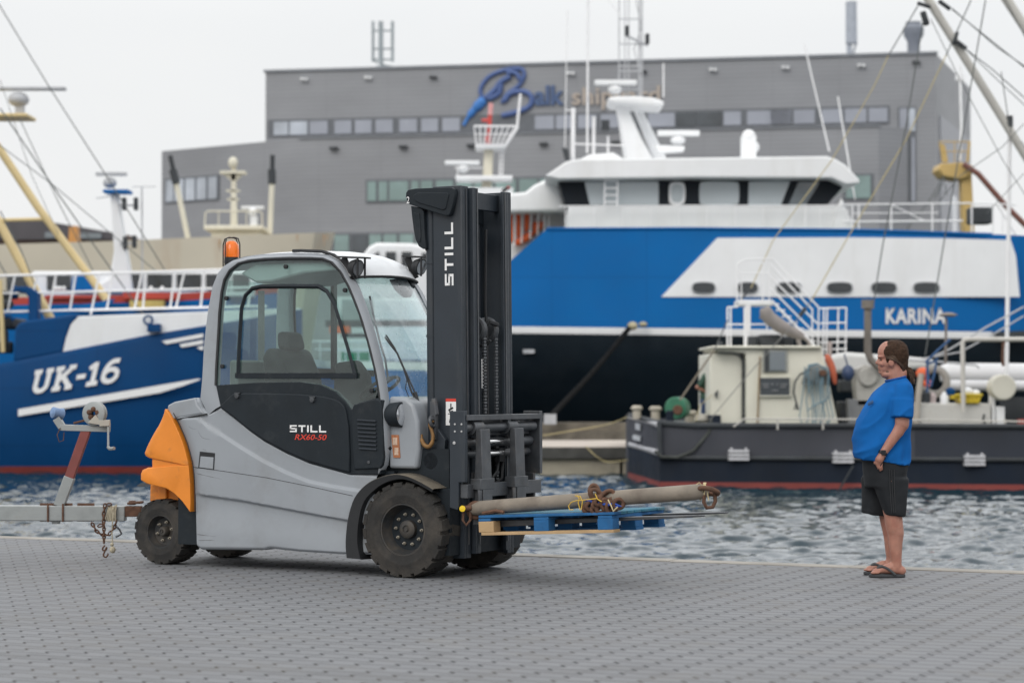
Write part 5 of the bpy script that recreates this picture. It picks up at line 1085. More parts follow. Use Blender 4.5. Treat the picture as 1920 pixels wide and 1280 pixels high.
# ------------------------------------------------------------------ houses far left
ROOFT = paint('dark_tile_roof', (.085,.080,.088), .8, var=.15, vs=.6)
hs = thing('house', 'low house with dark tiled roof behind the beige ship, far left', 'house', (at(120,448,150)[0], 153, .35))
mb = MB(); A = [at(a, b, 150) for a, b in ((-160,442),(-160,425),(330,450),(330,462),(-160,462))]; rect(mb, -200, 440, 240, 470, 150, 12)
mb.build('wall', paint('brown_brick', (.17,.12,.10), .9, var=.15), hs)
mb = MB(); slab(mb, [(-200,449),(-180,414),(82,414),(212,436),(214,449)], 149.5, 13); mb.build('roof', ROOFT, hs)
mb = MB(); rect(mb, 84, 435, 110, 446, 149.3, .3); mb.build('window', PALEG, hs); mb = MB(); rect(mb, 150, 437, 190, 447, 149.3, .3); mb.build('window', PALEG, hs)
mb = MB(); slab(mb, [(128,455),(130,425),(143,423),(146,455)], 140, 1.0); ob = mb.build('orange_funnel', paint('orange_funnel', (.58,.28,.08), .6)); tag(ob, 'small orange funnel rising above the beige hull', 'funnel')
# ------------------------------------------------------------------ shipyard hall
BA, BB = at(498, 135, 130.2), at(1755, 100, 122.9); bang = math.atan2(BB[1]-BA[1], BB[0]-BA[0]); BO = (BA[0], BA[1], .35); BF = Frame(BO, bang)
hall = thing('shipyard_hall', 'large grey ribbed shipyard hall with window strips and a blue and beige sign', 'building', BO, (0,0,bang))
def cladding(name, col):
    m, t, b = newmat(name); o = nd(t, 'ShaderNodeTexCoord').outputs['Object']; sp = nd(t, 'ShaderNodeSeparateXYZ'); t.links.new(o, sp.inputs[0])
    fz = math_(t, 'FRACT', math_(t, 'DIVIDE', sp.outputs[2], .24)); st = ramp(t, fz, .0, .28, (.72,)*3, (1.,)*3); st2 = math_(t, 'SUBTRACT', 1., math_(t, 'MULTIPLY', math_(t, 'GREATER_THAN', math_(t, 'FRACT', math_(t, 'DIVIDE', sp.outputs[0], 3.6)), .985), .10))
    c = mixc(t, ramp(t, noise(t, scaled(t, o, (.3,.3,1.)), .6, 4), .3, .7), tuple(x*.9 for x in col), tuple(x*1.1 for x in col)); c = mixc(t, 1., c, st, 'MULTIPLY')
    c2 = nd(t, 'ShaderNodeCombineColor'); [t.links.new(st2, c2.inputs[i]) for i in range(3)]
    c = mixc(t, 1., c, c2.outputs[0], 'MULTIPLY'); t.links.new(c, b.inputs['Base Color']); b.inputs['Roughness'].default_value = .5
    bn = nd(t, 'ShaderNodeBump'); bn.inputs['Strength'].default_value = .3; bn.inputs['Distance'].default_value = .03; t.links.new(fz, bn.inputs['Height']); t.links.new(bn.outputs[0], b.inputs['Normal']); return m
CLAD = cladding('ribbed_cladding', (.262,.270,.288))
def loc2(X, Yw): dx = X-BO[0]; dy = Yw-BO[1]; return (dx*BF.c+dy*BF.s, -dx*BF.s+dy*BF.c)
def bp(px, py, yl): return BF.side(px, py, yl)
def PB(name, mb, mat, par=None, **kw): return mb.build(name, mat, par or hall, local=True, **kw)
def planprism(mb, plan, z0, z1): A = [(x, y, z0) for x, y in plan]; mb.prism(A, [(x, y, z1) for x, y, _ in A]); return mb
zU = bp(1100, 119, 0)[1]; zL = 15.18-.35; LY = -1.5
xR = bp(1755, 100, 0)[0]; ur = loc2(27.5, 137.3)
mb = MB(); planprism(mb, [(0,0),(xR,0),ur,(ur[0]-2,30),(0,30)], 0, zU); PB('upper_hall', mb, CLAD)
c1x = bp(561, 258, LY)[0]; c2x = bp(1647, 237, LY)[0]; c0 = loc2(-20.7, 135.3); c3 = (c2x+1.6, -.02)
mb = MB(); planprism(mb, [(c1x,LY),(c2x,LY),c3,(c3[0],-.01),(0.2,-.01),(0.2,8),(c0[0]+2,c0[1]+8),c0], 0, zL); PB('lower_wing', mb, CLAD)
FLASH = paint('roof_flashing', (.22,.235,.26), .5)
mb = MB(); mb.box(-.1, xR+.1, -.12, .15, zU-.02, zU+.12); mb.box(c1x-.05, c2x+.1, LY-.1, LY+.2, zL-.02, zL+.06); PB('roof_edge', mb, FLASH)
FRM = paint('window_frame_grey', (.115,.125,.14), .5)
zt_, zb_ = bp(700, 219, 0)[1], zL+.18
def strip_(par_name, x0px, x1px, pyt, pyb, yl, refx):
    a = bp(x0px, pyt, yl)[0]; b = bp(x1px, pyt, yl)[0]; z1 = bp(refx, pyt, yl)[1]; z0 = bp(refx, pyb, yl)[1]
    mb = MB(); mb.box(a, b, yl-.05, yl+.02, z0, z1); return PB(par_name, mb, FRM), z0, z1
GL1 = paint('office_glass_grey_reflection', (.29,.31,.36), .2, var=.15, vs=.25, spec=.8); GL2 = paint('office_glass_sky_reflection', (.42,.46,.52), .08, var=.3, vs=.4, spec=1.); GL3 = paint('office_glass_green', (.20,.29,.28), .12, var=.25, vs=.4, spec=.8); GLD = paint('office_glass_dark', (.05,.06,.07), .08, var=.4, vs=.6, spec=.8)  # grey, bright and dark pane colours have reflections painted into them
def panes(par, xs, yl, z0, z1, mats):
    for i, (a, b) in enumerate(xs):
        xa = bp(a, 240, yl)[0]; xb = bp(b, 240, yl)[0]; mb = MB(); mb.box(xa, xb, yl-.10, yl-.049, z0+.12, z1-.12); PB('window', mb, mats[i] if isinstance(mats, list) else mats, par)
c_ = lambda v: 480+v/2.783; d_ = lambda v: 980+v/2.783; e_ = lambda v: 1440+v/2.783
par, z0, z1 = strip_('window_strip', 503, 1668, 221, 254, 0, 700)
xs = [(c_(a), c_(b)) for a, b in ((95,170),(178,270),(282,376),(412,500),(518,606),(626,716),(750,842),(864,952),(974,1066))]+[(d_(a), d_(b)) for a, b in ((65,165),(176,272),(290,386),(408,500),(655,795),(802,905),(912,1040),(1050,1140),(1172,1280),(1294,1402))]+[(e_(a), e_(b)) for a, b in ((-2,120),(135,245),(280,390),(402,515),(526,625))]
panes(par, xs, 0, z0, z1, [GL2,GL2,GL1]+[GL1]*11+[GLD,GLD]+[GL1]*8)
par, z0, z1 = strip_('window_strip', 686, 1040, 336, 380, LY, 760)
panes(par, [(690,706),(711,727),(731,766),(772,786),(790,812),(818,850),(856,886),(890,925),(930,968),(974,1008),(1012,1036)], LY, z0, z1, GL3)
par, z0, z1 = strip_('window_strip', 622, 1040, 436, 475, LY, 700)
panes(par, [(628,655),(660,690),(694,716),(720,745),(750,776),(782,830),(836,890),(896,960),(966,1036)], LY, z0, z1, [GL3, GLD, GL3, GL3, GL3, GL3, GL3, GLD, GL3])
par, z0, z1 = strip_('window_strip', 1580, 1638, 326, 376, LY, 1600); panes(par, [(1586,1632)], LY, z0, z1, GL3)
# left wing windows on the angled face
v0, v1 = V((c0[0], c0[1], 0)), V((c1x, LY, 0)); ud = (v1-v0).normalized(); nn = V((ud.y, -ud.x, 0)); fx = lambda px: v0.lerp(v1, (px-302)/(561-302)+.02)
def wq(mb, a, b, z0, z1, d0, d1):
    A = fx(a); B = fx(b); q = [A+nn*d0+V((0,0,z0)), B+nn*d0+V((0,0,z0)), B+nn*d0+V((0,0,z1)), A+nn*d0+V((0,0,z1))]; mb.prism(q, [p-nn*(d0-d1) for p in q])
zz = lambda py: CAMH-.35+(720-py)*133.5/F
mb = MB(); wq(mb, 304, 410, zz(378), zz(331), .06, -.02); par = PB('window_strip', mb, FRM)
for a, b in ((308,322),(325,342),(346,364),(368,386),(390,406)): mb = MB(); wq(mb, a, b, zz(375), zz(334), .11, .06); PB('window', mb, GL2, par)
mb = MB(); a, b = bp(1684, 201, 0), bp(1718, 381, 0); mb.box(a[0], b[0], -.06, .02, b[1], a[1]); par = PB('stair_glazing', mb, FRM)
for q0, q1, m in (((1687,204),(1701,246),GL1), ((1704,204),(1716,246),GL2), ((1686,258),(1706,378),GLD), ((1709,258),(1716,378),GL1)):
    a, b = bp(*q0, 0), bp(*q1, 0); mb = MB(); mb.box(a[0], b[0], -.11, -.061, b[1], a[1]); PB('window', mb, m, par)
sv0, sv1 = V((xR, 0, 0)), V((ur[0], ur[1], 0)); sdv = (sv1-sv0).normalized(); sn = V((sdv.y, -sdv.x, 0))
def sq(mb, t0, t1, z0, z1, d): A = sv0.lerp(sv1, t0); B = sv0.lerp(sv1, t1); q = [A+sn*d+V((0,0,z0)), B+sn*d+V((0,0,z0)), B+sn*d+V((0,0,z1)), A+sn*d+V((0,0,z1))]; mb.prism(q, [p-sn*(d+.03) for p in q])
mb = MB(); sq(mb, .08, .95, 0, zU*.83, .10); PB('hall_door', mb, paint('hall_door_grey', (.34,.35,.38), .5, var=.05), bevel=.02)
mb = MB(); sq(mb, .35, .5, zU*.35, zU*.62, .14); sq(mb, .6, .72, zU*.35, zU*.6, .14); PB('door_window', mb, GL2)
mb = MB(); planprism(mb, [(xR+.5,22),(xR+15,22),(xR+15,40),(xR+.5,40)], 0, 9.5); PB('side_hall', mb, CLAD)
for px, py in ((570,147),(690,144),(812,143),(1070,136),(1205,132),(1337,129),(1473,125),(1615,121),(1718,115)):
    x, z = bp(px, py, -.2); mb = MB(); mb.box(x-.20, x-.03, -.3, -.02, z-.12, z+.02); mb.box(x+.04, x+.2, -.3, -.02, z-.14, z+.0); PB('floodlight', mb, WHITEP if px in (570,690,1070,1337,1473,1615) else GEARD, bevel=.03)
for px in (627, 757, 884, 1020, 1155): x, z = bp(px, 263, LY); mb = MB(); mb.box(x-.22, x+.22, LY-.3, LY-.02, zL-.68, zL-.54); PB('floodlight', mb, GEARD)
# sign
SB = paint('sign_blue', (.075,.125,.30), .5, var=.05); SB2 = paint('sign_light_blue', (.05,.20,.55), .5); SE = paint('sign_beige', (.42,.36,.31), .5); SD = paint('sign_dark_blue', (.06,.105,.22), .5)
def sgp(pts, off=-.1): return [(bp(c_(a), b/2.783, 0)[0], off, bp(c_(a), b/2.783, 0)[1]) for a, b in pts]
mb = MB(); mb.tube(catmull(sgp([(1085,655),(1120,600),(1155,560),(1195,520)]), 4), [.1]*4+[.2]*4+[.28]*4+[.2], 8); PB('sign_brush_tail', mb, SB2)
mb = MB(); mb.tube(catmull(sgp([(1190,522),(1172,470),(1215,405),(1300,368),(1385,362),(1400,400),(1370,450),(1310,495),(1285,540)]), 4), .12, 8); mb.tube(catmull(sgp([(1200,515),(1250,470),(1280,430),(1330,400)], -.12), 4), .16, 8); mb.tube(catmull(sgp([(1215,520),(1270,490),(1280,440)], -.14), 4), .14, 8)
mb.tube(catmull(sgp([(1300,530),(1330,490),(1400,480),(1440,510),(1430,555),(1370,585),(1285,605)], -.12), 4), .15, 8); mb.tube(catmull(sgp([(1310,380),(1360,385),(1380,420)], -.13), 4), .14, 8); PB('sign_emblem', mb, SB)
a = bp(1003, 199, 0); b = bp(1058, 160, 0); mb = MB(); mb.text('alk', (a[0], -.02, a[1]), (1,0,0), (0,0,1), b[1]-a[1], b[0]-a[0], bold=.03, depth=.12, n=(0,-1,0)); PB('sign_lettering', mb, SD, smooth=0)
a = bp(1073, 208, 0); b = bp(1238, 161, 0); mb = MB(); mb.text('shipyard', (a[0], -.02, a[1]), (1,0,0), (0,0,1), b[1]-a[1], b[0]-a[0], bold=.01, depth=.12, n=(0,-1,0)); PB('sign_lettering', mb, SE, smooth=0)
# roof gear
def rp(px, py, yl): x, z = bp(px, py, yl); return V((x, yl, z))
mb = MB()
for px, w, y_ in ((698.5,3.5,5),(713,7,4.4),(735,4,5)): a, b = rp(px-w/2, 40, y_), rp(px+w/2, 115, y_); mb.box(a.x, b.x, y_, y_+.25, b.z, a.z)
for py in (58, 92, 112): a, b = rp(698, py, 5.2), rp(736, py, 5.2); mb.tube([a, b], .05, 5)
mb.tube([rp(716,130,5.2), rp(716,45,5.2)], .09, 6); mb.tube([rp(698,112,5.2), rp(716,122,5.2), rp(748,128,5.2)], .05, 5); mb.tube([rp(706,127,5.2), rp(728,127,5.2)], .12, 6); PB('roof_antenna', mb, paint('antenna_grey', (.28,.32,.34), .5))
mb = MB(); mb.tube([rp(1596,4,4), rp(1596,82,4)], .31, 16); mb.tube([rp(1604,6,4.3), rp(1605,85,4.3)], .07, 6); mb.tube([rp(1592,82,4), rp(1593,112,4)], .16, 8); mb.tube([rp(1604,85,4.3), rp(1598,110,4.3)], .06, 6); PB('roof_antenna', mb, paint('antenna_blue_grey', (.36,.39,.44), .5))
mb = MB(); o = rp(1713, 108, 4); k = 124/F; mb.lathe([(.001,0),(12*k,0),(12*k,30*k),(19*k,42*k),(20*k,56*k),(15*k,63*k),(15*k,68*k),(.001,68*k)], o, (0,0,1), 20); PB('roof_vent', mb, paint('vent_grey', (.20,.22,.26), .5), smooth=30)
# ------------------------------------------------------------------ white cabin boat and red-masted ship in the middle distance
wb = rooted('cabin_boat', 'small white cabin boat with square windows seen above the forklift roof', 'boat', 740, 83)
mb = MB(); slab(mb, [(672,498),(680,478),(692,462),(706,455),(772,456),(800,462),(830,470),(830,560),(672,560)], 82, 3.2); mb.build('cabin', WHITEP, wb, bevel=.12, seg=3)
for q in ([(696,481),(710,471),(711,498),(694,498)], [(723,472),(742,472),(742,498),(723,498)], [(753,472),(772,472),(772,498),(753,498)], [(791,474),(806,474),(806,498),(791,498)]):
    mb = MB(); slab(mb, q, 81.93, .1); mb.build('window', DARKG, wb)
mb = MB(); hull(mb, [[(px, 556, yn), (px, 850, yn+.3)] for px, yn in ((630,83.5),(660,82),(840,82),(870,83.5))], [0, 0], 83.6); mb.build('hull', WHITEP, wb)
rs = rooted('ship', 'white ship with crow nest mast and red pole behind the forklift mast', 'ship', 900, 92)
mb = MB(); hull(mb, [[(px, 445, yn), (px, 850, yn+.3)] for px, yn in ((800,91.8),(830,88.5),(985,88.5),(1012,91.8))], [0, 0], 92); rect(mb, 850, 352, 962, 446, 89, 5); mb.build('hull', WHITEP, rs)
mb = MB(); slab(mb, [(908,278),(925,278),(923,330),(921,360),(901,360),(905,330)], 90, .5); mb.build('mast', CREAM, rs, bevel=.08, seg=3)
mb = MB(); rect(mb, 891, 270, 948, 279, 89.6, 1.2); mb.build('crow_nest', WHITEP, rs, bevel=.04)
mb = MB()
for d in (89.4, 90.8):
    tb(mb, [(888,237),(968,237)], d, 4); tb(mb, [(889,252),(962,252)], d, 2)
    for k in range(8): tb(mb, [(889+k*11,237),(893+k*7.6,272)], d, 2.5)
tb(mb, [(947,276),(970,240),(971,225),(976,176)], 90, 5); mb.build('nest_rail', WHITER, rs)
mb = MB(); tb(mb, [(938,279),(936,332)], 90, 2); tb(mb, [(944,279),(942,332)], 90, 2)
for y_ in range(284, 330, 8): tb(mb, [(937,y_),(943,y_)], 90, 2)
mb.build('mast_ladder', WHITER, rs)
mb = MB(); tb(mb, [(858,310),(858,330)], 89.6, 2); tb(mb, [(852,315),(905,315)], 89.6, 2); mb.build('platform_rail', WHITER, rs)
mb = MB(); tb(mb, [(920,196),(916,270)], 89.9, 8); tb(mb, [(903,226),(921,226)], 89.9, 7); tb(mb, [(908,262),(919,260)], 89.9, 10); mb.build('red_pole', paint('red_signal_pole', (.52,.06,.05), .5), rs); mb = MB(); tb(mb, [(921,194),(919,216)], 89.88, 9); mb.build('pink_lamp', paint('pale_red_lamp', (.68,.32,.32), .4), rs)
mb = MB(); rect(mb, 834, 301, 899, 309, 89.5, .25); ballp(mb, 868, 316, 89.7, 11, 8); mb.build('radar_scanner', WHITEP, rs, bevel=.03); mb = MB(); rect(mb, 854, 329, 961, 337, 89.3, 1.3); mb.build('mast_platform', WHITEP, rs, bevel=.03)
mb = MB(); slab(mb, [(940,356),(955,348),(957,354),(942,362)], 89, .05); mb.build('flag', paint('flag_red', (.5,.05,.06), .8), rs)
# ------------------------------------------------------------------ big blue and white ship
ks = rooted('ship', 'big bright blue and black ship with white wheelhouse and name lettering behind the workboat', 'ship', 1400, 80)
stn = []
for px, tp, yn in ((846,590,75.6),(870,566,75),(955,490,75),(1025,429,75),(1300,428,75),(1600,431,75),(1760,435,75),(1860,439,75.2),(1950,443,75.9),(2080,452,78),(2180,458,79.98)):
    s1 = lerp(612, 622, max(0, (px-955)/905)); s2 = lerp(624.5, 635, max(0, (px-955)/905)); stn.append([(px, tp, yn), (px, max(tp+2, s1), yn-.05), (px, max(tp+3, s2), yn-.05), (px, 700, yn+.35), (px, 790, yn+1.5), (px, 856, min(yn+2.4, 79.9))])
mb = MB(); hull(mb, stn, [0, 1, 2, 2, 2, 3], 80); mb.build('hull', [BLUEB, WHITEL, BLACKH, paint('ship_deck', (.12,.16,.14), .8)], ks, smooth=45)
mb = MB(); slab(mb, [(1240,556.5),(1345,446),(1600,445),(1760,446.5),(1895,450),(1905,480),(1912,556.5)], 74.93, .06); mb.build('white_hull_panel', WHITEP, ks)
mb = MB(); tb(mb, [(1025,429),(1300,428),(1600,431),(1860,439)], 74.98, 5, 10); mb.build('gunwale', BLUEB, ks)
def rrect(x0, y0, x1, y1, r): return smooth_loop([(x0+r,y0),(x1-r,y0),(x1,y0+r),(x1,y1-r),(x1-r,y1),(x0+r,y1),(x0,y1-r),(x0,y0+r)], 2)
for x0, x1 in ((1298,1341),(1382,1421),(1456,1502),(1551,1598),(1634,1681),(1713,1761)):
    mb = MB(); slab(mb, rrect(x0-1.5, 527.5, x1+1.5, 551, 7), 74.88, .06); fr_ = mb.build('porthole', RADARG, ks); mb = MB(); slab(mb, rrect(x0+.5, 529.5, x1-.5, 549, 6), 74.86, .05); mb.build('pane', DARKG, fr_)
mb = MB(); mb.text('KARINA', at(1661, 606.5, 74.9), (1,0,0), (0,0,1), 29.5*74.9/F, 113*74.9/F, bold=.03, space=1.08, depth=-.04, n=(0,-1,0)); mb.build('white_lettering', WHITEL, ks, smooth=0)
mb = MB(); rect(mb, 981, 655, 1002, 662, 75.0, .3); mb.build('draft_mark', RADARG, ks)
mb = MB(); slab(mb, [(1062,432),(1066,386),(1570,384),(1582,400),(1600,431)], 75.9, 7.5); mb.build('deckhouse', WHITEP, ks, bevel=.06)
mb = MB(); slab(mb, [(1046,340),(1062,390),(1548,388),(1592,338)], 76.2, 7); whs = mb.build('wheelhouse', paint('wheelhouse_black', (.010,.014,.020), .5, spec=.2), ks, bevel=.04)
GW = paint('wheelhouse_glass', (.42,.47,.50), .12, var=.12, vs=.4, spec=1.)
for q in ([(1096,341),(1232,340),(1235,344),(1235,384),(1106,384)],): mb = MB(); slab(mb, q, 76.12, .1); mb.build('window', GW, whs)
for r_ in ((1311,340,1386,384.5),(1402,340,1484,384.5)): mb = MB(); slab(mb, rrect(*r_, 5) if r_[0] < 1390 else [(1404,340),(1482,339),(1464,384.5),(1403,384.5)], 76.12, .1); mb.build('window', GW, whs)
for q in ([(1498,340),(1538,340),(1511,384.5),(1478,384.5)],): mb = MB(); slab(mb, q, 76.12, .1); mb.build('window', paint('wheelhouse_side_glass', (.10,.125,.145), .06, spec=1.), whs)
mb = MB(); slab(mb, rrect(1254, 341, 1285, 384, 6), 76.10, .1); dwin = mb.build('door_window', WHITEP, whs); mb = MB(); slab(mb, rrect(1259, 346, 1280, 379, 5), 76.06, .06); mb.build('pane', GW, dwin)
mb = MB(); slab(mb, [(1022,330),(1062,303),(1085,298),(1300,296),(1551,293),(1568,299),(1586,310),(1612,338),(1611,344),(1586,346),(1560,334),(1300,333),(1048,336)], 75.3, 8.6); mb.build('wheelhouse_roof', WHITEP, ks, bevel=.12, seg=3)
mb = MB(); slab(mb, [(940,364),(985,360),(1003,346),(1023,337),(1048,339),(1063,396),(940,398)], 78, 4); mb.build('aft_house', WHITEP, ks, bevel=.1); mb = MB(); slab(mb, [(930,396),(1062,396),(1062,432),(1020,432),(930,520)], 80, 3); mb.build('aft_deck', WHITEP, ks)
mb = MB(); tb(mb, [(1048,387),(1300,386),(1600,386)], 75.5, 3.2)
for x in range(1060, 1600, 53): tb(mb, [(x,386),(x,431)], 75.5, 2)
tb(mb, [(1580,384),(1822,381),(1905,384)], 75.4, 3); tb(mb, [(1580,416),(1805,414)], 75.4, 3.5); tb(mb, [(1600,400),(1760,399)], 75.4, 2)
for x in (1510, 1598, 1610, 1671, 1748, 1822): tb(mb, [(x,383),(x,436)], 75.4, 3.2)
tb(mb, [(1670,383),(1735,415)], 75.4, 2); tb(mb, [(1870,384),(1905,440)], 75.4, 4); tb(mb, [(1862,384),(1862,438)], 75.4, 3); tb(mb, [(1880,388),(1880,436)], 75.4, 2.5); mb.build('deck_railing', WHITER, ks)
mb = MB(); tb(mb, [(1134,332),(1133,386)], 75.6, 3); tb(mb, [(1158,332),(1157,386)], 75.6, 3)
for y_ in range(340, 386, 13): tb(mb, [(1134,y_),(1157,y_)], 75.6, 2.5)
mb.build('ladder', WHITER, ks)
mb = MB(); rect(mb, 1820, 388, 1862, 419, 76, .8); mb.build('black_vent_box', GEARD, ks, bevel=.05)
for pts in ([(953,394),(960,394),(964,452),(956,456)], [(968,392),(975,392),(977,440),(969,446)], [(983,388),(994,390),(992,430),(984,436)], [(998,416),(1022,414),(1018,428),(1001,440)], [(965,450),(988,436),(1006,434),(990,452),(968,462)]):
    mb = MB(); slab(mb, pts, 79.2, .5); mb.build('orange_lifebuoy', ORG, ks, bevel=.08)
mb = MB()
for x in (951, 966, 980, 996, 1010, 1022, 1030): tb(mb, [(x,392),(x-2,470-(x-951)*.5)], 79, 3)
tb(mb, [(948,394),(1062,392)], 79, 3); mb.build('aft_rail', WHITER, ks)
mb = MB(); slab(mb, [(1155,196),(1160,218),(1172,300),(1226,300),(1202,258),(1181,210),(1180,196)], 79, .9); slab(mb, [(1188,200),(1204,205),(1251,299),(1228,299)], 80.2, .6); mb.build('radar_mast', WHITEP, ks, bevel=.08, seg=3)
mb = MB(); slab(mb, [(1138,187),(1146,181),(1190,180),(1225,183),(1246,190),(1244,200),(1222,199),(1190,196),(1150,194)], 78.3, 2.0); mb.build('mast_platform', WHITEP, ks, bevel=.1, seg=3)
mb = MB(); rect(mb, 1115, 150, 1194, 159, 78.8, .25); ballp(mb, 1153, 168, 79, 13, 9); mb.build('radar_scanner', WHITEP, ks, bevel=.03); mb = MB(); rect(mb, 1233, 244.5, 1312, 254.5, 78.5, .25); ballp(mb, 1271, 263, 78.7, 14, 9); slab(mb, [(1228,272),(1284,274),(1283,283),(1234,287)], 78.5, .5); mb.build('radar_scanner', WHITEP, ks, bevel=.03)
mb = MB()
for x, w in ((1161,2.5),(1172,2),(1179,2),(1199,3.5),(1204,3)): tb(mb, [(x,-60),(x-.5,184)], 79.2, w)
for y_ in (36, 83, 124, 134, 168): tb(mb, [(1160,y_),(1205,y_)], 79.2, 2.5)
tb(mb, [(1192,0),(1203,50),(1190,90)], 79.2, 2); tb(mb, [(1188,90),(1197,124)], 79.2, 2); tb(mb, [(1172,66),(1215,86)], 79.1, 5); mb.build('lattice_mast', RADARG, ks)
for px, py in ((1176,48),(1214,63)): mb = MB(); rect(mb, px-4, py, px+4, py+19, 79, .2); mb.build('mast_light', GEARD, ks, bevel=.03)
for pts, w in ((((1064,20),(1059,275)), 1.8), (((1103,-40),(1101,287)), 4), (((1075,203),(1074,300)), 8), (((1114,219),(1113,290)), 6), (((1244,119),(1244,182)), 3), (((1508,83),(1555,284)), 3), (((1571,181),(1603,374)), 3), (((1133,-10),(1162,28)), 1.5), (((1140,255),(1140,300)), 4)):
    mb = MB(); tb(mb, pts, 78.2, w, 6); mb.build('antenna', WHITER, ks)
mb = MB(); tb(mb, [(1078,270),(1172,273)], 78.2, 3); tb(mb, [(1060,207),(1078,207)], 78.2, 2); slab(mb, [(1085,300),(1105,290),(1150,286),(1172,300)], 77.5, 1.5); mb.build('monkey_island_rail', WHITER, ks)
mb = MB(); ballp(mb, 1404, 256, 78, 13, 13); rect(mb, 1391, 255, 1418, 300, 77.8, .5); ballp(mb, 1416, 276, 78, 8, 10); mb.build('satellite_dome', WHITEP, ks)
mb = MB(); slab(mb, [(1054,277),(1066,280),(1068,300),(1060,300)], 77.6, .4); mb.build('horn', GEARD, ks); mb = MB(); rect(mb, 1128, 225, 1143, 244, 77.8, .4); mb.build('black_lamp', GEARD, ks)
mb = MB(); slab(mb, [(1567,395),(1578,370),(1585,388),(1605,431),(1560,431)], 75.8, .6); mb.build('bow_windlass', WHITEP, ks, bevel=.05)
mb = MB(); slab(mb, [(1880,640),(1862,622),(1940,619),(1990,632)], 75.0, .3); mb.build('anchor_pocket', GEARD, ks)
# yellow crane
yc = rooted('deck_crane', 'yellow crane with railed platform and red jib against the right end of the grey hall', 'crane', 1800, 84)
YEL = paint('crane_yellow', (.50,.345,.125), .5, var=.08, vs=1, dirt=.3, dcol=(.35,.22,.08)); 
mb = MB(); slab(mb, [(1803,320),(1822,322),(1828,438),(1808,438)], 84, .7); mb.build('column', YEL, yc, bevel=.04)
mb = MB(); slab(mb, [(1760,318),(1764,306),(1782,306),(1800,304),(1824,310),(1822,330),(1800,336),(1770,330)], 83.8, 1.4); mb.build('platform', YEL, yc, bevel=.04); mb = MB(); slab(mb, [(1762,268),(1772,272),(1778,304),(1768,304)], 83.8, .2); tb(mb, [(1760,266),(1820,266)], 83.8, 2.5); tb(mb, [(1818,266),(1814,304)], 83.8, 5); tb(mb, [(1790,266),(1790,304)], 83.8, 2); tb(mb, [(1765,284),(1818,284)], 83.8, 2); mb.build('platform_rail', YEL, yc)
mb = MB(); tb(mb, [(1806,308),(1834,326),(1885,385),(1925,425)], 83.5, 11); mb.build('jib', paint('jib_brown_red', (.17,.07,.055), .7), yc); mb = MB(); tb(mb, [(1770,330),(1740,380),(1700,430)], 83.4, 2); tb(mb, [(1772,335),(1752,372)], 83.4, 2.5); tb(mb, [(1772,345),(1775,365),(1768,360)], 83.4, 2); mb.build('crane_cable', WIRE, yc)
mb = MB(); tb(mb, [(1800,125),(1803,240),(1800,300)], 84, 5); rect(mb, 1794, 140, 1808, 150, 84, .3); mb.build('lamp_post', WHITER, yc)
# ------------------------------------------------------------------ floating pier
pier = rooted('floating_pier', 'low floating pier with pale deck and concrete floats between the big ship and the workboat', 'pier', 1090, 59)
zz_ = lambda py, Y_: CAMH-(py-720)*Y_/F
xa, xb = at(640, 830, 59)[0], at(1330, 830, 59)[0]
mb = MB(); mb.box(xa, xb, 59, 66, -.28, -.175); mb.build('deck', paint('pier_deck', (.50,.44,.38), .8, var=.15, vs=1.5), pier)
mb = MB(); mb.box(xa, xb, 58.9, 59.2, -.47, -.19); mb.build('rubbing_timber', paint('pier_timber', (.06,.06,.055), .8, var=.3), pier)
mb = MB(); x = xa
while x < xb: mb.box(x+.04, x+2.36, 59.05, 65.5, -1.3, -.48); x += 2.4
mb.build('concrete_float', paint('pier_float', (.36,.33,.26), .85, var=.2, vs=1, dirt=.6, dcol=(.08,.085,.06), ds=2), pier)
mb = MB(); mb.box(xa, xb, 67, 68, -.9, .02); mb.box(xa, xb, 67.5, 68.4, .03, .30); mb.build('back_beam', paint('pier_back_beam', (.16,.14,.11), .8, var=.3), pier)
mb = MB(); rect(mb, 1020, 776, 1043, 795, 66.5, .4); mb.build('bollard', RADARG, pier)
mr = rooted('mooring_rope', 'thick dark mooring rope slung from the blue ship down to the pier', 'rope', 1110, 72)
mb = MB(); pts = catmull([at(1183, 611, 74.6), at(1150, 652, 72.5), at(1105, 705, 70), at(1060, 752, 68), at(1034, 779, 66.6)], 5); mb.tube(pts, .085, 10); mb.build('rope', paint('wet_rope', (.010,.010,.010), .95, var=.3, vs=4, spec=.1), mr)
mb = MB(); ballp(mb, 1186, 611, 74.4, 10, 8); ballp(mb, 1206, 608, 74.6, 8, 5); mb.build('rope_eye', paint('rope_eye', (.45,.40,.26), .8, var=.2), mr)
for lab, pts, m in (('thin yellow line sagging from the pier towards the workboat bow, upper one', ((1018,816,63),(1080,806,61),(1140,795,58.5),(1178,781,56.6)), YROPE), ('slack yellow line dipping along the face of the floating pier', ((1098,836,58.8),(1118,855,58.7),(1140,866,58.6),(1176,862,57)), YROPE)):
    mb = MB(); mb.tube(catmull([at(*p) for p in pts], 4), .016, 6); ob = mb.build('mooring_line', m); tag(ob, lab, 'rope')
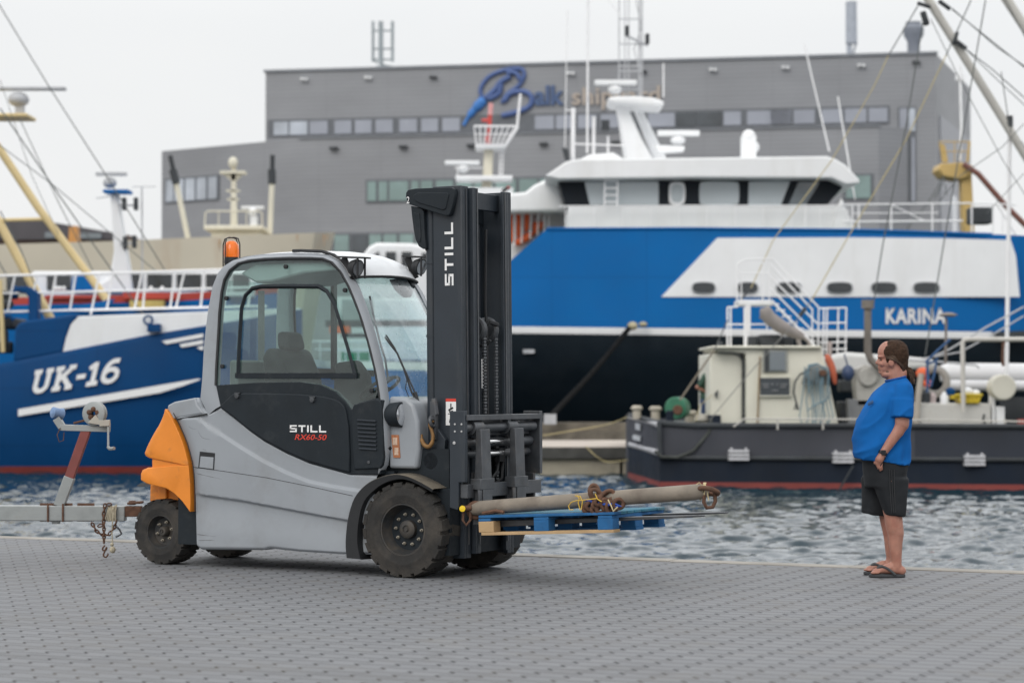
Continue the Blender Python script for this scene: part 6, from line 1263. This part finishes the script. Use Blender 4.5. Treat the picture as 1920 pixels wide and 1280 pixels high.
# ------------------------------------------------------------------ dark workboat
wk = rooted('workboat', 'dark blue and grey workboat with cream cabin, stair gantry and rope winch in the harbour', 'workboat', 1500, 54)
NAVY = paint('workboat_navy', (.006,.012,.024), .6, var=.25, vs=.8, dirt=.4, dcol=(.022,.027,.035), ds=1.2, dlo=.5, dhi=.75, streak=True, spec=.25)
SCUF = paint('scuffed_bulwark', (.043,.046,.058), .65, var=.2, vs=1, dirt=.7, dcol=(.030,.034,.045), ds=1.1, dlo=.5, dhi=.68, streak=True, bump=.1, bs=3)
NAV2 = paint('bulwark_navy', (.016,.021,.033), .6, var=.25, vs=.8, dirt=.5, dcol=(.045,.047,.052), ds=1.4, dlo=.55, dhi=.75, streak=True)
WY = lambda px: lerp(52., 50.5, (px-1237)/683)
def wl(z, px): Y_ = WY(px); return (px, 720+(CAMH-z)*F/Y_, Y_)
stn = []; ZL = (.50, -.23, -.78, -1.15)
def stat(px, Y_, zl=ZL, inn=(0,0,.0,.0)): return [(px, 720+(CAMH-z)*F/(Y_+i), Y_+i) for z, i in zip(zl, inn)]
stn = [stat(1178, 56.6, (.66,-.05,-.74,-1.15))]+[stat(1237, 52., (.56,-.23,-.78,-1.15))]+[stat(px, WY(px)) for px in (1300, 1500, 1715)]
def hull_open(stns, lm, name, Ycl):
    mb = MB(); near = [[at(*p) for p in s_] for s_ in stns]; far = [[(x, 2*Ycl-y, z) for x, y, z in s_] for s_ in near]
    for L in range(3):
        mb.mi = lm[L]
        for sd_ in (near, far): mb.grid([[s_[L], s_[L+1]] for s_ in sd_])
    mb.mi = 3; mb.grid([[(a[0][0], a[0][1], a[0][2]-.06), (b[0][0], b[0][1], b[0][2]-.06)] for a, b in zip(near, far)]); mb.mi = lm[0]
    mb.grid([near[0], far[0]]); mb.grid([near[-1], far[-1]]); return mb
DECKM = paint('workboat_deck', (.07,.085,.075), .8, var=.2)
mb = hull_open(stn, [0, 1, 2], 'hull', 57.2); mb.build('hull', [SCUF, NAVY, REDH, DECKM], wk, smooth=25)
stn = [stat(px, WY(px)) for px in (1715, 1920, 2150, 2450)]
mb = hull_open(stn, [0, 1, 2], 'hull', 57.2); mb.build('stern_hull', [NAV2, NAVY, REDH, DECKM], wk, smooth=25)
mb = MB(); cap = [at(1180, 778, 56.5), at(1237, 792.5, 51.95)]+[at(px, 720+(CAMH-.50)*F/WY(px), WY(px)-.03) for px in (1300,1500,1715,1920,2150,2450)]; mb.tube(cap, .06, 8); mb.tube([(x, y-.02, -.23) for x, y, z in cap[1:]], .055, 8); mb.build('rubbing_strake', GEARD, wk)
mb = MB(); mb.tube([at(1182,781,56.4), at(1212,788,54.1), at(1235,796,51.9)], .07, 8); mb.tube([at(1182,833,56.4), at(1212,841,54.1), at(1236,849,51.9)], .07, 8); mb.build('bow_guard', paint('worn_bow_steel', (.42,.42,.44), .5, var=.2), wk)
mb = MB(); tb(mb, [(1236,790),(1238,850)], 51.85, 9); mb.build('corner_post', GEARD, wk); mb = MB(); tb(mb, [(1334,786),(1330,810),(1300,845),(1270,857),(1240,856),(1228,845)], 51.8, 6); mb.build('fender_rope', paint('dark_rope', (.06,.065,.06), .9, var=.3), wk)
for q in ([(1191,793),(1200,796),(1200,807),(1191,804)], [(1186,815),(1200,818),(1200,827),(1186,823)]): mb = MB(); A = [at(a, b, 55.2-(a-1186)*.05) for a, b in q]; mb.prism(A, [(x+.05, y+.1, z) for x, y, z in A]); mb.build('bow_marking', paint('bow_marking', (.55,.57,.60), .6) if 'bow_marking' not in bpy.data.materials else bpy.data.materials['bow_marking'], wk)
GS = paint('step_plate_grey', (.50,.50,.52), .5, var=.1, dirt=.4, dcol=(.25,.22,.2))
for x0, y0 in ((1366,843),(1562,848),(1809,853)):
    mb = MB(); Y_ = WY(x0)
    for k in range(3): rect(mb, x0, y0+k*7.2, x0+39, y0+k*7.2+5.6, Y_-.2, .2)
    rect(mb, x0+4, y0-4, x0+8, y0+20, Y_-.15, .14); rect(mb, x0+31, y0-4, x0+35, y0+20, Y_-.15, .14); mb.build('step_plate', GS, wk, bevel=.008)
# cabin
CR = paint('cabin_cream', (.70,.685,.59), .5, var=.05, vs=1.2, dirt=.4, dcol=(.45,.38,.28), ds=2, dlo=.52, dhi=.8, streak=True)
mb = MB(); slab(mb, [(1398,662),(1398,802),(1574,804),(1541,653),(1537,650),(1342,650),(1342,658)][::1], 53, 3.6); mb.build('cabin', CR, wk, bevel=.03)
mb = MB(); slab(mb, [(1331,663),(1376,663),(1386,668),(1392,678),(1392,801),(1331,797)], 53.2, 3.2); mb.build('cabin_side_wall', CR, wk, bevel=.03)
mb = MB(); rect(mb, 1336, 648, 1541, 653, 52.85, 3.9); mb.build('cabin_roof', CR, wk, bevel=.03); mb = MB(); rect(mb, 1392.5, 674, 1398, 802, 53.1, .1); tb(mb, [(1345,661),(1373,661),(1390,668),(1395,682),(1396,700)], 52.95, 3); mb.build('door_gap', GEARD, wk)
mb = MB(); tb(mb, [(1425,668),(1420,802)], 52.9, 3.5); mb.build('rusty_pipe', paint('rust_pipe', (.28,.20,.12), .8), wk)
mb = MB(); rect(mb, 1431, 655, 1477, 698, 52.93, .1); fr_ = mb.build('window', paint('window_frame_pale', (.36,.37,.35), .6), wk, bevel=.02); mb = MB(); rect(mb, 1443, 659, 1472, 694, 52.88, .06); mb.build('pane', PALEG, fr_); mb = MB(); rect(mb, 1434, 657, 1441, 696, 52.87, .06); mb.build('open_shutter', GEARD, fr_)
mb = MB(); rect(mb, 1425, 708, 1481, 741, 52.92, .1); nb = mb.build('name_board', paint('board_slate', (.055,.065,.075), .5), wk); mb = MB(); rect(mb, 1423, 706, 1483, 708, 52.9, .1); rect(mb, 1423, 741, 1483, 743, 52.9, .1); rect(mb, 1423, 708, 1425, 741, 52.9, .1); rect(mb, 1481, 708, 1483, 741, 52.9, .1); mb.build('board_frame', CR, nb)
mb = MB()
for x0, x1, y_ in ((1429,1442,719),(1446,1450,719),(1456,1459,719),(1464,1477,719),(1431,1441,724),(1463,1474,724),(1448,1459,731)): rect(mb, x0, y_, x1, y_+2.2, 52.89, .04)
mb.build('faint_writing', paint('faded_white', (.24,.25,.26), .7), nb)
mb = MB(); slab(mb, [(1340,738),(1346,731),(1344,747)], 53.1, .1); mb.build('door_handle', GEARD, wk)
# rope winch on the cabin side
mb = MB(); disc(mb, 1543, 700, 52.5, 9, .4); disc(mb, 1522, 708, 52.4, 7, .3); slab(mb, [(1505,720),(1512,690),(1530,685),(1550,688),(1556,722)], 52.6, .3); mb.build('rope_winch', paint('winch_grey', (.25,.25,.23), .6, var=.3, vs=3), wk, bevel=.02); mb = MB(); disc(mb, 1543, 699, 52.3, 6, .3); mb.build('winch_head', RUST, wk)
LB = paint('blue_grey_rope', (.15,.24,.29), .85, var=.2)
mb = MB(); r2 = random.Random(4)
for k in range(11):
    x = 1510+k*4.6+r2.uniform(-2,2); tb(mb, catmull([(x, 690, 52.4) if False else (x, 692+r2.uniform(-6,6), 0), (x+r2.uniform(-7,5), 735, 0), (x+r2.uniform(-12,10), 770+r2.uniform(-8,8), 0), (x+r2.uniform(-14,12), 802, 0)], 3) if False else [(x, 692+r2.uniform(-6,6)), (x+r2.uniform(-5,4), 720), (x+r2.uniform(-8,7), 750), (x+r2.uniform(-11,9), 780), (x+r2.uniform(-12,10), 802)], 52.35, 2.2, 5)
for k in range(5): tb(mb, [(1512,700+k*2),(1516,688-k),(1532,683-k*.5),(1550,690+k)], 52.35, 2.4, 5)
tb(mb, [(1513,770),(1530,758),(1550,750),(1557,735)], 52.3, 2.4, 5); mb.build('hanging_rope', LB, wk)
mb = MB(); tb(mb, [(1520,692),(1500,702),(1491,715),(1488,735),(1493,755),(1497,768)], 52.4, 3.6); tb(mb, [(1493,755),(1489,768)], 52.4, 2.5); tb(mb, [(1494,755),(1494,768)], 52.4, 2.5); mb.build('black_cable', GEARD, wk)
mb = MB(); A, B, Cc = at(1549,664,52.4), at(1560,690,52.4), at(1566,720,52.4); mb.tube(catmull([A, B, Cc], 5), [.03,.06,.08,.085,.085,.085,.08,.075,.06,.05,.03], 12); ob = mb.build('orange_fender', paint('faded_orange', (.46,.105,.05), .6, var=.15)); tag(ob, 'long orange fender hanging at the corner of the cream cabin', 'fender')
mb = MB(); mb.ball(at(1590, 699, 53), (.15,.15,.19)); mb.tube([at(1589,684,53), at(1583,664,53)], .02, 5); ob = mb.build('buoy', paint('dark_blue_buoy', (.035,.06,.13), .5)); tag(ob, 'dark blue round buoy hung from a line right of the cream cabin', 'buoy')
# gantry and stairs on the roof
GY = 53.8; mb = MB()
slab(mb, [(1384,562),(1446,562),(1452,572),(1384,572)], GY, 1.0); mb.build('stair_platform', WHITEP, wk, bevel=.02)
mb = MB()
for dY in (0, 1.0):
    Y_ = GY+dY; tb(mb, [(1382,563),(1382,497),(1388,490),(1400,486),(1448,485),(1535,576),(1534,650)], Y_, 3); tb(mb, [(1384,512),(1442,512)], Y_, 2); tb(mb, [(1390,510),(1390,563)], Y_, 2.4); tb(mb, [(1430,486),(1430,563)], Y_, 2.4); tb(mb, [(1442,487),(1442,563)], Y_, 2.4)
    tb(mb, [(1442,495),(1523,580),(1523,648)], Y_, 3); tb(mb, [(1442,517),(1533,607)], Y_, 3); tb(mb, [(1444,540),(1533,630)], Y_, 3); tb(mb, [(1446,563),(1528,648)], Y_, 4.5)
    tb(mb, [(1400,572),(1400,650)], Y_, 5); tb(mb, [(1405,572),(1405,648)], Y_, 5)
for k in range(7): x = 1452+k*11.5; y_ = 570+k*11.5; p, q = at(x, y_, GY), at(x, y_, GY+1.0); mb.beam(p, q, .22, .03)
for x in (1364, 1370, 1396): tb(mb, [(x,576),(x,650)], GY, 3.4)
tb(mb, [(1364,576),(1384,575)], GY, 3); tb(mb, [(1366,608),(1440,608)], GY, 3); tb(mb, [(1438,600),(1438,618)], GY, 3)
for x in (1545, 1551, 1572, 1587): tb(mb, [(x,578),(x-2,666)], GY+.3, 3)
for y_ in (578, 606, 642, 655): tb(mb, [(1537,y_),(1588,y_-1)], GY+.3, 3)
mb.build('stair_gantry', WHITER, wk)
mb = MB(); mb.tube(catmull([at(1434,576,53.2), at(1441,594,53.2), at(1465,612,53.2), at(1490,624,53.2), at(1506,632,53.2)], 4), [.10,.13,.15,.16,.165,.165,.165,.165,.16,.15,.14,.13,.12,.11,.10,.09,.08], 12); tb(mb, [(1494,628),(1500,648)], 53.2, 8); tb(mb, [(1506,632),(1516,640),(1518,648)], 53.2, 6); tb(mb, [(1466,615),(1466,630)], 53.2, 4); tb(mb, [(1424,594),(1440,601)], 53.2, 5); mb.build('folded_crane', paint('crane_brown_grey', (.26,.235,.22), .6, var=.15, vs=3), wk, smooth=60)
mb = MB()
for r_ in ((1403,630,1420,649),(1426,627,1464,649),(1470,633,1488,649),(1349,640,1356,650)): rect(mb, *r_, 53.6, .6)
mb.build('roof_gear', GEARD, wk, bevel=.03); mb = MB(); tb(mb, [(1556,640),(1556,668)], 54, 8); mb.build('vent_pipe', paint('pinkish_grey', (.45,.38,.36), .7), wk)
# deck gear forward
mb = MB(); disc(mb, 1266, 765, 53.3, 21, .5, (.3,1,0)); mb.build('green_drum', paint('drum_green', (.03,.16,.09), .4, var=.3, vs=3), wk); mb = MB(); disc(mb, 1271, 768, 53.2, 9, .3); mb.build('drum_hub', RUST, wk)
for px, py, w in ((1194,771,11),(1229,772,12),(1294,780,14)):
    mb = MB(); Y_ = 54.5; k = Y_/F; mb.lathe([(.001,-14*k),(w*.7*k,-14*k),(w*.7*k,2*k),(w*k,4*k),(w*k,8*k),(w*.6*k,11*k),(.001,11*k)], at(px, py, Y_), (0,0,1), 18); mb.build('mushroom_vent', paint('vent_beige', (.44,.40,.33), .7, var=.15) if 'vent_beige' not in bpy.data.materials else bpy.data.materials['vent_beige'], wk, smooth=30)
mb = MB(); tb(mb, [(1256,769),(1256,796)], 52.6, 15, 14); rect(mb, 1330, 778, 1352, 800, 52.6, .4); mb.build('bitts', NAVY, wk, bevel=.02); mb = MB()
for k in range(4): mb.torus(at(1316, 789-k*3, 53), (0,.25,1), .17-k*.01, .025, 20, 6)
ob = mb.build('rope_coil', paint('coil_rope', (.42,.40,.35), .9, var=.2)); tag(ob, 'coil of pale rope on the workboat deck beside the cream cabin', 'rope')
mb = MB(); tb(mb, [(1375,800),(1396,785),(1650,786),(1920,790),(2150,794)], 51.0, 3.2)
for x in (1458, 1543, 1630, 1743, 1798, 1884, 1960): tb(mb, [(x,786),(x,805)], 51.0, 4)
mb.build('side_rail', paint('rail_weathered', (.50,.48,.44), .6, var=.1), wk)
# after deck
mb = MB(); tb(mb, [(1627,576),(1627,660),(1634,676),(1655,694)], 52.8, 14, 14); mb.lathe([(.12,-.1),(.145,-.1),(.145,.1),(.12,.1)], at(1627, 570, 52.8), (0,0,1), 18, True); mb.build('exhaust_pipe', paint('exhaust_brown', (.17,.15,.13), .7, var=.2, vs=2), wk, smooth=50)
mb = MB(); slab(mb, [(1608,760),(1604,720),(1606,692),(1622,684),(1655,690),(1668,715),(1672,760)], 53, .6); disc(mb, 1628, 706, 52.9, 18, .3); mb.build('deck_winch', paint('winch_pale_grey', (.38,.37,.34), .6, var=.25, vs=3), wk, bevel=.04)
mb = MB(); rect(mb, 1575, 712, 1606, 735, 54.5, .5); rect(mb, 1576, 752, 1650, 800, 53.4, .8); mb.build('dark_machinery', GEARD, wk, bevel=.04); mb = MB(); rect(mb, 1590, 748, 1640, 800, 53.0, .4); mb.build('grey_locker', paint('locker_grey', (.16,.165,.17), .7, var=.2), wk, bevel=.03)
mb = MB(); slab(mb, [(1552,668),(1590,660),(1700,668),(1750,672),(1760,690),(1560,700)], 56, 1.5); mb.build('white_tarpaulin', paint('white_tarp', (.62,.62,.61), .8, var=.1, vs=1.5, bump=.2, bs=3), wk, bevel=.1)
mb = MB(); mb.tube([at(1764,700,56), at(1780,700,56), at(2050,702,56)], [.2,.26,.26], 16); mb.tube([at(1770,722,55.4), at(2050,724,55.4)], .13, 12); mb.build('white_tank', paint('tank_white', (.66,.66,.67), .5, var=.06, vs=1, dirt=.3, dcol=(.42,.4,.37)), wk, smooth=60)
mb = MB(); mb.torus(at(1752, 715, 54), (.5,1,0), .30, .09, 24, 8); mb.build('grey_hoop', paint('hoop_grey', (.28,.27,.25), .7), wk)
mb = MB(); disc(mb, 1882, 726, 52.6, 24, .5); mb.build('round_tank_end', paint('tank_cream', (.58,.56,.48), .6, var=.04), wk)
mb = MB(); rect(mb, 1724, 756, 1858, 806, 52.8, 1.6); mb.build('deck_locker', paint('locker_white', (.55,.54,.51), .6, var=.06, vs=2, dirt=.4, dcol=(.33,.29,.24)), wk, bevel=.03); mb = MB(); rect(mb, 1860, 735, 1866, 806, 52.9, .4); rect(mb, 1868, 762, 1884, 806, 52.9, .4); mb.build('small_locker', WHITEP, wk, bevel=.02); mb = MB(); tb(mb, [(1846,776),(1843,786),(1848,796)], 52.7, 4); mb.build('locker_latch', GEARD, wk)
mb = MB(); rect(mb, 1884, 745, 2050, 806, 54.5, .6); rect(mb, 1866, 745, 2050, 752, 53.6, .4); mb.build('dark_bulkhead', GEARD, wk); mb = MB(); rect(mb, 1912, 786, 1930, 800, 52.8, .3); mb.build('red_box', REDP, wk)
mb = MB(); tb(mb, [(1806,772),(1805,642),(1808,637),(1816,636),(1930,636),(2100,638)], 52.4, 9, 12); mb.build('pipe_frame', paint('frame_grey_white', (.52,.50,.46), .5, var=.1, vs=2), wk, smooth=60); mb = MB(); tb(mb, [(1882,640),(1880,668),(1881,686)], 52.3, 6); mb.build('rusty_bracket', RUST, wk)
mb = MB(); tb(mb, [(1774,596),(1773,682)], 53, 5); mb.lathe([(.001,-.05),(.13,-.045),(.21,-.01),(.2,.01),(.08,.05),(.001,.055)], at(1778, 590, 53), (0,0,1), 20); mb.build('deck_lamp', paint('lamp_brown', (.20,.17,.15), .6), wk)
mb = MB(); tb(mb, [(1717,800),(1722,740),(1728,700)], 52.6, 12); mb.build('rope_post', paint('post_beige', (.40,.36,.31), .7), wk)
mb = MB()
for pts in (((1735,680),(1760,655),(1782,636)), ((1738,676),(1742,720)), ((1757,670),(1752,700),(1745,725)), ((1740,682),(1756,676)), ((1738,690),(1739,735))): tb(mb, pts, 52.5, 4.5)
mb.build('blue_strap', paint('blue_strap', (.03,.09,.22), .7, var=.2), wk)
tb_ = MB(); tb(tb_, [(1660,672),(1745,677),(1830,684),(1836,690)], 54.5, 4); tb_.build('handrail', RADARG, wk)
for (px, py, r_), lab in zip(((1730,700,13),(1738,718,9)), ('orange buoy on the workboat deck behind the standing man, upper and larger', 'small orange buoy below the larger one behind the standing man')):
    mb = MB(); ballp(mb, px, py, 53.5, r_, r_*.9); ob = mb.build('buoy', ORG); tag(ob, lab, 'buoy')
FC = paint('yellow_crate', (.62,.47,.03), .5, var=.08)
crt = thing('fish_crate', 'yellow plastic fish crate filled with white bags on the pale deck locker', 'crate', at(1812, 756, 52.9))
mb = MB(); slab(mb, [(1795,741),(1841,741),(1836,756),(1800,756)], 52.7, .5); rect(mb, 1793, 738, 1843, 742, 52.65, .6); rect(mb, 1783, 740, 1795, 748, 52.8, .3)
for k in range(5): rect(mb, 1804+k*7, 743, 1806+k*7, 755, 52.66, .05)
mb.build('tub', FC, crt, bevel=.015); mb = MB(); ballp(mb, 1814, 734, 52.9, 11, 8); ballp(mb, 1830, 736, 52.9, 8, 6); mb.build('white_bag', WHITEP, crt)
for (px, py, rx, rz, m, nm, lab) in ((1771,748,8,14,'white','plastic_bottle','white plastic canister on the pale deck locker left of the yellow crate'),(1735,742,9,12,'dark','bucket','dark bucket at the left end of the pale deck locker'),(1782,733,9,7,'blue','bundle','blue cloth bundle on the pale deck locker behind the yellow crate'),(1749,745,6,10,'pink','bag','small pale bag between bucket and canister on the deck locker')):
    mb = MB(); k = 52.9/F; mb.lathe([(.001,-rz*k),(rx*k,-rz*k),(rx*k*1.05,rz*.4*k),(rx*.5*k,rz*.8*k),(rx*.4*k,rz*k),(.001,rz*k)], at(px, py, 52.9), (0,0,1), 14)
    ob = mb.build(nm, {'white': WHITEP, 'dark': GEARD, 'blue': BLUEA, 'pink': paint('pale_pink_bag', (.55,.46,.45), .8)}[m], smooth=40); tag(ob, lab, nm.replace('_', ' '))
# booms and rigging of the workboat
BW = paint('boom_weathered_white', (.50,.485,.45), .6, var=.1, vs=1, dirt=.4, dcol=(.27,.24,.2), ds=2)
for pts, w in ((((1733,-12),(1830,142),(1935,312),(2260,812)), 16), (((1868,-30),(1935,72),(2405,806)), 18)):
    mb = MB(); tb(mb, pts, 54.5, w, 14); mb.build('derrick_boom', BW, wk, smooth=60)
for a, b, w in (((1760,2),(1782,18),9),((1794,78),(1812,92),9),((1730,22),(1738,48),13),((1720,6),(1745,14),8),((1795,60),(1788,84),8)):
    mb = MB(); tb(mb, [a, b], 54.3, w); mb.build('rigging_block', GEARD, wk, bevel=.03)
for pts, w, m in ((((1722,10),(1666,104)), 2.4, WIRE), (((1666,104),(1640,160),(1560,300),(1450,450),(1408,540)), 2.0, YROPE), (((1408,540),(1382,570)), 4, GEARD), (((1821,0),(1774,104)), 2.4, WIRE), (((1774,104),(1699,262),(1602,424),(1520,566)), 2.3, YROPE), (((1520,566),(1490,605),(1400,705),(1330,788)), 1.8, paint('grey_rope', (.22,.22,.21), .9)), (((1510,578),(1500,592)), 8, GEARD),
                  (((1731,40),(1700,230),(1655,460),(1636,580)), 2.6, WIRE), (((1848,0),(1800,280),(1769,460),(1735,665)), 2.6, WIRE), (((1785,18),(1850,70),(1920,126),(1990,190)), 2.4, WIRE), (((1785,16),(1870,90),(1990,170)), 1.8, WIRE), (((1805,88),(1860,130),(1930,192)), 2.2, WIRE), (((1808,90),(1870,150),(1940,215)), 1.8, WIRE), (((1745,36),(1800,150),(1880,300),(1925,370)), 1.6, WIRE), (((1885,0),(1930,85)), 1.8, WIRE),
                  (((1920,232),(1880,275),(1800,330),(1760,380)), 1.6, WIRE), (((1877,135),(1890,220),(1896,250)), 2, WIRE), (((1920,575),(1848,614),(1780,655),(1735,675)), 3.4, RADARG), (((1920,592),(1860,628),(1800,660),(1730,672)), 3, RADARG), (((1915,265),(1935,300)), 1.6, WIRE), (((1920,325),(1850,400)), 1.4, WIRE), (((1340,655),(1275,750)), 4, paint('brown_rope', (.22,.19,.15), .9)), (((1364,600),(1340,655)), 2.4, WIRE), (((1335,740),(1312,760),(1305,790)), 1.8, YROPE), (((1600,872),(1585,898),(1570,925)), 4, GEARD), (((1920,872),(1890,915)), 3, GEARD)):
    mb = MB(); tb(mb, pts, 52.2 if pts[0][1] > 560 and pts[0][0] < 1700 and pts[0][1] < 860 else (51.0 if pts[0][1] > 860 else 54.), w, 5); mb.build('rigging_wire', m, wk)
mb = MB(); tb(mb, [(1893,240),(1891,440),(1888,640),(1886,802)], 54.6, 8); rect(mb, 1888, 216, 1900, 240, 54.5, .25); ballp(mb, 1897, 248, 54.5, 4, 5); mb.build('light_mast', WHITER, wk); mb = MB(); rect(mb, 1889, 217, 1899, 238, 54.4, .1); mb.build('mast_light', GEARD, wk)
# second person on the workboat deck
p2 = thing('person', 'deckhand in green shirt and jeans bending over ropes behind the cream cabin', 'person', at(1318, 800, 54.6))
PY = 54.6; pq = lambda px, py, y=0.: V(at(px, py, PY+y))
mb = MB(); mb.ball(pq(1331,685), (.095,.08,.115)); mb.capsule(pq(1330,692), pq(1326,704), .055, .06)
for s in (-1, 1): mb.capsule(pq(1318,712,s*.17), pq(1307,726,s*.2), .055, .046); mb.capsule(pq(1307,726,s*.2), pq(1326,735,s*.12), .042, .032); mb.ball(pq(1329,736,s*.12), (.05,.025,.03)); [mb.capsule(pq(1330,734+k*1.1,s*.12), pq(1335,735+k*1.2,s*.11), .011, .009, 6) for k in range(4)]; mb.capsule(pq(1328,733,s*.10), pq(1331,731,s*.08), .011, .009, 6)
mb.ball(pq(1322,722), (.13,.15,.22)); blob(mb, 'body', SKIN, p2, .014, 2)
mb = MB(); mb.ball(pq(1324,708), (.12,.2,.12)); mb.ball(pq(1321,726), (.135,.18,.24)); mb.ball(pq(1322,744), (.13,.17,.14))
for s in (-1, 1): mb.capsule(pq(1320,709,s*.17), pq(1312,721,s*.20), .075, .068)
blob(mb, 'shirt', paint('dark_green_shirt', (.035,.075,.055), .9, var=.1), p2, .014, 3)
mb = MB(); mb.ball(pq(1322,752), (.13,.17,.12))
for s in (-1, 1): mb.capsule(pq(1322,754,s*.09), pq(1319,776,s*.10), .085, .065); mb.capsule(pq(1319,776,s*.10), pq(1322,798,s*.10), .062, .05)
blob(mb, 'jeans', paint('blue_jeans', (.03,.055,.13), .9, var=.15), p2, .014, 3)
mb = MB()
for s in (-1, 1): mb.capsule(pq(1323,801,s*.1), pq(1316,803,s*.1), .045, .04)
mb.build('shoe', GEARD, p2); mb = MB(); mb.ball(pq(1332,682), (.095,.085,.10)); blob(mb, 'hair', HAIR, p2, .014, 2)
